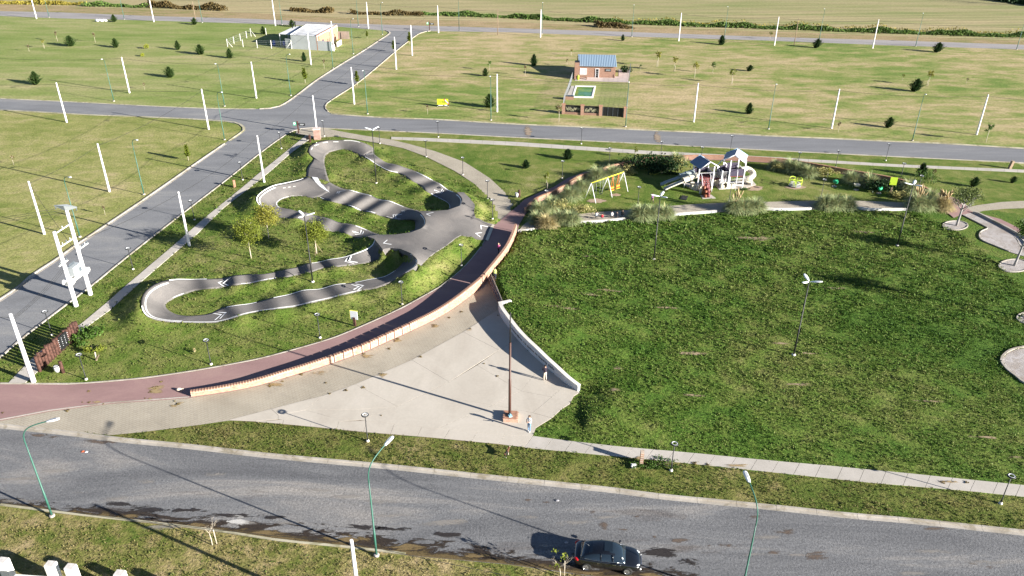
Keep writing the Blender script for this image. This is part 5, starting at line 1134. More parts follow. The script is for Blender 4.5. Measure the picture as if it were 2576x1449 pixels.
def conifer_mesh(name,h,r,n,mat,seed,ragged=.35,lean=0):
    g=np.random.default_rng(seed); nb=int(n/12); V=[]
    for i in range(nb):
        t=(i+g.random())/nb; t=t**1.25; z=h*(.03+.90*t); rr=r*((1-t)**.75)*(1+ragged*g.normal()*.8)+.02
        if t<.15: rr*=.7+t*2
        a=i*2.4+g.normal()*.3; up=.55+.5*g.random(); d=np.array([math.cos(a),math.sin(a),up]); d/=np.linalg.norm(d)
        for k in range(12):
            u=(k+1)/12; P=np.array([0,0,z-.22*r])+d*max(rr,.03)*1.15*u+g.normal(size=3)*.018*(1.3-u)
            s=.036*(1.5-u)*(.7+.7*g.random()); e=d*1.2+g.normal(size=3)*.4; e/=np.linalg.norm(e); f=np.cross(e,g.normal(size=3)); f/=np.linalg.norm(f)
            V+= [P-e*s*1.2,P+f*s*.7,P+e*s*2.2,P-f*s*.7]
    V=np.array(V); V[:,0]+=V[:,2]*lean; V[:,2]=np.maximum(V[:,2],.0)
    return fastmesh(name,V,np.arange(len(V)).reshape(-1,4),mat,4)
def trunk_mesh(h,r,seed,limbs=5,mat=m_trunk,lean=(0,0),crown=None,r1=.35):
    g=random.Random(seed); mb=MB(); P=[]
    for k in range(6):
        t=k/5; P.append((lean[0]*t*h+g.uniform(-.04,.04)*t,lean[1]*t*h+g.uniform(-.04,.04)*t,h*t-.1*(k==0)))
    mb.tube(P,[r*(1-(1-r1)*k/5) for k in range(6)],8)
    for k in range(limbs):
        t=.55+.45*k/max(1,limbs-1); a=k*2.4+g.uniform(-.4,.4); b=Vector((lean[0]*t*h,lean[1]*t*h,h*t)); L=(crown or h*.4)*g.uniform(.7,1.1); d=Vector((math.cos(a),math.sin(a),g.uniform(.6,1.2))).normalized()
        mb.tube([b,b+d*L*.5,b+d*L+Vector((0,0,L*.15))],[r*.45,r*.28,r*.1],5)
        for j in range(2):
            e=(d+Vector((g.uniform(-.6,.6),g.uniform(-.6,.6),g.uniform(0,.5)))).normalized(); mb.tube([b+d*L*(.45+.2*j),b+d*L*(.45+.2*j)+e*L*.5],[r*.2,r*.06],4)
    return mb.mesh('trunk',mat)
CON=[]
for k,(r,rg,mt) in enumerate([(.45,.28,lf_pine),(.50,.4,lf_pine),(.44,.28,lf_pdark),(.52,.45,lf_pdark),(.36,.28,lf_pyel)]):
    CON.append(conifer_mesh('foliage',1.0,r,2400,mt,40+k,rg,[0,.05,0,.16,0][k]))
ctr=MB(); ctr.tube([(0,0,-.05),(0,0,.25)],[.03,.025],6); ctr_me=ctr.mesh('trunk',m_trunk)
def conifer(base,pxh,label,kind=0,sx=1.0,group='young conifers on the grass',nm='conifer'):
    p=gp(*base); h=hgt(p,base[0],base[1]-pxh); t=thing(nm,label,'conifer',p,rnd.uniform(0,6.28) if kind!=3 else 0,group); o=obj('foliage',CON[kind],t); o.scale=(h*sx,h*sx,h); o=obj('trunk',ctr_me,t); o.scale=(h,h,h)
for b_,h_,k_,lb,sx in [((287.7,55),21,0,'small conifer right of the white heap near the far street',1),((489,62),20,1,'small conifer beside the thin wooden pole at the top left',1),((179,116),31,1,'dark conifer in the upper left field, second conifer from the left',1.05),((291.6,119.6),27,0,'conifer in the upper left field right of the dark one, with a stake',.9),((448,125),26,0,'light green conifer right of the yellow shrub',.8),((505.6,137),29,1,'wide dark conifer in the upper left field left of the fence posts',1),((578.6,146.4),28,0,'conifer below the braced white fence posts',.85),((429,194.6),31,1,'conifer alone in the middle of the upper left field',1),((91.4,212),37,0,'largest conifer near the left edge above the left street',1.05),
 ((662.8,86.4),23,0,'conifer left of the unfinished house among the fence posts',.85),((734.7,67),20,1,'conifer behind the roof of the unfinished house',1),((765.5,154.6),26,2,'narrow conifer in front of the unfinished house',.7),((1220.9,191.4),23,0,'small conifer on the dry field left of the brick house',.9),((1231,270),38,0,'broad conifer next to the white pole left of the brick house lot',1),((1566.4,102.6),18,2,'small dark conifer near the far street right of the brick house',.8),((1814.8,112.6),27,2,'dark conifer below a street light on the far street',.95),
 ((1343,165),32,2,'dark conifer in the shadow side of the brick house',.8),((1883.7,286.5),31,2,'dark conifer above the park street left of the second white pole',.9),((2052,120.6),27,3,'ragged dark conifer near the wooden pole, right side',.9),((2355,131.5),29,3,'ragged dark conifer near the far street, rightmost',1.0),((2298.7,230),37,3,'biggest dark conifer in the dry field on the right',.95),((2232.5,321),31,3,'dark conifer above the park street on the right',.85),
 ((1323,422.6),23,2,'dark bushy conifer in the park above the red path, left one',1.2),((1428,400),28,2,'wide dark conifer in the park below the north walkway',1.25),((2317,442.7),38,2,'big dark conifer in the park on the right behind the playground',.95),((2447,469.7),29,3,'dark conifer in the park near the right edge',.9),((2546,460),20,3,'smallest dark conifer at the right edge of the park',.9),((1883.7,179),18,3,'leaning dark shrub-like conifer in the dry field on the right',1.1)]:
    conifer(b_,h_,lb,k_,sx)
for b_,h_,lb in [((369,122.6),16,'bright yellow shrub between two conifers in the upper left field'),((358.7,142),11,'tiny yellow shrub below the brighter yellow one')]:
    p=gp(*b_); h=hgt(p,b_[0],b_[1]-h_); t=thing('yellow_shrub',lb,'shrub',p,0,'yellow shrubs'); V_,F_i=leafcloud((0,0,h*.5),(h*.4,h*.4,h*.5),260,.13,5); obj('foliage',fastmesh('foliage',V_,F_i,leaf('yellow_shrub_leaves',(.27,.30,.04),.2),4),t)
# thin young pines with a bare stem
pin=conifer_mesh('foliage',1.0,.2,700,lf_pyel,61,.45); stem=MB(); stem.tube([(0,0,-.05),(0,0,.5),(0,0,.95)],[.018,.013,.005],6); stem_me=stem.mesh('trunk',m_trunkp)
for b_,h_,lb in [((768,209),42,'thin young pine below the unfinished house'),((923.9,97),21,'small yellow green pine right of the unfinished house'),((1030.7,113),35,'thin pine behind the white poles of the upper diagonal street, farther one'),((990.7,131),31,'thin pine on the right kerb of the upper diagonal street'),((899,215),39,'thin pine beside the pole at the crossroads'),((474.4,404),45,'yellow green young pine in the left field near the diagonal street')]:
    p=gp(*b_); h=hgt(p,b_[0],b_[1]-h_); t=thing('young_pine',lb,'pine tree',p,rnd.uniform(0,6),'thin young pines'); o=obj('foliage',pin,t); o.scale=(h*.95,h*.95,h*.72); o.location.z=h*.26; o=obj('trunk',stem_me,t); o.scale=(h,h,h)
# saplings
sap=[]
for k,mt in enumerate([lf_gold,lf_tree,lf_grn,lf_reed]):
    V_,F_i=leafcloud((0,0,.74),(.22,.22,.24),300 if k<3 else 150,.035,70+k); sap.append(fastmesh('crown',V_,F_i,mt,4))
saptr=MB(); saptr.tube([(0,0,-.03),(.01,0,.3),(0,.01,.75)],[.016,.013,.006],6)
for k in range(6):
    a=k*1.05; saptr.tube([(0,0,.5+.04*k),(.16*math.cos(a),.16*math.sin(a),.75+.03*k)],[.006,.002],4)
sap_me=saptr.mesh('trunk',m_trunkp); stk=MB(); stk.tube([(.08,0,-.02),(.08,0,.4)],[.012,.012],5); stk_me=stk.mesh('stake',m_trunkp)
for b_,h_,k_,lb in [((1075.8,287.8),29,3,'sapling with dark withered crown left of the yellow board'),((1232,178),27,2,'small green sapling above the conifer on the dry field'),((1437.5,140),18,0,'yellow leaved sapling behind the blue roof'),((1426.5,167),24,3,'bare brown sapling left of the brick house'),((1321,191.5),33,3,'brownish sapling in the shadow left of the brick house'),((1610.9,177.7),17,2,'low round shrub right of the brick house fence'),
 ((1654.7,169),42,0,'tall thin sapling right of the brick house, leftmost of a row'),((1694.8,180.8),40,0,'round yellow sapling, second of the row right of the house'),((1746.8,196.5),43,0,'yellow sapling, third of the row right of the house'),((1792.5,185),31,2,'dark green sapling, fourth of the row right of the house'),((1839.9,212),40,1,'fresh green staked sapling in the dry field'),((1405.7,307),52,3,'sapling at the corner pillar of the brick house lot'),
 ((2333.8,217),43,0,'tall yellow sapling next to the biggest dark conifer'),((2270,203),18,1,'small sapling left of the biggest dark conifer'),((2108.5,332.8),33,3,'sapling right of the white pole above the park street'),((2480,358),52,2,'young tree with round green crown at the right above the park street'),((1374.3,476.4),44,1,'slender tree in the park left of the red path'),((1599,400),33,1,'small tree on the verge behind the swing'),
 ((35,415),30,3,'bare sapling at the left edge of the field'),((265,541.5),30,3,'bare sapling left of the diagonal street'),((111,122),24,0,'faint yellow sapling in the upper left field'),((74,130),22,3,'faint thin sapling at the left of the upper left field'),((240,107),31,3,'bare sapling between conifers in the upper left field'),((145,104),32,3,'bare sapling near the dark conifer at the upper left'),
 ((816,172.6),28,3,'thin sapling between the street light and the pole'),((364,226),22,3,'thin bare sapling in front of the pole in the green field'),((2343,455),38,3,'thin bare tree right of the big park conifer'),((2080,450),30,0,'small yellowish tree growing behind the playground wall'),((2430,212),20,3,'faint bare sapling in the right field'),((1937,100),22,1,'small green sapling beside the far pole')]:
    p=gp(*b_); h=hgt(p,b_[0],b_[1]-h_); t=thing('sapling',lb,'young tree',p,rnd.uniform(0,6),'saplings in the grass'); 
    for me_ in (sap[k_],sap_me)+((stk_me,) if k_ in (0,1) else ()): o=obj(me_.name.split('.')[0],me_,t); o.scale=(h*.85,h*.85,h)
# broadleaf trees inside the pump track
for i,(b_,top_,cw,mt,lb) in enumerate([((632,650),(622,545),2.0,lf_tree,'yellow green tree with pale trunk left in the pump track grass'),((676.5,600),(664,512),1.8,lf_gold,'golden tree at the left bowl of the pump track'),((796.6,637.8),(790,550),1.9,lf_tree,'tree tied to stakes between the pump track lanes')]):
    p=gp(*b_); h=hgt(p,*top_); t=thing('young_tree',lb,'tree',p,i*1.3,'young broadleaf trees in the pump track')
    V_,F_i=leafcloud((0,0,h*.66),(cw*.85,cw*.85,h*.33),4200,.085,100+i); obj('crown',fastmesh('crown',V_,F_i,mt,4),t)
    obj('trunk',trunk_mesh(h*.72,.07,i,6,m_trunkp,crown=h*.25),t)
    if i==2:
        for k in range(3):
            a=k*2.1; mb=MB(); mb.tube([(math.cos(a)*.75,math.sin(a)*.75,0),(0.0,0.0,1.5)],.025,5); mb.build('stake',m_wood,t)
# trees on the right with edged rings
def ringbed(c,rx,ry,label):
    p=[(c[0]+rx*math.cos(k*.2618),c[1]+ry*math.sin(k*.2618)) for k in range(24)]; sheet('tree_bed',p,.05,m_gravel)
    mb=MB(); e=[at(*q) for q in p]+[at(*p[0])]; e=resample(e,.35); O_=at(*c)
    mb2=MB(); 
    cc=O_; inn=[q+(cc-q).normalized()*.12 for q in e]; ribbon(mb2,[q-O_ for q in e],[q-O_ for q in inn],-.05,.12); o=mb2.build('tree_ring_edging',m_kerb,None,O_,0,label=label,category='edging',group='oval concrete rings around trees')
ringbed((2403,568),33,12,'oval concrete ring around the leaning tree on the right'); ringbed((2552,669),41,16.5,'oval concrete ring around the tree at the right edge'); ringbed((2592,800),36,15,'oval concrete ring cut by the right edge of the photo')
def bigtree(b_,top_,lean,cr,mt,lb,seed,cc=None):
    p=at(*b_); h=hgt(p,*top_); t=thing('tree',lb,'tree',p,0); obj('trunk',trunk_mesh(h*.62,.17,seed,7,m_trunkg,lean,crown=h*.36,r1=.5),t)
    V_,F_i=leafcloud((lean[0]*h*.75,lean[1]*h*.75,h*.78),cr,1500,.11,seed); obj('crown',fastmesh('crown',V_,F_i,mt,4),t)
bigtree((2406,568),(2420,468),(.05,.02),(1.9,1.7,1.3),leaf('thin_grey_green_foliage',(.09,.12,.04),.4),'leaning tree with thin grey green crown in an edged oval on the right',201)
bigtree((2551,669),(2610,560),(.16,.1),(1.5,1.5,1.4),lf_grn,'tree at the right edge with thick leaning pale trunk',202)
bigtree((2612,806),(2650,650),(.1,.1),(2.0,2.0,1.6),lf_grn,'tree beyond the right edge casting a long shadow on the lawn',203)
bigtree((2660,20),(2700,-60),(0,0),(7,6,4),lf_pdark,'dark trees at the top right corner beyond the field',204)
# bare trees near the camera
def baretree(b_,top_,lb,seed,leaves=False,p=None):
    p=at(*b_) if p is None else p; h=hgt(p,*top_) if top_ else 3.2; t=thing('bare_tree',lb,'bare tree',p); g=random.Random(seed); mb=MB()
    def br_(a,d,L,r,dep):
        b=a+d*L; mb.tube([a,a.lerp(b,.5)+Vector((g.uniform(-.04,.04),g.uniform(-.04,.04),0)),b],[r,r*.8,r*.55],5)
        if dep>0:
            for k in range(3):
                e=(d+Vector((g.uniform(-.8,.8),g.uniform(-.8,.8),g.uniform(-.1,.5)))).normalized(); br_(b,e,L*g.uniform(.5,.75),r*.5,dep-1)
    br_(Vector((0,0,-.1)),Vector((g.uniform(-.1,.05),0,1)).normalized(),h*.45,.045,3); mb.build('trunk',m_trunkp,t)
    if leaves: V_,F_i=leafcloud((0,0,h*.7),(.7,.7,h*.3),60,.09,seed); obj('leaves',fastmesh('leaves',V_,F_i,lf_tree,4),t)
    mb=MB(); mb.tube([(.3,.1,-.1),(.28,.1,1.5)],.035,6); mb.build('stake',m_trunkp,t)
baretree((534,1371.6),(518,1298),'bare young tree with a white stake below the near street on the left',5)
baretree((1409,1452),(1402,1388),'nearly bare young tree with few leaves in front of the black car',8,True)
# low sprawling bush by the log fence, fallen green branches
def bush(b_,r,hh,lb,mt,n=500,ls=.12,seed=1,cat='shrub',nm='shrub',group=None):
    p=gp(*b_); t=thing(nm,lb,cat,p,0,group); V_,F_i=leafcloud((0,0,hh*.5),(r[0],r[1],hh*.55),n,ls,seed); obj('foliage',fastmesh('foliage',V_,F_i,mt,4),t)
    g=random.Random(seed); mb=MB()
    for k in range(6): a=k*1.05; mb.tube([(0,0,-.05),(r[0]*.3*math.cos(a),r[1]*.3*math.sin(a),hh*.4),(r[0]*.7*math.cos(a),r[1]*.7*math.sin(a),hh*.75)],[.03,.02,.008],4)
    mb.build('stem',m_trunk,t)
bush((222,852),(1.4,1.8),1.0,'sprawling green bush right of the log fence',lf_grn,900,.13,31); bush((235,885),(.9,.8),.7,'small light green bush between the log fence and the ring lamp',lf_tree,400,.11,32)
bush((490,886),(.25,.25),.5,'tiny dry tuft in the grass left of the second ring lamp',lf_pampd,80,.07,33)
for k,(b_,r,hh,lb) in enumerate([((1460,535),(2.6,1.2),1.3,'pale flowering shrub between the left pampas and the seat wall'),((1580,437),(1.6,1.2),1.3,'pale flowering shrub right of the swing'),((1700,420),(2.2,1.2),1.7,'tall pale shrub in front of the brick wall left of the play tower'),((1955,428),(1.5,1.1),1.3,'pale shrub behind the spiral slide'),((2074.6,440),(2.2,1.1),1.2,'yellowish shrub at the wall above the merry-go-round'),((2257,497),(1.3,.9),1.0,'pale shrub beside the green sign on the right'),((2322,462),(2.0,1.5),2.0,'round green bush behind the three-headed lamp on the right'),((1405,528),(1.8,1.3),1.5,'pale flowering shrub among the left pampas clumps')]):
    bush(b_,r,hh,lb,lf_grn if k==6 else lf_flow,900,.10,50+k)
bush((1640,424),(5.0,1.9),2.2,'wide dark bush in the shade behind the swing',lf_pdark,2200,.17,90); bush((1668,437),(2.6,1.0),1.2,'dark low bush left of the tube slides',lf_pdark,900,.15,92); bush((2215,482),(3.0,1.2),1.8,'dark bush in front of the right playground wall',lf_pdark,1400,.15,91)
for b_,r,lb,s in [((1613,1172),(1.1,.5),'low green weeds at the foot of the brick post',61),((1662,1168),(1.6,.8),'low bright green weeds at the foot of the ring lamp',62),((1874,478+0),(.9,.5),'small green plant beside the slide pad',63)]: bush(b_,r,.3,lb,lf_grn,400,.07,s,'weeds','weeds')
# pampas grass
def pampas_mesh(seed,n,h,mat,spread=1.0):
    g=np.random.default_rng(seed); V=[];F_i=[]; b=0
    for i in range(n):
        a=g.uniform(0,2*math.pi); L=h*(.7+.55*g.random()); th=(g.random()**.75)*1.25*spread; r0=.16*g.random()**.5; dx,dy=math.cos(a),math.sin(a); w=.018+.022*g.random(); tw=g.normal()*.12; dr=.25+.35*g.random()
        for k in range(6):
            t=k/5; rr=r0+L*(math.sin(th)*t*.78+.22*t*t); z=max(.0,L*(math.cos(th)*t*1.05-dr*t**2.4)+.02); x=dx*rr-dy*tw*t*t;y=dy*rr+dx*tw*t*t; ww=w*(1-.85*t)
            V+=[(x-dy*ww,y+dx*ww,z),(x+dy*ww,y-dx*ww,z)]
        for k in range(5): F_i.append((b+2*k,b+2*k+1,b+2*k+3,b+2*k+2))
        b+=12
    return fastmesh('blades',np.array(V),np.array(F_i),mat,4)
PA=[pampas_mesh(1,1300,1.0,lf_pampa),pampas_mesh(2,1300,1.0,lf_pampa,.9),pampas_mesh(3,1300,1.0,lf_pampd,1.0)]; PDRY=pampas_mesh(4,260,1.0,lf_pampd,.8)
plm=MB()
g_=random.Random(4)
for k in range(16):
    a=g_.uniform(0,6.28); r=g_.uniform(.1,.6); L=g_.uniform(1.15,1.5); plm.tube([(0,0,.3),(r*.6*math.cos(a),r*.6*math.sin(a),L*.75)],[.008,.006],4)
    plm.tube([(r*.6*math.cos(a),r*.6*math.sin(a),L*.72),(r*.8*math.cos(a),r*.8*math.sin(a),L*.88),(r*math.cos(a),r*math.sin(a),L*1.02)],[.02,.055,.01],6)
plume_me=plm.mesh('plumes',lf_plume)
for i,(b_,h_,sp,k_,pl,lb) in enumerate([((1435,500),2.3,1,0,0,'pampas clump in front of the brick wall, left of the swing'),((1463,480),2.3,1,1,0,'pampas clump behind the left swing leg'),((1503,452),2.5,1,0,0,'pampas clump behind the swing'),((1541,447),2.3,1.1,1,0,'pampas clump behind the swing seats'),((1358,538),2.2,1,0,0,'pampas clump nearest the brick wall end'),((1388,527),2.4,1,1,0,'pampas clump around the half hidden ring lamp'),((1376,573),2.4,.9,2,0,'straw coloured pampas clump at the left end of the playground path'),((1350,560),1.9,.9,0,0,'pampas clump over the blue shaded paving'),((1435,563),2.3,1,1,0,'pampas clump left of the sitting people'),
 ((1408,560),2.1,1,0,0,'pampas clump between the straw one and the left seat wall'),((1612,549),2.4,1.1,0,0,'big pampas clump right of the sitting people'),((1640,548),2.2,1.0,1,0,'second half of the big pampas clump right of the sitting people'),((1672,546),2.2,1,0,0,'pampas clump crossed by the tall lamp'),((1848,532),2.4,1,1,1,'pampas clump in the middle of the path with two plumes'),((1872,533),2.2,1,0,0,'pampas clump below the play towers ring lamp'),((1900,530),2.3,1,1,0,'right half of the middle pampas clumps'),
 ((2075,523),2.3,1,0,0,'pampas clump on the path left of centre right'),((2100,524),2.3,1,1,0,'dense pampas clump on the path, second on the right'),((2130,523),2.1,1,0,0,'greenish pampas clump ending the right path clumps'),((1990,430),2.4,1.1,0,0,'dark pampas clump right of the spiral slide'),((2010,436),2.2,1.1,1,0,'pampas clump around the ring lamp right of the towers'),((2034,443),2.1,1,0,0,'pampas clump between wall and merry-go-round'),((1950,425),1.9,1,0,0,'pampas clump just behind the spiral slide'),((2142,461),2.3,1,1,0,'pampas clump above the green spring toy'),((2187,467),2.4,.9,0,0,'upright pampas clump against the right wall'),
 ((2285,483),2.3,1,1,0,'dark pampas clump left of the right three-headed lamp'),((2306,524),2.5,1,0,1,'large pampas clump at the foot of the brick wall end, left'),((2328,525),2.4,1,1,0,'large pampas clump beside the plumed one'),((2338,508),2.4,.9,0,0,'pampas clump behind the plumed one'),((2370,526),2.5,.9,2,2,'pampas clump with many pale pink plumes near the red path'),((1702,409),2.1,1,0,0,'tall pampas clump behind the left play roof')]):
    p=gp(*b_); t=thing('pampas_grass',lb,'pampas grass',p,i*1.1,'pampas grass clumps around the playground'); o=obj('blades',PA[k_],t); o.scale=(h_*.78*sp,h_*.78*sp,h_*1.0)
    if k_!=2: o=obj('dry_blades',PDRY,t); o.scale=(h_*.72,h_*.72,h_*.95)
    if pl: 
        o=obj('plumes',plume_me,t); o.scale=(h_*.75,h_*.75,h_*(.8 if pl==2 else .95))
        if pl==2: o=obj('plumes',plume_me,t,rz=2.2); o.scale=(h_*.8,h_*.8,h_*.78)
# hedge and reeds along the far ditch
def ditch(name,px,wid,hh,mat,dens,ls,label,seed):
    P=resample([at(*p) for p in px],1.0); g=np.random.default_rng(seed); n=int(len(P)*dens); idx=g.integers(0,len(P)-1,n); PP=np.array([tuple(p) for p in P]); c=PP[idx]+g.normal(size=(n,3))*np.array([.6,wid*.45,0])
    bump=.7+.35*np.sin(c[:,0]*.31)+.2*np.sin(c[:,0]*.83+1); c[:,2]=g.random(n)**.6*hh*np.clip(bump,.25,1.3)*np.exp(-((c[:,1]-PP[idx,1])/wid)**2)
    a=g.normal(size=(n,3)); a[:,2]=np.abs(a[:,2])+.6; a/=np.linalg.norm(a,axis=1)[:,None]; b=np.cross(a,g.normal(size=(n,3))); b/=np.linalg.norm(b,axis=1)[:,None]; s=ls*(.6+.8*g.random(n))[:,None]
    V_=np.stack([c-a*s,c+b*s*.6,c+a*s,c-b*s*.6],1).reshape(-1,3); return obj(name,fastmesh(name,V_,np.arange(4*n).reshape(-1,4),mat,4),None,None,0,kind='stuff',label=label)
ditch('hedge',[(1069,36),(1287,44),(1400,50),(1538,57),(1700,63),(1931,71),(2232,82),(2575,93),(3000,108)],1.5,1.35,lf_hedge,130,.26,'long dark green hedge of shrubs along the field ditch',1)
ditch('weeds',[(1538,53),(1700,59),(1931,66),(2232,77),(2575,88)],1.0,1.7,lf_yelw,14,.22,'yellow flowering weeds on top of the far hedge',2)
ditch('reeds',[(380,17),(480,22),(570,26)],1.5,2.0,lf_reed,120,.3,'brown reed bed on the ditch at the top left',3); ditch('reeds',[(738,27),(790,30),(842,32)],1.5,1.7,lf_reed,110,.3,'brown reed bed above the unfinished house',4); ditch('reeds',[(888,34),(980,37),(1069,39)],1.2,1.4,lf_reed,80,.28,'greenish brown reeds above the far corner',5)
ditch('reeds',[(212,15),(300,16),(376,19)],1.2,1.4,lf_hedge,70,.28,'low green reeds at the top left',6); ditch('weeds',[(-60,6),(80,9),(212,11)],2.0,1.2,lf_yelw,90,.28,'yellow green weeds at the top left corner',7); ditch('bushes',[(1505,67),(1550,68),(1590,71)],1.8,1.5,lf_reed,160,.3,'dark reddish brown brush patch beside the far street',8)
ditch('bushes',[(2505,0),(2560,6),(2640,18)],5,3.0,lf_pdark,160,.5,'dark bushes at the top right corner',9)
# ------------------------------------------------------------------ unfinished white house
def rel(o,pts): return [Vector((p[0]-o.x,p[1]-o.y,p[2] if len(p)>2 else 0)) for p in pts]
H1=at(719.5,121.7); h1=thing('unfinished_house','unfinished single-storey house with flat white roof, grey side wall and bare orange brick front','house',H1)
fr_=at(800,126)-at(734.6,123); ex=fr_.normalized(); 
A0=at(734.6,123); zr=hgt(A0,734.6,87.3); A1=at(800.5,127); E1=at(836,129)
B0=at(771.7,61.6,zr); B1=at(847.8,64.2,zr)
q=lambda p:(p.x-H1.x,p.y-H1.y)
def wallb(mb,a,b,z0,z1,th=.18,mi=0,z0b=None,z1b=None):
    d=(b-a); d.z=0; n_=Vector((-d.y,d.x,0)).normalized()*th
    mb.prism([q(a),q(b),q(b+n_),q(a+n_)],z0,[z1,z1 if z1b is None else z1b,z1 if z1b is None else z1b,z1],mi)
m_stucco=base('grey_render',(.40,.42,.43),.9,noise=(.08,.6)); m_roofw=base('whitewashed_roof',(.62,.62,.63),.8,noise=(.25,.4)); m_obrick=brick_mat('orange_hollow_brick',(.36,.15,.08),(.42,.19,.11),(.36,.25,.19),.6); m_blue=base('blue_mural_paint',(.08,.14,.36),.8,noise=(.9,2.5))
mb=MB(); wallb(mb,A0,A1,0,zr-.02); mb.build('side_wall',m_stucco,h1)
mb=MB(); wallb(mb,H1,A0-ex*.002,0,hgt(H1,718,97)); mb.build('low_wall',m_stucco,h1)
mb=MB(); wallb(mb,A1+ex*.003,E1,0,hgt(E1,836,104.5)); mb.build('low_wall',m_stucco,h1)
inn=lambda a,b,t:a.lerp(b,t)
mb=MB(); mb.prism([q(A0),q(A1),q(Vector((B1.x,B1.y,0))),q(Vector((B0.x,B0.y,0)))],zr-.14,zr+.02); mb.build('roof',m_roofw,h1)
mb=MB()
for a,b in ((A0,Vector((*B0[:2],0))),(Vector((*B0[:2],0)),Vector((*B1[:2],0)))): wallb(mb,a,b,zr+.02,zr+.16,-.18)
mb.build('parapet',m_roofw,h1)
mb=MB(); wallb(mb,A1,Vector((*B1[:2],0)),0,zr-.15,.2); mb.build('front_wall',m_obrick,h1)
mb=MB(); wallb(mb,A1,Vector((*B1[:2],0)),zr+.02,zr+.22,.2); mb.build('roof_edge',m_obrick,h1)
b1g=Vector((*B1[:2],0))
for t0,t1,z0,z1,nm in ((.06,.17,0,2.0,'door_opening'),(.22,.30,.9,2.0,'window_opening')):
    mb=MB(); a=A1.lerp(b1g,t0);b=A1.lerp(b1g,t1); n_=Vector((-(b-a).y,(b-a).x,0)).normalized()
    a=a-n_*.02;b=b-n_*.02; wallb(mb,a,b,z0,z1,.01); mb.build(nm,m_pdark,h1)
mb=MB(); wallb(mb,Vector((*B0[:2],0)),b1g,0,zr-.15,.2); mb.build('rear_wall',m_stucco,h1)
# lower carport roof on the left
zl=hgt(H1,718,97)+.5
C=[at(701,84.6,zl),at(729,87,zl),at(757.6,65,zl),at(741.6,65.8,zl)]
mb=MB(); mb.prism([q(p) for p in C],zl-.14,zl); mb.build('carport_roof',m_roofw,h1)
for p in (C[0],C[0].lerp(C[3],.5),C[3]):
    mb=MB(); mb.box((p.x-H1.x+.2,p.y-H1.y,zl/2-.07),(.2,.2,zl-.15)); mb.build('post',m_white,h1)
mb=MB(); wallb(mb,Vector((*C[1][:2],0))+ex*.2,Vector((*C[2][:2],0))+ex*.2,0,zl-.15,.05); mb.build('painted_wall',m_blue,h1)
mb=MB(); wallb(mb,Vector((*C[3][:2],0)),Vector((*C[2][:2],0)),0,zl-.15,.1); mb.build('painted_wall',m_blue,h1)
for t in (.72,.9):
    p=C[0].lerp(C[3],t); mb=MB(); mb.lathe([(.13,0),(.13,1.1),(.2,1.12),(.2,1.3),(.05,1.45)],8,(p.x-H1.x+.6,p.y-H1.y,zl)); mb.build('chimney_pipe',m_black,h1)
# yard walls to the right
W=[at(850,98),at(879,98.5)]; 
for a,b,top_,nm,mt in ((b1g+ex*.02,Vector((*at(879,98.4)[:2],0)),2.0,'yard_wall',base('rough_block_wall',(.25,.20,.17),.95,noise=(.15,1))),(at(826.6,128),at(843,124.5),1.2,'front_yard_wall',m_white),(at(849,118.5),at(860,111.5),1.2,'front_yard_wall',m_white)):
    mb=MB(); wallb(mb,a,b,0,top_,.2); mb.build(nm,mt,h1)
for px,hh in (((842,112),1.9),((846,115),2.3),((858,104),2.3)):
    p=at(*px); mb=MB(); mb.box((p.x-H1.x,p.y-H1.y,hh/2),(.22,.22,hh)); mb.build('timber_prop',m_black,h1)
for i,(px) in enumerate([(690,114),(716,115),(723,112)]):
    p=at(*px); t=thing('water_tank','%s blue plastic drum behind the wire fence of the unfinished house'%('leftmost','middle','rightmost')[i],'drum',p,0,'blue drums'); mb=MB(); mb.lathe([(.38,0),(.42,.1),(.40,.5),(.42,.9),(.36,1.15),(.15,1.25)],12); mb.build('tank_body',base('blue_plastic',(.03,.10,.45),.4),t)
FP=[((573,117.6),20,1,'braced end fence post of the wire fence, leftmost of the row'),((589,110),18,0,'second fence post from the left of the wire fence'),((605.5,102.6),18,0,'third fence post from the left of the wire fence'),((621,96.3),18,0,'fence post just before the upper braced corner'),((632,91.5),20,1,'upper braced corner fence post of the wire fence'),((612,118.3),19,0,'fence post standing inside the corner of the wire fence'),((647.8,121),20,0,'fence post left of the dark shadow of the house'),((683.5,122),21,0,'fence post in front of the blue drums'),((670,87.6),17,0,'fence post beside the conifer left of the house'),((734,123),22,2,'braced fence post at the left end of the grey house wall')]
for b_,h_,kb,lb in FP:
    p=at(*b_); h=hgt(p,b_[0]-1,b_[1]-h_); t=thing('fence_post',lb,'fence post',p,0,'white concrete fence posts of the unfinished house'); mb=MB(); mb.box((0,0,h/2-.1),(.12,.12,h+.2)); mb.build('post',m_white,t)
    if kb: mb=MB(); mb.tube([(0,0,h*.8),(1.4 if kb==1 else -1.4,-.5,0)],.05,5); mb.build('brace',m_white,t)
t=thing('wire_fence','thin wire fence between the white posts left of the unfinished house','fence',at(573,117.6)); mb=MB(); O_=at(573,117.6)
for z in (.4,.9,1.4,1.8):
    for a,b in (((573,117.6),(632,91.5)),((573,117.6),(734,123))): mb.tube([at(*a)-O_+Vector((0,0,z)),at(*b)-O_+Vector((0,0,z))],.012,4)
mb.build('wires',m_grey,t)
# white heap
p=at(254,54.5); t=thing('white_bags','heap of white sacks on the grass near the far street','bags',p)
for k,(x,y,s) in enumerate([(-1.2,0,1),(-.5,.3,.9),(.3,0,1.1),(1.0,.4,1),(1.7,.2,.9),(-1.6,.3,.8)]):
    mb=MB(); mb.lathe([(.1,0),(.55,.1),(.6,.35),(.4,.6),(.1,.7)],8,(x*.8,y,0),0,True,1,.7); mb.build('sack',m_lampw,t)
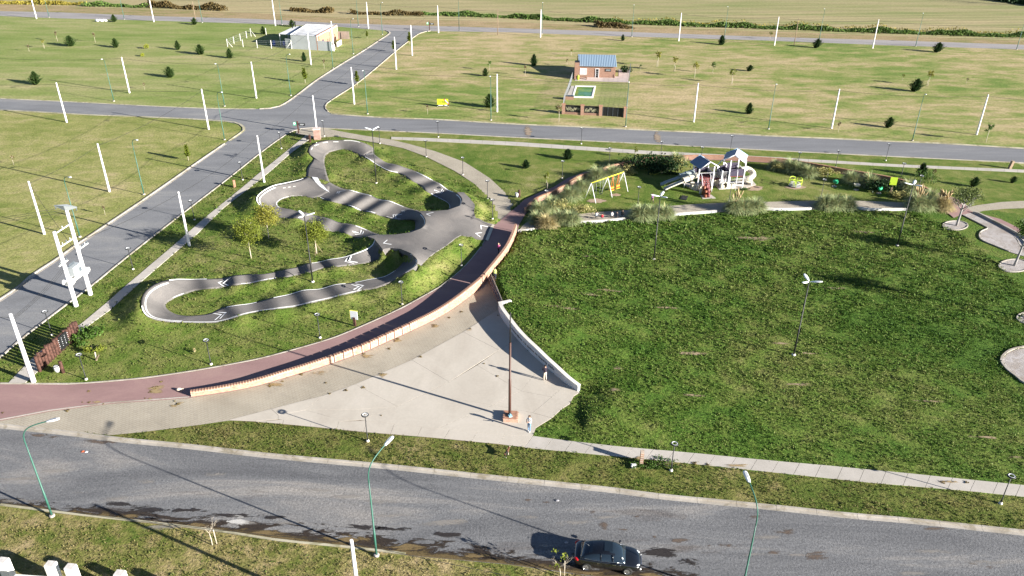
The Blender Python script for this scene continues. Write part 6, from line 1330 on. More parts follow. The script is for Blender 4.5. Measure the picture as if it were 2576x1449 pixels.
# ------------------------------------------------------------------ brick house with blue-grey sheet roof
H2=at(1454,194.3); v2=at(1547,196.3)-H2; v2.z=0; W2_=v2.length; a2=math.atan2(v2.y,v2.x)
h2=thing('brick_house','small brick house with a blue-white corrugated sheet roof and a tall brick chimney','house',H2,a2)
ev=hgt(at(1547,196.3),1552,166); DEP=6.0; rz_=ev+1.0
mb=MB(); mb.box((W2_/2,DEP/2,ev/2-.05),(W2_,DEP,ev-.1)); 
mb.add([(0,0,ev-.1),(W2_,0,ev-.1),(W2_,DEP,rz_-.15),(0,DEP,rz_-.15),(0,DEP,ev-.1),(W2_,DEP,ev-.1)],[(0,3,4),(1,5,2),(4,3,2,5)]); mb.build('wall',m_house,h2)
n=46; mb=MB(); vs=[];fs=[]
for k in range(n+1):
    x=-.15+(W2_+.4)*k/n; z=.05*(k%2)
    for y,zz in ((-.45,ev-.08),(DEP+.3,rz_+.05)): vs.append((x,y,zz+z)); 
    for y,zz in ((-.45,ev-.08),(DEP+.3,rz_+.05)): vs.append((x,y,zz+z-.05))
for k in range(n): b=4*k; fs+=[(b,b+4,b+5,b+1),(b+2,b+3,b+7,b+6),(b,b+2,b+6,b+4)]
mb.add(vs,fs); mb.build('roof',base('zinc_roof_sheet',(.42,.55,.66),.35,.5,.5),h2)
mb=MB(); mb.box((-.35,-.95,1.85),(1.05,1.9,3.7)); o=mb.build('chimney',m_brick,h2); mb=MB(); mb.box((-.35,-.95,3.75),(1.0,1.7,.12)); mb.build('chimney_cap',m_black,o); mb=MB(); mb.tube([(-.2,-.4,3.8),(-.2,-.4,4.9)],.13,8); mb.build('flue_pipe',m_black,o)
def opening(x,z,w_,h_,glass,nm,fm=m_trim,bars=0):
    mb=MB(); mb.box((x,-.03,z),(w_,.05,h_)); o=mb.build(nm,glass,h2)
    mb=MB()
    for sx in (-1,1): mb.box((x+sx*w_/2,-.05,z),(.09,.1,h_+.12))
    for sz in (-1,1): mb.box((x,-.05,z+sz*h_/2),(w_,.1,.09))
    for k in range(bars): mb.box((x-w_/2+w_*(k+1)/(bars+1),-.06,z),(.06,.06,h_))
    mb.build('frame',fm,o); return o
k_=W2_/95.0
opening((1463-1454)*k_+.35,1.35,1.45,1.25,m_glassl,'window',bars=1); dr=opening((1502.5-1454)*k_,1.0,.75,2.0,m_black,'door',m_trim)
for z in (.6,1.0,1.4): mb=MB(); mb.box(((1502.5-1454)*k_,-.075,z),(.5,.03,.05)); mb.build('door_rail',m_grey,dr)
mb=MB(); mb.box(((1502.5-1454)*k_-.28,-.1,1.0),(.04,.06,.3)); mb.build('handle',m_steelw,dr)
opening((1530.7-1454)*k_,1.75,1.15,.5,m_glassl,'window',m_black,4)
gt=at(1466,199.5); t=thing('brick_grill_bench','low brick bench with open shelf under the big window','bench',gt,a2); mb=MB()
for x in (-.75,.85): mb.box((x,0,.4),(.18,.7,.8))
mb.box((.05,0,.86),(1.95,.75,.1)); mb.box((.05,0,.45),(1.45,.65,.06)); mb.build('bench_body',m_house,t)
t=thing('gas_bottle_cover','small light green bin standing beside the chimney','bin',at(1454,201.5)); mb=MB(); mb.lathe([(.2,0),(.22,.8),(.15,1.1),(.05,1.15)],10); mb.build('bin_body',m_lime,t)
sheet('house_patio',[(1445,203),(1580,207),(1584,176),(1556,174),(1556,192),(1450,195)],.05,base('pinkish_patio_concrete',(.50,.42,.39),.85,noise=(.1,.5)))
sheet('house_lawn',[(1420,262),(1574,268),(1582,208),(1436,203)],.03,m_nw)
# pool
PO=[(1438.5,246),(1492,247),(1499,217.5),(1447.5,216.5)]; pw4=[at(*p) for p in PO]; pc=sum(pw4,Vector())/4; t=thing('swimming_pool','small swimming pool with green water and a white rim in front of the brick house','pool',pc)
ed=[p-pc for p in pw4]; ein=[p*.84 for p in ed]
for i in range(4):
    mb=MB(); a,b,c,d=ed[i],ed[(i+1)%4],ein[(i+1)%4],ein[i]; mb.prism([a[:2],b[:2],c[:2],d[:2]],-.02,.16); mb.build('rim',m_white,t)
mb=MB(); mb.add([(p.x,p.y,.075) for p in ein],[(0,1,2,3)]); 
mw=bpy.data.materials.new('pool_water'); mw.use_nodes=True; n=mw.node_tree.nodes;l=mw.node_tree.links;b=n['Principled BSDF']; b.inputs['Roughness'].default_value=.06; b.inputs['Specular IOR Level'].default_value=.5
tcw=n.new('ShaderNodeTexCoord'); a_=nz(n,l,tcw.outputs['Object'],.25,3,.5); r_=ramp(n,[(.38,(.20,.30,.03)),(.52,(.07,.20,.03)),(.66,(.09,.22,.12))]); l.new(a_,r_.inputs[0]); l.new(r_.outputs[0],b.inputs['Base Color']); mb.build('water',mw,t)
DK=[at(1426,243),at(1439,243),at(1446,217),at(1437,217)]; c=DK[0]; mb=MB(); mb.prism([(p.x-c.x,p.y-c.y) for p in DK],-.02,.1); o=mb.build('pool_deck',m_walk,None,c,0,label='grey deck strip left of the swimming pool',category='deck')
t=thing('brick_planter','low brick box with dark lid left below the pool','planter',at(1431,250)); mb=MB(); mb.box((0,0,.35),(2.0,.9,.7),0,a2); mb.build('box_body',m_house,t); mb=MB(); mb.box((0,0,.74),(2.0,.9,.08),0,a2); mb.build('lid',m_glass,t)
# street fence of the brick house
PIL=[(1417,286.5),(1464,289),(1510,291),(1572,295)]
pil=[at(*p) for p in PIL]; hp=hgt(pil[0],1416,262)
t=thing('front_fence','brick pillar front fence with black ornamental panels and a black gate','fence',pil[0]); O_=pil[0]
for p in pil:
    mb=MB(); mb.box((p.x-O_.x,p.y-O_.y,hp/2),(.62,.5,hp)); o=mb.build('pillar',m_house,t); mb=MB(); mb.box((p.x-O_.x,p.y-O_.y,hp+.05),(.78,.66,.12)); mb.build('pillar_cap',m_bunit,o)
for i in (0,1):
    a=pil[i];b=pil[i+1]; d=(b-a); L=d.length-.7; c=(a+b)/2-O_; az_=math.atan2(d.y,d.x)
    mb=MB(); mb.box(c+Vector((0,0,.22)),(L,.25,.44),0,az_); mb.build('base_wall',m_house,t)
    mb=MB(); mb.box(c+Vector((0,0,1.15)),(L,.05,1.35),0,az_); pn_=mb.build('panel',m_black,t)
    mb=MB(); g=random.Random(i)
    for k in range(26):
        u=-L/2+.25+(L-.5)*k/25; z=.75+g.uniform(0,.55); dv=Vector((math.cos(az_),math.sin(az_),0)); nn=Vector((dv.y,-dv.x,0))*.04
        mb.box(c+dv*u+nn+Vector((0,0,z)),(.06,.02,g.uniform(.25,.5)),0,az_,0,g.uniform(-.5,.5)); mb.box(c+dv*u+nn+Vector((0,0,z+.1)),(.22,.02,.05),0,az_,0,g.uniform(-.6,.6))
    mb.build('ornament',base('gilt_ornament',(.42,.40,.26),.5),pn_)
a=pil[2];b=pil[3]; d=b-a; L=d.length-.7; c=(a+b)/2-O_; az_=math.atan2(d.y,d.x)
mb=MB(); mb.box(c+Vector((0,0,.9)),(L,.06,1.75),0,az_); o=mb.build('gate',m_black,t)
for k in range(5):
    mb=MB(); mb.box(c+Vector((math.cos(az_),math.sin(az_),0))*(-L/2+.1+k*(L-.2)/4)+Vector((math.sin(az_),-math.cos(az_),0))*.05+Vector((0,0,.9)),(.06,.04,1.75),0,az_); mb.build('gate_bar',m_iron,o)
for nm,px,lb,mt in (('mesh_fence',[(1416,284),(1418,262),(1427,240),(1436,213),(1440,200)],'grey mesh fence on the left side of the brick house lot',base('galvanised_wire',(.20,.21,.22),.6)),('mesh_fence',[(1574,292),(1577,262),(1580,235),(1582,207),(1585,178)],'mesh fence with slim posts on the right side of the brick house lot',m_iron)):
    P=resample([at(*p) for p in px],1.6); t=thing(nm,lb,'fence',P[0]); 
    for p in P: mb=MB(); mb.tube([p-P[0],p-P[0]+Vector((0,0,1.9))],.05,5); mb.build('post',mt,t)
    mb=MB()
    for a,b in zip(P[:-1],P[1:]):
        for k in range(6): z=.2+k*.32; mb.tube([a-P[0]+Vector((0,0,z)),b-P[0]+Vector((0,0,z))],.006,3)
        for k in range(8): q_=a.lerp(b,k/8)-P[0]; mb.tube([q_+Vector((0,0,.1)),q_+Vector((0,0,1.85))],.007,3)
    mb.build('mesh_wires',mt,t)
bush((1575,183),(1.3,.9),1.6,'dark climbing shrub at the right end of the patio',lf_pdark,700,.14,77)
# ------------------------------------------------------------------ yellow advertising board
p=at(1114,268.5); w_=28*.0735*1.0; scl=(at(1128,268)-at(1100,267.5)).length
t=thing('sale_board','yellow advertising board with lettering and a red and white diagonal band in the dry field','sign',p); 
mb=MB(); mb.box((0,0,1.0),(scl,.06,1.15)); o=mb.build('board',m_lime if False else base('bright_yellow_board',(.50,.55,.03),.5),t)
mb=MB(); mb.box((0,0,.28),(scl,.06,.27)); mb.build('base_strip',m_black,t)
for x in (-scl/2+.05,scl/2-.05): mb=MB(); mb.box((x,.05,.5),(.07,.07,1.0)); mb.build('leg',m_steelw,t)
me=textmesh('ZORILI',.55,.01); me.materials.append(base('olive_lettering',(.30,.32,.03),.6)); o2=obj('lettering',me,t,(-scl*.37,-.05,.8)); o2.rotation_euler=(math.pi/2,0,0)
mb=MB(); mb.box((scl*.34,-.055,1.05),(.25,.03,1.35),0,0,0,-.75); mb.build('diagonal_band',base('red_band',(.6,.05,.03),.5),t); mb=MB(); mb.box((scl*.34,-.08,1.07),(.16,.03,.95),0,0,0,-.75); mb.build('diagonal_band',m_steelw,t)
mb=MB(); mb.box((-scl*.18,-.045,.28),(scl*.45,.02,.12)); mb.box((scl*.28,-.045,.3),(scl*.24,.02,.2)); mb.build('phone_strip',m_steelw,t)
# street name posts
for b_,hh,lb in (((751.5,336),2.3,'wooden street name post with green and black plates at the crossroads'),((1080.7,78),2.6,'wooden street name post with black plates at the far corner')):
    p=at(*b_); t=thing('street_name_post',lb,'street sign',p); mb=MB(); mb.box((0,0,hh/2),(.2,.2,hh)); mb.build('post',m_logs,t)
    mb=MB(); mb.box((-.45,-.1,hh-.45),(.6,.06,.55),0,.5); mb.build('green_plate',m_grn,t); mb=MB(); mb.box((-.5,-.15,hh-.4),(.28,.03,.3),0,.5); mb.build('white_emblem',m_steelw,t)
    mb=MB(); mb.box((.75,0,hh-.6),(1.2,.06,.45),0,-.1); o=mb.build('name_plate',m_black,t); mb=MB(); mb.box((.78,-.05,hh-.55),(.8,.02,.07),0,-.1); mb.box((.72,-.05,hh-.68),(.55,.02,.05),0,-.1); mb.build('lettering',m_steelw,o)
# brick pillar at the corner
p=at(799,349.5); hh=hgt(p,799,324); t=thing('brick_pillar','square rosy brick pillar with pale top at the crossroads corner of the park','pillar',p,.15); mb=MB(); mb.box((0,0,hh/2),(1.15,1.15,hh)); mb.build('pillar_body',brick_mat('rosy_stone',(.27,.14,.11),(.36,.24,.20),(.32,.24,.20),.5),t); mb=MB(); mb.box((0,0,hh+.05),(1.25,1.25,.14)); mb.build('cap',base('pillar_cap',(.60,.50,.46),.85),t)
t=thing('junction_box','small brown post with a dark box below the brick pillar','post',at(780.6,357)); mb=MB(); mb.box((0,0,.65),(.28,.28,1.3)); mb.build('post',m_logs,t); mb=MB(); mb.box((-.4,-.05,.75),(.45,.3,.6)); mb.build('box',m_black,t)
t=thing('marker_post','short orange brown brick marker post in the verge of the diagonal street','post',at(591,471.5)); mb=MB(); mb.box((0,0,.6),(.32,.32,1.2),0,.4); mb.box((0,0,1.15),(.36,.36,.1),0,.4); mb.build('post',m_bunit,t)
t=thing('wooden_post','short weathered wooden post on the verge at the right edge','post',at(2541,424)); mb=MB(); mb.box((0,0,.65),(.45,.4,1.3),0,.2,.06,.12); mb.build('post',m_wood,t)
# white information sign
p=gp(893,820); t=thing('information_sign','blank white information sign with yellow back edge on a brown post','sign',p,-.25); mb=MB(); mb.box((0,0,.55),(.26,.18,1.1)); mb.build('post',m_logs,t); mb=MB(); mb.box((0,-.02,1.35),(.85,.05,1.0)); mb.build('sign_panel',m_steelw,t); mb=MB(); mb.box((-.43,.0,1.35),(.05,.09,1.02)); mb.box((0,.02,1.87),(.9,.07,.04)); mb.build('yellow_edge',m_yel,t)
p=at(2240,487); t=thing('playground_sign','lime green playground sign standing in the shade on the right','sign',p,-.2); mb=MB(); mb.box((0,0,.5),(.25,.2,1.0)); mb.build('post',m_wood,t); mb=MB(); mb.box((0,-.05,2.0),(1.0,.05,1.2)); mb.build('sign_panel',m_lime,t); mb=MB(); mb.tube([(0,0,.9),(0,0,1.5)],.05,5); mb.build('pole',m_black,t)
# log waste bins
for b_,lb in (((154,939),'log post bin with a white bag left of the nearest ring lamp'),((1303.5,499),'log post bin with a white bag in the grass left of the red path')):
    p=at(*b_); t=thing('waste_bin',lb,'waste bin',p,0,'log waste bins'); mb=MB(); mb.lathe([(.17,-.05),(.17,1.25),(.12,1.32)],10,(.15,.1,0)); mb.build('log_post',m_logs,t); mb=MB(); mb.lathe([(.17,.25),(.24,.5),(.25,.85),(.22,.9)],10,(-.22,-.12,0)); mb.build('bin_bag',base('translucent_bag',(.5,.5,.5),.5,noise=(.3,6)),t); mb=MB(); mb.torus((-.22,-.12,.9),.25,.025,12,5); mb.build('hoop',m_black,t)
t=thing('tree_stump_sign','broken pale stake with a dark board right of the log fence','stake',at(243,906)); mb=MB(); mb.tube([(0,0,-.1),(.05,0,.95)],[.09,.06],6); mb.build('stake',m_trunkp,t); mb=MB(); mb.box((.22,-.1,.35),(.1,.06,.8),0,0,0,.6); mb.build('board',m_wood,t)
# log palisade
pa=at(101,934); pb=at(199,842); t=thing('log_fence','row of reddish brown upright logs with a dark sign in its middle','fence',pa); n=17
for k in range(n):
    p=pa.lerp(pb,k/(n-1))-pa; hh=1.75+.12*math.sin(k*1.9)+rnd.uniform(-.08,.08); mb=MB(); r=.16+rnd.uniform(-.015,.015); mb.lathe([(r,-.1),(r*1.02,.4),(r*.97,hh-.03),(r*.8,hh)],9,(p.x,p.y,0)); mb.build('log',m_logs,t)
p0=pa.lerp(pb,8/16)-pa;p1=pa.lerp(pb,11.2/16)-pa; d=(p1-p0).normalized(); n_=Vector((d.y,-d.x,0))
mb=MB(); c=(p0+p1)/2+n_*.2+Vector((0,0,.95)); mb.box(c,((p1-p0).length,.05,1.5),0,math.atan2(d.y,d.x)); sg=mb.build('sign_panel',m_black,t)
mb=MB()
for k in range(4):
    for j in range(5): mb.box(c+d*(-.75+.5*k)+n_*.035+Vector((0,0,.5-.22*j)),(.05 if (k+j)%3 else .09,.02,.05),0,math.atan2(d.y,d.x))
mb.build('lettering',m_steelw,sg)
# near brick post and bits
p=at(1613,1166); t=thing('brick_post','narrow brick post standing on the edge of the concrete walkway','post',p,-.1); mb=MB(); mb.box((0,0,.64),(.26,.42,1.28)); core=mb.build('post_core',m_mort,t)
for c in range(12):
    for s in (-1,1):
        mb=MB(); mb.box((0,s*.1+(.02 if c%2 else -.02),.06+c*.105),(.285,.2,.085)); mb.build('brick',m_bunit if c%3 else m_bdark,t)
t=thing('white_block','small white box lying in the grass beside the brick post','box',at(1594,1175)); mb=MB(); mb.box((0,0,.14),(.42,.3,.26),0,.1); mb.box((0,-.01,.29),(.3,.14,.03),0,.1); mb.build('block',m_white,t)
t=thing('crumpled_bag','crumpled pale bag on the red path at the end of the brick wall','litter',at(451,984)); mb=MB(); mb.lathe([(.1,0),(.24,.08),(.2,.2),(.06,.28)],7,(0,0,.08),0,True,1.2,.8); mb.box((.3,.05,.18),(.25,.1,.12),0,.5,.3); mb.build('bag_body',base('pale_plastic_bag',(.66,.55,.44),.7),t)
for (b_,c_,lb) in (((209,1138),(.55,.12,.05),'red and yellow crisp packet on the near street'),((218,1139),(.7,.7,.72),'small white scrap beside the crisp packet')):
    p=at(*b_); mb=MB(); mb.add([(-.13,-.07,.05),(.12,-.05,.06),(.14,.06,.09),(.0,.09,.13),(-.12,.07,.07)],[(0,1,2,3),(0,3,4)]); mb.build('litter',base('scrap_%d'%int(b_[0]),c_,.5),None,p,0,label=lb,category='litter')
# dried weeds scattered on the pavings
wd=leafcloud((0,0,.06),(.34,.2,.07),70,.06,5); wme=fastmesh('dry_weeds',wd[0],wd[1],leaf('dry_weed_blades',(.20,.15,.06),.4),4)
for i,(x,y,s) in enumerate([(225,985,1.2),(226,1012,1.2),(208,985+27,.6),(168,1033,1.5),(445,1018,1.6),(6,1040,1.0),(261,1017,.7),(395,975,2.6),(380,985,1.6),(405,960,1.3),(710,960,.9),(720,949,.9),(915,976,1.6),(963,942,1.8),(871,981,1.5),(829,990,1.0),(1056,898,1.4),(1092,820,2.0),(1184,828,1.0),(999,857,1.6),(980,877,1.3),(915,890,1.2),(1217,915,.7),(1250,947,1.1),(959,1046,.6),(685,970,2.2),(760,941,1.6),(820,963,.9),(1000,852,1.4),(1160,785,1.2),(1130,800,1.1),(1253,794,.7),(1750,1165,1.6),(1780,1168,1.3),(2370,1212,1.5),(2430,1214,1.3),(365,1003,.6),(440,1010,.7),(1140,756,1.2)]):
    obj('dry_weeds',wme,None,at(x,y,.06),i,label='tuft of dry weeds on the paving',category='weeds',group='dry weed tufts on the pavings').scale=(s*.62,s*.55,.55)
# flagpole on brick block
p=at(1285,1052.5); t=thing('brick_plinth','low square brick plinth at the foot of the tall brown pole on the concrete plaza','plinth',p,-.05); mb=MB(); mb.box((0,0,.19),(1.26,1.26,.38)); mb.build('plinth_core',m_mort,t)
for i in range(9):
    for j in range(5):
        mb=MB(); mb.box((-.5+j*.25+(.06 if i%2 else -.06),-.56+i*.14,.385),(.225,.115,.03)); mb.build('brick',m_bunit if (i+j)%3 else bmat_units[1],t)
for s in (-1,1):
    for c in range(3):
        for j in range(5):
            mb=MB(); mb.box((-.5+.25*j+(.05 if c%2 else -.05),s*.632,.07+c*.12),(.225,.02,.09)); mb.build('brick',bmat_units[0],t)
            mb=MB(); mb.box((s*.632,-.5+.25*j+(.05 if c%2 else -.05),.07+c*.12),(.02,.225,.09)); mb.build('brick',bmat_units[0],t)
pf=p+Vector((-.1,.05,.4)); hf=hgt(Vector((pf.x,pf.y,0)),1286.5,786)-.4
t=thing('flagpole','very tall dark brown pole standing on the brick plinth of the plaza','pole',pf); mb=MB(); mb.tube([(0,0,0),(0,0,3.8),(0,0,3.82),(0,0,7.6)],[.125,.12,.095,.09],12); mb.build('lower_tube',m_brownp,t); mb=MB(); mb.tube([(0,0,7.6),(0,0,hf)],[.07,.055],10); mb.build('upper_tube',m_black,t)
mb=MB(); mb.box((.05,-.25,.05),(.3,.3,.12),0,.3); mb.tube([(0,-.1,.2),(.1,-.35,.02)],.05,6); mb.build('base_bracket',base('light_blue_bracket',(.25,.5,.62),.5),t)
# white gate pillars in the lower left corner
for i,(tx,ty) in enumerate([(6,1408),(126,1417),(176,1424),(300,1440),(415,1458),(540,1475)]):
    p=at(tx,ty,2.35); p.z=0; t=thing('white_pillar',['white square pillar cut by the lower left corner','white square pillar, second from the left at the bottom edge','white square pillar, third from the left at the bottom edge','white square pillar standing apart at the bottom edge','white pillar just below the picture','another white pillar below the picture'][i],'pillar',p,-.12,'white pillars of the near wall')
    mb=MB(); mb.box((0,0,1.12),(.62,.5,2.26)); mb.build('shaft',m_white,t); mb=MB(); mb.box((0,0,2.3),(.62,.5,.1),taper=.93); mb.build('cap',base('dusty_cap',(.60,.56,.53),.9,noise=(.2,4)),t)
p=at(85,1449,1.9); t=thing('white_beam','wide pale beam between the second and first white pillars at the bottom','beam',p,-.08); mb=MB(); mb.box((.1,-.3,0),(2.6,.5,.25)); mb.build('beam_body',m_white,t)
# gutter along: dog
def skinfig(name,verts,edges,radii,root=0,sub=2,mats=None,assign=None,parent=None):
    me=bpy.data.meshes.new(name); me.from_pydata(verts,edges,[]); o=bpy.data.objects.new(name,me); COL.objects.link(o)
    sm=o.modifiers.new('s','SKIN'); sm.use_smooth_shade=True; ss=o.modifiers.new('u','SUBSURF'); ss.levels=sub; ss.render_levels=sub
    for i,r in enumerate(radii): me.skin_vertices[0].data[i].radius=(r,r) if not hasattr(r,'__len__') else r; me.skin_vertices[0].data[i].use_root=(i==root)
    dg=bpy.context.evaluated_depsgraph_get(); dg.update(); m2=bpy.data.meshes.new_from_object(o.evaluated_get(dg)); bpy.data.objects.remove(o); m2.name=name
    for mt in mats: m2.materials.append(mt)
    for p in m2.polygons: p.material_index=assign(p.center); p.use_smooth=True
    return obj(name,m2,parent)
SK=base('skin',(.46,.29,.21),.6)
def person(p,rz,label,hgt_,shirt,pants,hair,pose='stand',shoes=None,long_hair=False,group=None,sleeve=.9):
    t=thing('person',label,'person',p,rz,group); s=hgt_/1.75; k=lambda *v:[tuple(c*s for c in q) for q in v]
    walk=.28 if pose=='walk' else .06; sit=pose=='sit'
    # skeleton; figure faces -y
    V_=[(0,0,.95),(0,.0,1.12),(0,.01,1.32),(0,.01,1.45),(0,-.01,1.53)]            #0 pelvis..4 neck
    hip=.10; R_=[(.15,.11),(.13,.10),(.165,.11),(.11,.08),(.055,.06)]
    V_+=[(0,-.02,1.60),(0,-.02,1.70)]; R_+=[(.085,.10),(.075,.085)]            #5,6 head
    E_=[(0,1),(1,2),(2,3),(3,4),(4,5),(5,6)]
    def limb(sg):
        b=len(V_); f=walk*sg
        if sit: L=[(hip*sg,-.05,.93),(hip*sg*1.15,-.45,.92),(hip*sg*1.2,-.50,.50),(hip*sg*1.2,-.58,.44)]; rr=[.088,.065,.045,.04]
        else: L=[(hip*sg,0,.86),(hip*sg*1.05,-f*.45-.03,.48),(hip*sg*1.05,-f*.9+.02,.09),(hip*sg*1.15,-f*.9-.15,.03)]; rr=[.088,.062,.042,.036]
        for q,r in zip(L,rr): V_.append(q); R_.append((r,r))
        E_.extend([(0,b),(b,b+1),(b+1,b+2),(b+2,b+3)])
    limb(1); limb(-1)
    def arm(sg,mode):
        b=len(V_); sh=(.17*sg,.01,1.41)
        if mode=='down': L=[sh,(.22*sg,.02,1.14),(.21*sg,-.06,.90),(.21*sg,-.08,.80)]
        elif mode=='up': L=[sh,(.25*sg,-.10,1.20),(.13*sg,-.26,1.36),(.08*sg,-.30,1.44)]
        elif mode=='phone': L=[sh,(.22*sg,-.04,1.17),(.10*sg,-.26,1.22),(.04*sg,-.33,1.27)]
        else: L=[sh,(.27*sg,.03,1.18),(.20*sg,-.12,1.0),(.12*sg,-.16,1.02)]
        for q,r in zip(L,[.055,.043,.033,.03]): V_.append(q); R_.append((r,r))
        E_.extend([(3,b),(b,b+1),(b+1,b+2),(b+2,b+3)])
        # five fingers as short chains rooted in the palm
        h=Vector(L[3]); d=(h-Vector(L[2])).normalized(); sd=d.cross(Vector((0,0,1))); 
        if sd.length<.1: sd=Vector((1,0,0))
        sd.normalize()
        return h,d,sd
    am={'stand':('phone','phone'),'walk':('down','up'),'hip':('phone','hip'),'sit':('phone','down'),'down':('down','down')}[pose]
    hands=[arm(1,am[0]),arm(-1,am[1])]
    tz=1.47*s; wz=.93*s
    def asg(c):
        z=c.z/s; x=abs(c.x)/s
        if z>1.49 and x<.12: return 0
        # hands
        for h,_,_2 in hands:
            if (c/s-h).length<.085: return 0
            if sleeve<.5 and (c/s-h).length<.33 and x>.06 and z<1.42 and c.y/s<.1 and (x>.17 or c.y/s<-.14): return 0
        if z<.085 and not sit: return 3
        if z<.96 and x<.24 and not (x>.17 and z>.74 and not sit): return 2
        return 1
    o=skinfig('body',k(*V_),E_,[(a*s,b*s) for a,b in R_],0,2,[SK,shirt,pants,shoes or m_black],asg,t)
    fb=MB()
    for h,d,sd in hands:
        for j in range(4):
            a=h*s+d*.02*s+sd*(j-1.5)*.019*s; L=(.075,.085,.08,.062)[j]*s; fb.tube([a,a+d*L*.5,a+d*L*.85+Vector((0,0,-.02*s))],[.010*s,.009*s,.006*s],5)
        a=h*s+sd*.035*s; fb.tube([a,a+(d*.6+sd*.6)*.045*s,a+(d*.9+sd*.4)*.07*s],[.011*s,.010*s,.007*s],5)
    fb.build('fingers',SK,t)
    # hair cap, nose, ears, eyes
    mb=MB(); hx=[]; n=12
    for i in range(6):
        ph=math.pi/2*(1-i/5*.0)-i*.36
        for j in range(n):
            a=2*math.pi*j/n; r=.103*math.cos(ph); back=.5-.5*math.cos(a-math.pi/2)
            z=1.66+.115*math.sin(ph); y=-.015+r*math.sin(a)*1.12
            if y<-.05 and i>2: z=max(z,1.69)
            hx.append((r*math.cos(a)*s,y*s,z*s))
    mb.add(hx,[(i*n+j,i*n+(j+1)%n,(i+1)*n+(j+1)%n,(i+1)*n+j) for i in range(5) for j in range(n)],0,True)
    if long_hair: mb.tube([(0,.08*s,1.66*s),(0,.12*s,1.52*s),(0,.13*s,1.34*s)],[.075*s,.07*s,.03*s],8)
    mb.build('hair',hair,t)
    mb=MB(); mb.tube([(0,-.10*s,1.655*s),(0,-.125*s,1.625*s)],[.010*s,.015*s],5); 
    for sg in (1,-1): mb.tube([(.086*sg*s,-.01*s,1.66*s),(.092*sg*s,-.005*s,1.62*s)],[.014*s,.01*s],5)
    mb.build('face',SK,t); mb=MB()
    for sg in (1,-1): mb.box((.032*sg*s,-.098*s,1.655*s),(.022*s,.012*s,.010*s))
    mb.box((0,-.1*s,1.585*s),(.04*s,.01*s,.008*s)); mb.build('eyes_and_mouth',base('dark_features',(.06,.03,.03),.6),t)
    return t
c_=lambda n,c:base(n,c,.85,noise=(.15,8))
hb_=base('dark_hair',(.02,.013,.01),.7); hbr=base('brown_hair',(.07,.035,.02),.7)
pg=at(1254,638,.085); person(pg,2.6,'girl in a pink top and dark leggings walking in the shade on the red path',1.45,c_('pink_cloth',(.75,.12,.32)),c_('dark_leggings',(.03,.035,.06)),base('light_hair',(.55,.35,.22),.7),'walk',sleeve=.3)
py_=at(1245,703,.9); person(py_,3.0,'person in a yellow shirt and dark trousers seen from behind above the tunnel steps',1.55,c_('yellow_shirt',(.62,.68,.22)),c_('dark_jeans',(.03,.04,.07)),hb_,'down')
person(at(1371,957,.07),3.9,'man in a black jacket and cream trousers reading the lettering on the white wall',1.78,c_('black_jacket',(.025,.018,.03)),c_('cream_trousers',(.62,.50,.40)),hb_,'stand')
person(at(1331,1085,.07),-.5,'woman in a white top and blue jeans standing on the plaza near the brick plinth',1.72,c_('white_top',(.80,.80,.82)),c_('blue_jeans',(.12,.24,.40)),hbr,'hip',shoes=m_steelw,long_hair=True,sleeve=.3)
person(at(1640,510),.3,'child in a purple shirt walking on the playground grass',1.5,c_('purple_shirt',(.22,.10,.28)),c_('dark_shorts',(.05,.02,.05)),hbr,'walk',sleeve=.3)
for i,(x,y,hh,sh,lb) in enumerate([(1500,556,1.6,c_('white_shirt',(.75,.78,.82)),'leftmost sitting person on the seat wall, in a white shirt'),(1514,555.5,1.25,c_('red_shirt',(.60,.03,.05)),'child in red sitting second from the left on the seat wall'),(1538,553.5,1.5,c_('white_blouse',(.78,.76,.76)),'person in white sitting in the middle of the seat wall'),(1551,552.5,1.35,c_('black_shirt',(.02,.02,.03)),'small person in black sitting next to the middle one'),(1565,551.5,1.6,c_('black_coat',(.02,.018,.02)),'rightmost sitting person in black with dark hair')]):
    s=hh/1.75; person(at(x,y+2.5,.46-.86*s),3.14,lb,hh,sh,c_('dark_trousers',(.04,.045,.06)),hb_,'sit',group='people sitting on the seat wall')
# dog
p=at(1274,1148); t=thing('dog','small brown black and white dog standing in the grass below the walkway','dog',p,2.7)
V_=[(0,.0,.42),(0,-.22,.44),(0,-.36,.50),(0,-.47,.60),(0,-.58,.58),(0,-.68,.55),(0,.22,.44),(0,.34,.52),(0,.44,.60)]; E_=[(0,1),(1,2),(2,3),(3,4),(4,5),(0,6),(6,7),(7,8)]; R_=[.11,.13,.085,.07,.065,.035,.10,.03,.018]
for sg in (1,-1):
    b=len(V_); V_+=[(.08*sg,-.22,.32),(.085*sg,-.20,.16),(.085*sg,-.22,.02)]; R_+=[.05,.03,.028]; E_+=[(1,b),(b,b+1),(b+1,b+2)]
    b=len(V_); V_+=[(.08*sg,.20,.34),(.085*sg,.15,.22),(.085*sg,.25,.13),(.085*sg,.22,.02)]; R_+=[.07,.04,.025,.026]; E_+=[(6,b),(b,b+1),(b+1,b+2),(b+2,b+3)]
    b=len(V_); V_+=[(.06*sg,-.46,.69)]; R_+=[.02]; E_+=[(3,b)]
skinfig('body',V_,E_,R_,0,2,[base('brown_fur',(.10,.045,.025),.9),base('white_fur',(.62,.55,.48),.9),base('black_fur',(.015,.013,.012),.9)],lambda c:1 if (c.y<-.56 or c.z<.12 or (c.z<.36 and c.y<-.15)) else (2 if -.1<c.y<.28 else 0),t)

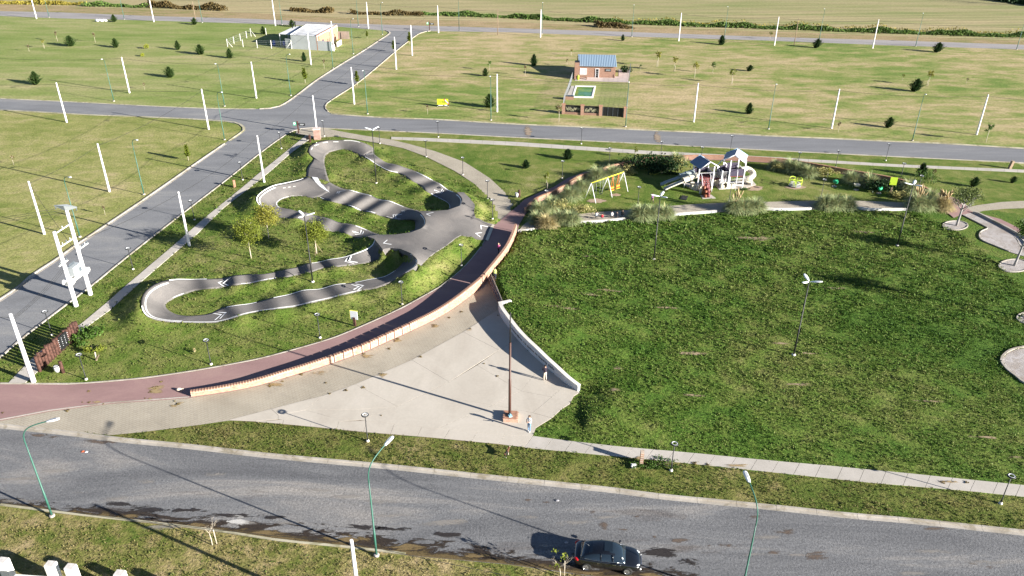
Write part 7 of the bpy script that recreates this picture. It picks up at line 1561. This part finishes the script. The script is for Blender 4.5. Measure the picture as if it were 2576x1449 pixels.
for c,r,a in [((1535,738),(48,6),.0),((1480,752),(50,5),.1),((1430,790),(40,5),0),((1680,778),(50,5),.05),((1390,786),(30,4),.0),((2096,725),(70,5),.04),((1960,865),(35,6),.1),((2045,890),(45,4),.05),((1745,893),(50,6),.05),((2010,968),(50,5),.03),((1555,905+30),(22,5),.2),((1545,990),(18,7),.2),((1740,1000),(40,5),.1),((2340,1010),(60,5),.15),((2480,1100),(60,6),.2),((2560,1150),(40,6),.3),((1480,650),(40,6),.1),((1900,600),(60,7),.05),((2170,585),(50,6),0)]:
    o=sheet('bare_patch',[(c[0]+r[0]*math.cos(k*.35),c[1]+r[1]*math.sin(k*.35)) for k in range(18)],0,d_bare)
    for v in o.data.vertices: v.co.z=float(zat(np.array([v.co.x]),np.array([v.co.y]))[0])+.055
for c,r,a in [((393,980),(24,20),.0),((377,1003),(12,10),0),((448,1016),(22,11),.1),((245,1010),(14,6),0),((688,968),(30,9),-.2),((800,938),(24,8),-.3),((920,896),(24,8),-.4),((964,944),(18,7),0),((1000,857),(18,7),0),((1094,820),(22,9),.1),((1180,830),(16,6),0),((1850,1170),(40,6),.1),((1610,1152),(14,10),0),((2390,1212),(50,6),.1)]:
    sheet('dry_straw',[(c[0]+r[0]*math.cos(k*.35),c[1]+r[1]*math.sin(k*.35)) for k in range(18)],.105,d_straw)
# ------------------------------------------------------------------ playground
def frame_at(p0,p1):  # world frame from two ground points
    d=p1-p0; d.z=0; return math.atan2(d.y,d.x),d.length
# swing: feet seen at these bearings
S_l=[at(1473,573.5-76+0),at(1498,507)] 
fl=[M2(733,545),M2(842,595)]; fm=[M2(905,500),M2(1025,528)]; frr=[M2(1055,400),M2(1165,478)]
tl=M2(833,392); tr_=M2(1075,308)
A1_=at(*fl[1]);A0_=at(*M2(733,545)); C1_=at(*frr[1]); mid0=(at(*fl[0])+at(*fl[1]))/2
C0_=C1_+(A0_-A1_); mid1=(C0_+C1_)/2; B0_=(A0_+C0_)/2; B1_=(A1_+C1_)/2
hs=hgt(mid0,*tl); O_=mid0; t=thing('swing_set','metal swing set with a yellow top bar, pale legs and two small orange seats','swing',O_)
for a,b,m_ in ((A0_,A1_,mid0),(B0_,B1_,(mid0+mid1)/2),(C0_,C1_,mid1)):
    for f in (a,b): mb=MB(); mb.tube([f-O_,m_-O_+Vector((0,0,hs))],.05,7); mb.build('leg',m_trim,t)
mb=MB(); mb.tube([mid0-O_+Vector((0,0,hs)),mid1-O_+Vector((0,0,hs))],.06,8); mb.build('top_bar',m_yel,t)
for u in (.12,.32):
    for e in (-.04,.04):
        q_=mid0.lerp(mid1,u+e)-O_; mb=MB(); mb.tube([q_+Vector((0,0,hs)),q_+Vector((0,0,.55))],.012,4); mb.build('chain',m_grey,t)
    q_=mid0.lerp(mid1,u)-O_; mb=MB(); mb.box(q_+Vector((0,0,.52)),(.5,.2,.04),0,math.atan2((mid1-mid0).y,(mid1-mid0).x)); mb.build('seat',m_black,t)
azs=math.atan2((mid1-mid0).y,(mid1-mid0).x)
for u in (.66,.84):
    q_=mid0.lerp(mid1,u)-O_
    for e in (-.05,.05): q2=mid0.lerp(mid1,u+e)-O_; mb=MB(); mb.tube([q_+Vector((0,0,hs)),q2+Vector((0,0,.6))],.03,5); mb.build('hanger',m_oran,t)
    mb=MB(); mb.box(q_+Vector((0,0,.5)),(.75,.35,.06),0,azs); mb.box(q_+Vector((0,0,.85)),(.7,.06,.4),0,azs); mb.build('seat',m_oran,t); mb=MB(); mb.box(q_+Vector((0,-.3,.55)),(.7,.05,.05),0,azs); mb.box(q_+Vector((0,-.3,1.0)),(.7,.05,.05),0,azs); mb.build('guard_bar',m_yel,t)
blob(((1500+0,505),(22,5.5)),.03,m_dirt,'worn_earth'); blob(((1548,490),(14,3.5)),.03,m_dirt,'worn_earth')
# play tower: plan in metres from an origin, x to the right along the front, y away
PC=lambda u,v:(1642.2+u*.1125,367.1+v*.1125)     # crop 2550..3000 x 570..800 to bearings
pO=at(*PC(985,985)); pX=at(*PC(2030,940)); az_,LX=frame_at(pO,pX)
T_=thing('play_towers','large playground castle with pitched roofs, white posts, three slides and a climbing ramp','playground equipment',pO,az_)
loc=lambda u,v,z=0:(lambda w_:((w_-pO).x*math.cos(az_)+(w_-pO).y*math.sin(az_),-(w_-pO).x*math.sin(az_)+(w_-pO).y*math.cos(az_)))(at(*PC(u,v),z))
def PT(u,v,z=0): x,y=loc(u,v,z); return Vector((x,y,z))
ux1=PT(985,985); 
HW=1.25 # half width of towers
def postbox(x,y,z0,z1,mat=m_trim,w_=.15): mb=MB(); mb.box((x,y,(z0+z1)/2),(w_,w_,z1-z0)); mb.build('post',mat,T_)
a=PT(985,985); b=PT(1255,965); LW=(b-a).length
sc_=hgt(at(*PC(985,985)),*PC(1020,560))   # post top height
ZT=sc_+1.0
def tower(x0,y0,w_,d_,zd,ztop,roof=True,rh=1.0,panels=True,trim=m_trim,yaw=0):
    for x in (x0,x0+w_):
        for y in (y0,y0+d_): postbox(x,y,0,ztop)
    mb=MB(); mb.box((x0+w_/2,y0+d_/2,zd),(w_,d_,.12)); mb.build('deck',m_maroon,T_)
    if roof:
        xm=x0+w_/2; e=.45; n_=5; ym=y0+d_/2; cy_,sy_=math.cos(yaw),math.sin(yaw); RT=lambda p:(xm+(p[0]-xm)*cy_-(p[1]-ym)*sy_,ym+(p[0]-xm)*sy_+(p[1]-ym)*cy_,p[2])
        for sg,mt in ((-1,m_roofshade),(1,m_rooflt)):  # shade painted in: slope away from the sun dark blue, sunlit slope pale
            for k in range(n_):
                ya=y0-.35+(d_+.7)*k/n_; yb=ya+(d_+.7)/n_-.02; mb=MB(); X1=xm+sg*(w_/2+e)
                P=[(xm,ya,ztop+rh),(xm,yb,ztop+rh),(X1,yb,ztop-.1),(X1,ya,ztop-.1)]; P=[RT(p) for p in P]; mb.add([Vector(p) for p in P]+[Vector(p)-Vector((0,0,.07)) for p in P],[(0,1,2,3),(7,6,5,4),(0,4,5,1),(1,5,6,2),(2,6,7,3),(3,7,4,0)]); mb.build('roof_plank',mt,T_)
            for y in (y0-.38,y0+d_+.38):
                mb=MB(); mb.tube([RT((xm,y,ztop+rh-.03)),RT((xm+sg*(w_/2+e),y,ztop-.13))],.09,4); mb.build('gable_board',m_trim if y<y0 else m_lbl,T_)
def panel(p0,p1,z0,z1,mat,slats=0,nm='panel'):
    mb=MB(); d=(Vector(p1)-Vector(p0)); L=d.length; az=math.atan2(d.y,d.x); c=(Vector(p0)+Vector(p1))/2
    if slats:
        for k in range(slats): q_=Vector(p0).lerp(Vector(p1),(k+.5)/slats); mb.box((q_.x,q_.y,(z0+z1)/2),(.05,.04,z1-z0))
        for z in (z0,z1): mb.box((c.x,c.y,z),(L,.06,.07),0,az)
    else:
        n_=max(2,int((z1-z0)/.14))
        for k in range(n_): mb.box((c.x,c.y,z0+(k+.5)*(z1-z0)/n_),(L,.05,(z1-z0)/n_-.02),0,az)
    mb.build(nm,mat,T_)
w1=LW*.72 if LW>2.4 else 1.9; d1=2.4
tower(0.1,0.2,w1+.4,d1,1.7,3.6,True,.85,yaw=.18)
panel((.1,.2+d1),(w1+.5,.2+d1),1.8,2.7,m_pdark); panel((w1+.5,.2),(w1+.5,.2+d1),1.8,2.5,m_panel); panel((.1,.2),(w1+.5,.2),2.55,2.62,m_trim)
# climbing ramp with holds
mb=MB(); xr0,xr1=.55,w1-.15; P=[(xr0,.2,1.75),(xr1,.2,1.75),(xr1,-1.2,.1),(xr0,-1.2,.1)]; mb.add([Vector(p) for p in P]+[Vector(p)-Vector((0,.05,.08)) for p in P],[(0,3,2,1),(4,5,6,7),(0,1,5,4),(1,2,6,5),(2,3,7,6),(3,0,4,7)]); rp_=mb.build('climbing_ramp',m_maroon,T_)
for i in range(6):
    for j in range(3):
        u=.2+.3*j+(.1 if i%2 else 0); v=(i+.5)/6; mb=MB(); mb.lathe([(.07,0),(.05,.05),(.01,.06)],6,(xr0+(xr1-xr0)*u,.2-1.4*v,1.78-1.65*v)); mb.build('climbing_hold',m_rooflt,rp_)
for x in (xr0-.08,xr1+.08): mb=MB(); mb.tube([(x,.2,2.5),(x,-.2,2.2),(x,-.45,1.6),(x,-1.2,.85),(x,-1.25,.1)],.04,6); mb.build('handrail',m_trim,T_)
# middle bridge and small towers
xm0=w1+.6; xs=[PT(1510,960).x,PT(1685,955).x]; 
panel((xm0,d1*.75),(xs[0]-.1,d1*.75),1.3,2.2,m_pdark,9,'railing'); panel((xm0,d1*.2+.8),(xs[0]-.1,d1*.2+.8),1.3,2.2,m_panel,9,'railing'); mb=MB(); mb.box(((xm0+xs[0])/2,d1*.55,1.25),(xs[0]-xm0,.9,.1)); mb.build('bridge_deck',m_maroon,T_)
x0=xs[0]; w2=max(1.3,xs[1]-xs[0])
tower(x0,.1,w2,2.0,1.5,2.9,False); panel((x0,.1),(x0+w2,.1),1.6,2.7,m_panel,7,'railing'); panel((x0,.1),(x0+w2,.1),1.05,1.5,m_rooflt); panel((x0+w2,.1),(x0+w2,2.1),1.6,2.5,m_panel)
for dx in (.0,): 
    for sg in (-1,1): mb=MB(); mb.tube([(x0+w2/2,2.15,3.9),(x0+w2/2+sg*w2*.6,2.15,2.95)],.07,4); mb.build('gable_board',m_lbl if sg<0 else m_trim,T_)
mb=MB(); mb.box((x0+w2/2,2.1,2.3),(w2,.06,1.3)); mb.build('panel',m_pdark,T_)
# crawl tunnel under it
mb=MB(); n=20; rO,rI=.62,.40; vs=[];
for y in (-.05,.9):
    for r in (rI,):
        for k in range(n): a_=2*math.pi*k/n; vs.append((x0+w2/2+r*math.cos(a_),y,.55+r*math.sin(a_)))
mb.add(vs,[(k,(k+1)%n,n+(k+1)%n,n+k) for k in range(n)],0,True)
# square face with round hole
sq=[]; 
for k in range(n):
    a_=2*math.pi*k/n; c_2,s_2=math.cos(a_),math.sin(a_); f=1/max(abs(c_2),abs(s_2)); sq.append((x0+w2/2+.58*f*c_2,-.07,.56+.52*f*s_2))
b0=[(x0+w2/2+rI*math.cos(2*math.pi*k/n),-.07,.55+rI*math.sin(2*math.pi*k/n)) for k in range(n)]
mb.add(sq+b0,[(k,(k+1)%n,n+(k+1)%n,n+k) for k in range(n)]); mb.build('crawl_tube',m_cream,T_)
mb=MB(); mb.add([(x0+w2/2+rI*math.cos(2*math.pi*k/n),.88,.55+rI*math.sin(2*math.pi*k/n)) for k in range(n)],[tuple(range(n))]); mb.build('crawl_tube_end',base('tube_inside',(.25,.17,.11),.8),T_)
# right tall tower
xr=LX-2.6; tower(xr,-.0,2.35,2.6,1.9,4.5,True,.85,yaw=-.5); panel((xr,0.0),(xr+2.3,0),2.0,3.1,m_pdark); panel((xr+2.35,0),(xr+2.35,2.6),2.0,2.9,m_trim,5,'railing'); panel((xr,2.6),(xr+2.35,2.6),2.0,3.2,m_pdark); panel((xr-1.2,.9),(xr,.9),.25,1.0,m_panel,7,'railing')
panel((x0+w2,1.0),(xr,1.0),1.5,2.3,m_panel,5,'railing'); mb=MB(); mb.box(((x0+w2+xr)/2,1.5,1.45),(xr-x0-w2,1.0,.1)); mb.build('bridge_deck',m_maroon,T_)
for z in (.5,1.0,1.5): mb=MB(); mb.tube([(xr,-.02,z),(xr+2.35,-.02,z)],.03,5); mb.build('rung',m_trim,T_)
mb=MB(); mb.tube([(xr+.9,-.9,0),(xr+.9,-.9,2.6),(xr+1.0,-.6,3.0),(xr+1.15,-.1,3.05)],.04,6); mb.build('fire_pole',m_trim,T_)
panel((w1+.5,d1*.95),(xs[0],d1*.95),1.7,2.6,m_pdark,10,'railing'); panel((x0+w2,2.2),(xr,2.2),1.6,2.9,m_pdark); panel((x0,2.1),(x0,.1),1.6,2.4,m_panel,6,'railing'); panel((xr,0),(xr,2.6),2.0,2.9,m_pdark)
for x_ in (w1+1.1,w1+2.0,xr-.55): postbox(x_,d1*.75,0,2.5); postbox(x_,d1*.2+.8,0,2.3)
# concrete pad
def pad(pts): mb=MB(); mb.prism(pts,-.05,.05); mb.build('pad',m_walk,T_)
pad([(-.4,-.3),(LX*.30,-.3),(LX*.30,3.2),(-1.6,3.2)]); pad([(x0-.3,-.25),(LX+.2,-.2),(LX+2.4,1.0),(LX+2.6,3.0),(x0-.3,3.2)])
# tube slides to the left
def tubeslide(start,end,mt,half=.45):
    s_=Vector(start); e_=Vector(end); mb=MB(); d=(e_-s_); c0=s_; c1=s_+d*.42
    P=[c0,c0.lerp(c1,.5),c1]; mb.tube(P,[half*.95,half,half],14,cap=False)
    o=mb.build('tube_slide',mt,T_)
    for q_ in (c0.lerp(c1,.55),c1): mb=MB(); mb.torus(q_,half+.02,.05,16,5,nrm=d); mb.build('tube_flange',mt,o)
    # open trough
    mb=MB(); n_=9; Q=[c1+(e_-c1)*t for t in (0,.25,.5,.75,.9,1)]; Q[-2].z=max(Q[-2].z-.05,.3);Q[-1].z=.3
    sd=Vector((d.y,-d.x,0)).normalized(); vs=[]
    for i,q_ in enumerate(Q):
        for k in range(n_):
            a_=math.pi*(k/(n_-1)); r=.36; vs.append(q_+sd*r*math.cos(a_)*-1+Vector((0,0,-r*.75*math.sin(a_)+.05)))
        for k in range(n_-1,-1,-1):
            a_=math.pi*(k/(n_-1)); r=.42; vs.append(q_+sd*r*math.cos(a_)*-1+Vector((0,0,-r*.8*math.sin(a_)+.02)))
    m2=2*n_; mb.add(vs,[(i*m2+k,i*m2+(k+1)%m2,(i+1)*m2+(k+1)%m2,(i+1)*m2+k) for i in range(len(Q)-1) for k in range(m2)],0,True); mb.build('slide_trough',mt,T_)
e1=PT(265,950,.3); e2=PT(185,850,.3)
tubeslide((.1,.9,2.1),(e1.x,e1.y,.35),m_cream); tubeslide((.1,2.3,2.1),(e2.x,e2.y,.35),m_creamg)
mb=MB(); p_=PT(712,950); mb.tube([(p_.x,p_.y+.3,0),(p_.x,p_.y+.3,1.1)],.05,6); mb.build('slide_support',m_trim,T_)
# spiral tube slide to the right
mb=MB(); P=[]
cxr,cyr=xr+2.35+1.0,1.4
P.append(Vector((xr+2.3,1.4,2.4)))
for k in range(15):
    a_=math.pi/2*1.0-k*.42; P.append(Vector((cxr+.75*math.cos(a_)+.2,cyr-.2+.75*math.sin(a_),2.35-k*.125)))
mb.tube(P,[.42]*len(P),12,cap=False); sp_=mb.build('spiral_slide',m_cream,T_)
for k in (2,6,10): mb=MB(); mb.torus(P[k],.44,.04,14,5,nrm=P[k+1]-P[k-1]); mb.build('tube_flange',m_panel,sp_)
q_=P[-1]; d=(P[-1]-P[-2]); d.z=0; d.normalize(); d=Vector((.8,-.6,0)); vs=[];n_=9
sd=Vector((d.y,-d.x,0))
Q=[q_,q_+d*.7+Vector((0,0,-.2)),q_+d*1.4+Vector((0,0,-.32))]; 
for q2 in Q:
    z=max(q2.z,.3)
    for r,f in ((.40,.75),(.46,.8)):
        for k in (range(n_) if r<.42 else range(n_-1,-1,-1)): a_=math.pi*k/(n_-1); vs.append(Vector((q2.x,q2.y,z))+sd*r*-math.cos(a_)+Vector((0,0,-r*f*math.sin(a_)*.8+.1)))
m2=2*n_; mb=MB(); mb.add(vs,[(i*m2+k,i*m2+(k+1)%m2,(i+1)*m2+(k+1)%m2,(i+1)*m2+k) for i in range(2) for k in range(m2)],0,True); mb.build('slide_trough',m_cream,T_)
for dx,dy in ((1.2,-.7),(1.6,.3)): mb=MB(); mb.tube([(cxr+dx*.6,cyr+dy,0),(cxr+dx*.6,cyr+dy,1.7)],.05,6); mb.build('slide_support',m_trim,T_)
# cream seats and boxes under the decks
for x,y,dx,dz in ((-.35,.5,.7,.7),(-.2,1.4,.6,.6),(w1+1.3,1.7,1.4,1.0),(xr-.6,.4,.5,.5),(xr+.6,.3,1.3,.7)):
    mb=MB(); mb.box((x,y,dz/2),(dx,.5,dz)); mb.box((x,y+.22,dz*.8),(dx,.08,dz*.7)); mb.build('play_panel',m_cream,T_)
blob(((1895+0,473),(26,6)),.02,m_dirt,'worn_earth'); blob(((1745,578-100+0),(1,1)),.02,m_dirt,'worn_earth')
# low white stepping posts and the brown climbing barrels in front
for i,(u,v,hh) in enumerate([(1050,965,.9),(1225,960,1.0),(985,975,.6),(1060,1065,.8),(1110,1010,.55)]):
    p=at(*PC(u,v)); t=thing('stepping_post','%s cream stepping post in front of the climbing ramp'%('second','fourth','leftmost','nearest','middle')[i],'play post',p,az_,'cream stepping posts'); mb=MB(); mb.lathe([(.2,0),(.21,.1),(.18,hh-.05),(.14,hh)],8); mb.build('post',m_cream,t)
p=at(*PC(1200,1145)); t=thing('climbing_barrels','brown cluster of stacked log steps on a small concrete pad','playground equipment',p,az_)
for k,(x,y,z,r) in enumerate([(-.25,-.1,0,.26),(.25,.0,0,.24),(-.1,.35,0,.26),(.3,.45,0,.26),(-.2,.8,0,.25),(.2,.95,0,.26)]):
    hh=.45+.27*k*.9; mb=MB(); mb.lathe([(r,0),(r,hh*.33),(r*1.12,hh*.36),(r,hh*.4),(r,hh*.7),(r*1.12,hh*.73),(r,hh*.77),(r*.95,hh),(r*.5,hh+.02)],10,(x,y,0)); mb.build('barrel',m_maroon if k%2 else base('rust_brown_plastic',(.22,.07,.035),.5),t)
mb=MB(); mb.prism([(-.8,-.6),(1.2,-.6),(1.0,.8),(-.7,.8)],-.05,.04); mb.build('pad',m_walk,t)
p=at(*PC(700,1165)); t=thing('black_mat','black rubber mat lying on the worn grass of the playground','mat',p,az_-.5); mb=MB(); mb.box((0,0,.05),(.9,1.7,.06)); mb.build('mat_body',m_black,t)
# merry-go-round
p=at(1999,468.5); t=thing('merry_go_round','lime yellow merry-go-round with curved seat backs on a worn patch','roundabout',p); mb=MB(); mb.lathe([(.9,.12),(.95,.16),(.9,.2)],20); mb.build('platform',m_panel,t)
for k in range(4):
    a_=k*math.pi/2+.4; P=[(.95*math.cos(a_+d_),.95*math.sin(a_+d_),z) for d_,z in ((-.6,.2),(-.6,1.15),(-.3,1.25),(0,1.28),(.3,1.25),(.6,1.15),(.6,.2))]; mb=MB(); mb.tube(P,.045,6); mb.tube([(.95*math.cos(a_-.6),.95*math.sin(a_-.6),.7),(.97*math.cos(a_),.97*math.sin(a_),.7),(.95*math.cos(a_+.6),.95*math.sin(a_+.6),.7)],.03,5); mb.build('backrest',m_lime,t)
    mb=MB(); mb.box((.6*math.cos(a_),.6*math.sin(a_),.5),(.35,.7,.06),0,a_); mb.build('seat',m_rooflt,t)
mb=MB(); mb.tube([(0,0,.1),(0,0,1.0)],.07,8); mb.torus((0,0,1.0),.3,.03,14,5); mb.build('steering_column',m_lime,t)
blob(((2001,470),(24,6.5)),.03,m_dirt,'worn_earth')
for b_,mt,lb in (((2099,469),m_grn,'green spring toy at the back of the playground'),((2154,477.5),m_cream,'white spring toy on the worn playground grass'),((2211,486),m_grn,'green spring toy in the deep shade on the right')):
    p=at(*b_); t=thing('spring_toy',lb,'spring toy',p,rnd.uniform(0,3),'spring toys'); mb=MB(); mb.tube([(.14*math.cos(k*.9),.14*math.sin(k*.9),.03*k) for k in range(18)],.025,5); mb.build('spring',m_black,t)
    mb=MB(); mb.lathe([(.1,.5),(.42,.62),(.5,.8),(.38,.95),(.12,1.0)],12,(0,0,0),0,True,1.1,.7); mb.build('toy_body',mt,t); mb=MB(); mb.tube([(-.45,0,.8),(-.6,0,1.1)],.1,7); mb.tube([(0,-.35,1.02),(0,.35,1.02)],.03,5); mb.build('handlebar',mt,t); mb=MB(); mb.lathe([(.4,0),(.38,.05)],10); mb.build('footing',m_walk,t)
# ------------------------------------------------------------------ black car
fw=at(1577.5,1443,0); rw=at(1474.5,1431.5,0); d=(fw-rw); wb=d.length; azc=math.atan2(d.y,d.x); nrm=Vector((-d.y,d.x,0)).normalized()
c0=(fw+rw)/2+nrm*.80
CAR=thing('parked_car','black hatchback with a sunroof parked beside the muddy gutter of the near street','car',c0,azc)
pb_=base('black_car_paint',(.006,.007,.010),.22,0,.5,coat=1.0); gl=base('car_glass',(.012,.02,.03),.05,0,.7); chrome=base('chrome',(.75,.76,.78),.12,1.0); tyre=base('tyre_rubber',(.02,.02,.02),.9); rim=base('alloy_rim',(.62,.63,.65),.25,.8)
s=wb/2.65
# body sections: x, half width at sill, half width at belt, z sill, z belt, z top centre
secs=[(-2.18,.50,.60,.42,.72,.80),(-2.12,.70,.76,.32,.86,.97),(-1.9,.80,.84,.24,.93,1.03),(-1.4,.84,.885,.22,.96,1.03),(-.7,.85,.90,.20,.94,1.0),(0,.855,.90,.19,.92,.98),(.55,.86,.895,.19,.90,.96),(.95,.85,.885,.20,.885,.99),(1.4,.84,.87,.21,.84,.95),(1.85,.80,.83,.22,.76,.86),(2.1,.68,.72,.26,.62,.72),(2.2,.50,.55,.34,.52,.58)]
vs=[];n=14
for x,ws,wbt,zs,zb,zt in secs:
    ring=[(-ws*.7,zs-.02),(-ws,zs+.05),(-wbt*1.01,zs+(zb-zs)*.45),(-wbt,zb-.05),(-wbt*.93,zb),(-wbt*.5,zb+(zt-zb)*.75),(0,zt)]
    ring=ring+[(-a,b) for a,b in ring[-2::-1]]
    for y,z in ring: vs.append((x*s,y*s,z*s))
m_=13; fs=[(i*m_+k,i*m_+k+1,(i+1)*m_+k+1,(i+1)*m_+k) for i in range(len(secs)-1) for k in range(m_-1)]+[(i*m_+m_-1,i*m_,(i+1)*m_,(i+1)*m_+m_-1) for i in range(len(secs)-1)]+[tuple(range(m_)),tuple((len(secs)-1)*m_+k for k in range(m_-1,-1,-1))]
mb=MB(); mb.add(vs,fs,0,True); bm_=mb.mesh('body',pb_); fixn(bm_); bo=obj('body',bm_,CAR); sm_=bo.modifiers.new('s','SUBSURF'); sm_.levels=2; sm_.render_levels=2
# greenhouse
gs=[(-1.75,.62,.70,.99,1.02),(-1.45,.60,.74,.97,1.18),(-1.0,.58,.76,.95,1.34),(-.4,.58,.77,.93,1.45),(.1,.57,.76,.92,1.45),(.45,.56,.75,.92,1.38),(.85,.55,.74,.93,1.16),(1.15,.55,.72,.93,.97)]
vs=[]
for x,wt,wb_,zb,zt in gs:
    for y,z in [(-wb_-.06,zb-.06),(-wb_-.02,zb+.02),(-(wt+(wb_-wt)*.25),zt-.07),(-wt*.82,zt-.012),(0,zt),(wt*.82,zt-.012),((wt+(wb_-wt)*.25),zt-.07),(wb_+.02,zb+.02),(wb_+.06,zb-.06)]: vs.append((x*s,y*s,z*s))
m_=9; mb=MB(); fi=[]
for i in range(len(gs)-1):
    for k in range(m_-1):
        top_=k in (3,4) and 2<=i<=3; mb_i=0 if top_ or (k in(2,5) and 1<=i<=4) else 1
        mb.add([],[],0); mb.f.append((i*m_+k,i*m_+k+1,(i+1)*m_+k+1,(i+1)*m_+k)); mb.m.append(mb_i); mb.sm.append(True)
mb.v=[tuple(v) for v in vs]; mb.f.append(tuple(range(m_))); mb.m.append(0); mb.sm.append(False); mb.f.append(tuple((len(gs)-1)*m_+k for k in range(m_-1,-1,-1))); mb.m.append(0); mb.sm.append(False)
gme=mb.mesh('cabin',[pb_,gl]); fixn(gme); obj('cabin',gme,CAR)
def P3(*a): return Vector(a)*s
mb=MB(); mb.box(P3(.02,0,1.462),(.52*s,.78*s,.02*s)); mb.build('sunroof',gl,CAR)
for sg in (-1,1):
    mb=MB(); mb.tube([P3(-1.45,.80*sg,1.02),P3(-1.0,.815*sg,.965),P3(0,.825*sg,.945),P3(.95,.80*sg,.94)],.014*s,5); mb.build('chrome_strip',chrome,CAR)
    mb=MB()
    for x0_,x1_ in ((-.42,-.44),(.38,.30)): mb.tube([P3(x0_,.80*sg,.94),P3(x1_,.62*sg,1.40)],.028*s,5)
    mb.build('door_pillar',pb_,CAR)
    mb=MB(); c=P3(.78,1.0*sg,.98); mb.lathe([(.02,-.07),(.1,-.04),(.11,.03),(.05,.08)],8,c,0,True,.8*s,1.2*s); mb.build('mirror',pb_,CAR)
    for x_ in (-.55,.45): mb=MB(); mb.box(P3(x_,.905*sg,.80),(.2*s,.03*s,.03*s)); mb.build('door_handle',chrome,CAR)
    for nm_,c_3,sz_,az_3,mt_3 in (('headlight',(1.88,.62*sg,.685),(.24,.085,.06),-.55*sg,base('headlight_lens',(.80,.82,.85),.1,0,.6)),('tail_light',(-2.02,.735*sg,.84),(.2,.10,.085),.75*sg,base('red_lens',(.40,.008,.012),.15,0,.6))):
        mb=MB(); mb.lathe([(.05,-1),(.6,-.8),(.95,-.3),(1,0),(.95,.3),(.6,.8),(.05,1)],12); o=obj(nm_,mb.mesh(nm_,mt_3),CAR,P3(*c_3),az_3); o.scale=(sz_[0]*s,sz_[1]*s,sz_[2]*s)
    mb=MB(); mb.box(P3(2.12,.55*sg,.40),(.1*s,.2*s,.08*s),0,-.5*sg); mb.build('fog_light',base('headlight_lens',(.8,.82,.85)),CAR)
    for x_ in (-1.325,1.325):
        c=P3(x_,.80*sg,.325); mb=MB(); r=.325*s; w_=.11*s; ring=[]
        prof_=[(r*.66,-w_),(r*.95,-w_),(r,-w_*.6),(r,w_*.6),(r*.95,w_),(r*.66,w_)]; nn=28; vs=[]
        for k in range(nn):
            a_=2*math.pi*k/nn
            for rr,yy in prof_: vs.append((c.x+rr*math.cos(a_),c.y+yy,c.z+rr*math.sin(a_)))
        mb.add(vs,[(k*6+j,((k+1)%nn)*6+j,((k+1)%nn)*6+j+1,k*6+j+1) for k in range(nn) for j in range(5)],0,True); wh=mb.build('wheel',tyre,CAR)
        mb=MB(); yo=c.y+w_*.75*sg
        for k in range(12):
            a_=2*math.pi*k/12; mb.box((c.x+.12*s*math.cos(a_)*1.0,yo,c.z+.12*s*math.sin(a_)),(.21*s,.02,.035*s),0,0,0,-a_)
        mb.torus((c.x,yo,c.z),.215*s,.022*s,28,5,nrm=(0,1,0)); mb.lathe([(.001,0),(.05*s,.0)],8,(c.x,yo,c.z)); mb.build('rim',rim,wh)
        mb=MB(); mb.torus((c.x,c.y-.03*sg,c.z),.11*s,.11*s,20,4,nrm=(0,1,0),flat=.15); mb.build('brake_disc',m_black,wh)
mb=MB(); mb.box(P3(2.19,0,.52),(.04*s,.8*s,.1*s)); mb.build('grille',chrome,CAR); mb=MB(); mb.box(P3(-2.17,0,.62),(.03*s,.42*s,.12*s)); mb.build('number_plate',m_steelw,CAR)
mb=MB(); mb.tube([P3(-1.25,.05,1.32),P3(-1.5,.3,1.24)],.012*s,4); mb.build('rear_wiper',m_grey,CAR)
mb=MB(); mb.box(P3(.95,-.55,1.12),(.12*s,.1*s,.01),0,0,0,.75); mb.build('windscreen_sticker',m_steelw,CAR)
# loose small rocks etc.
for i,(x,y,lb) in enumerate([(1402,1290-90+60,'small dark clod on the near street'),(1425,1366,'flat grey stone behind the car'),(1480,1369,'stone beside the car mirror')]):
    p=at(x,y,.03); mb=MB(); mb.lathe([(.03,-.02),(.12,.03),(.09,.08),(.02,.1)],6,(0,0,0),0,False,1.3,.8); mb.build('stone',m_panel,None,p,0,label=lb,category='stone')
bpy.context.view_layer.update()
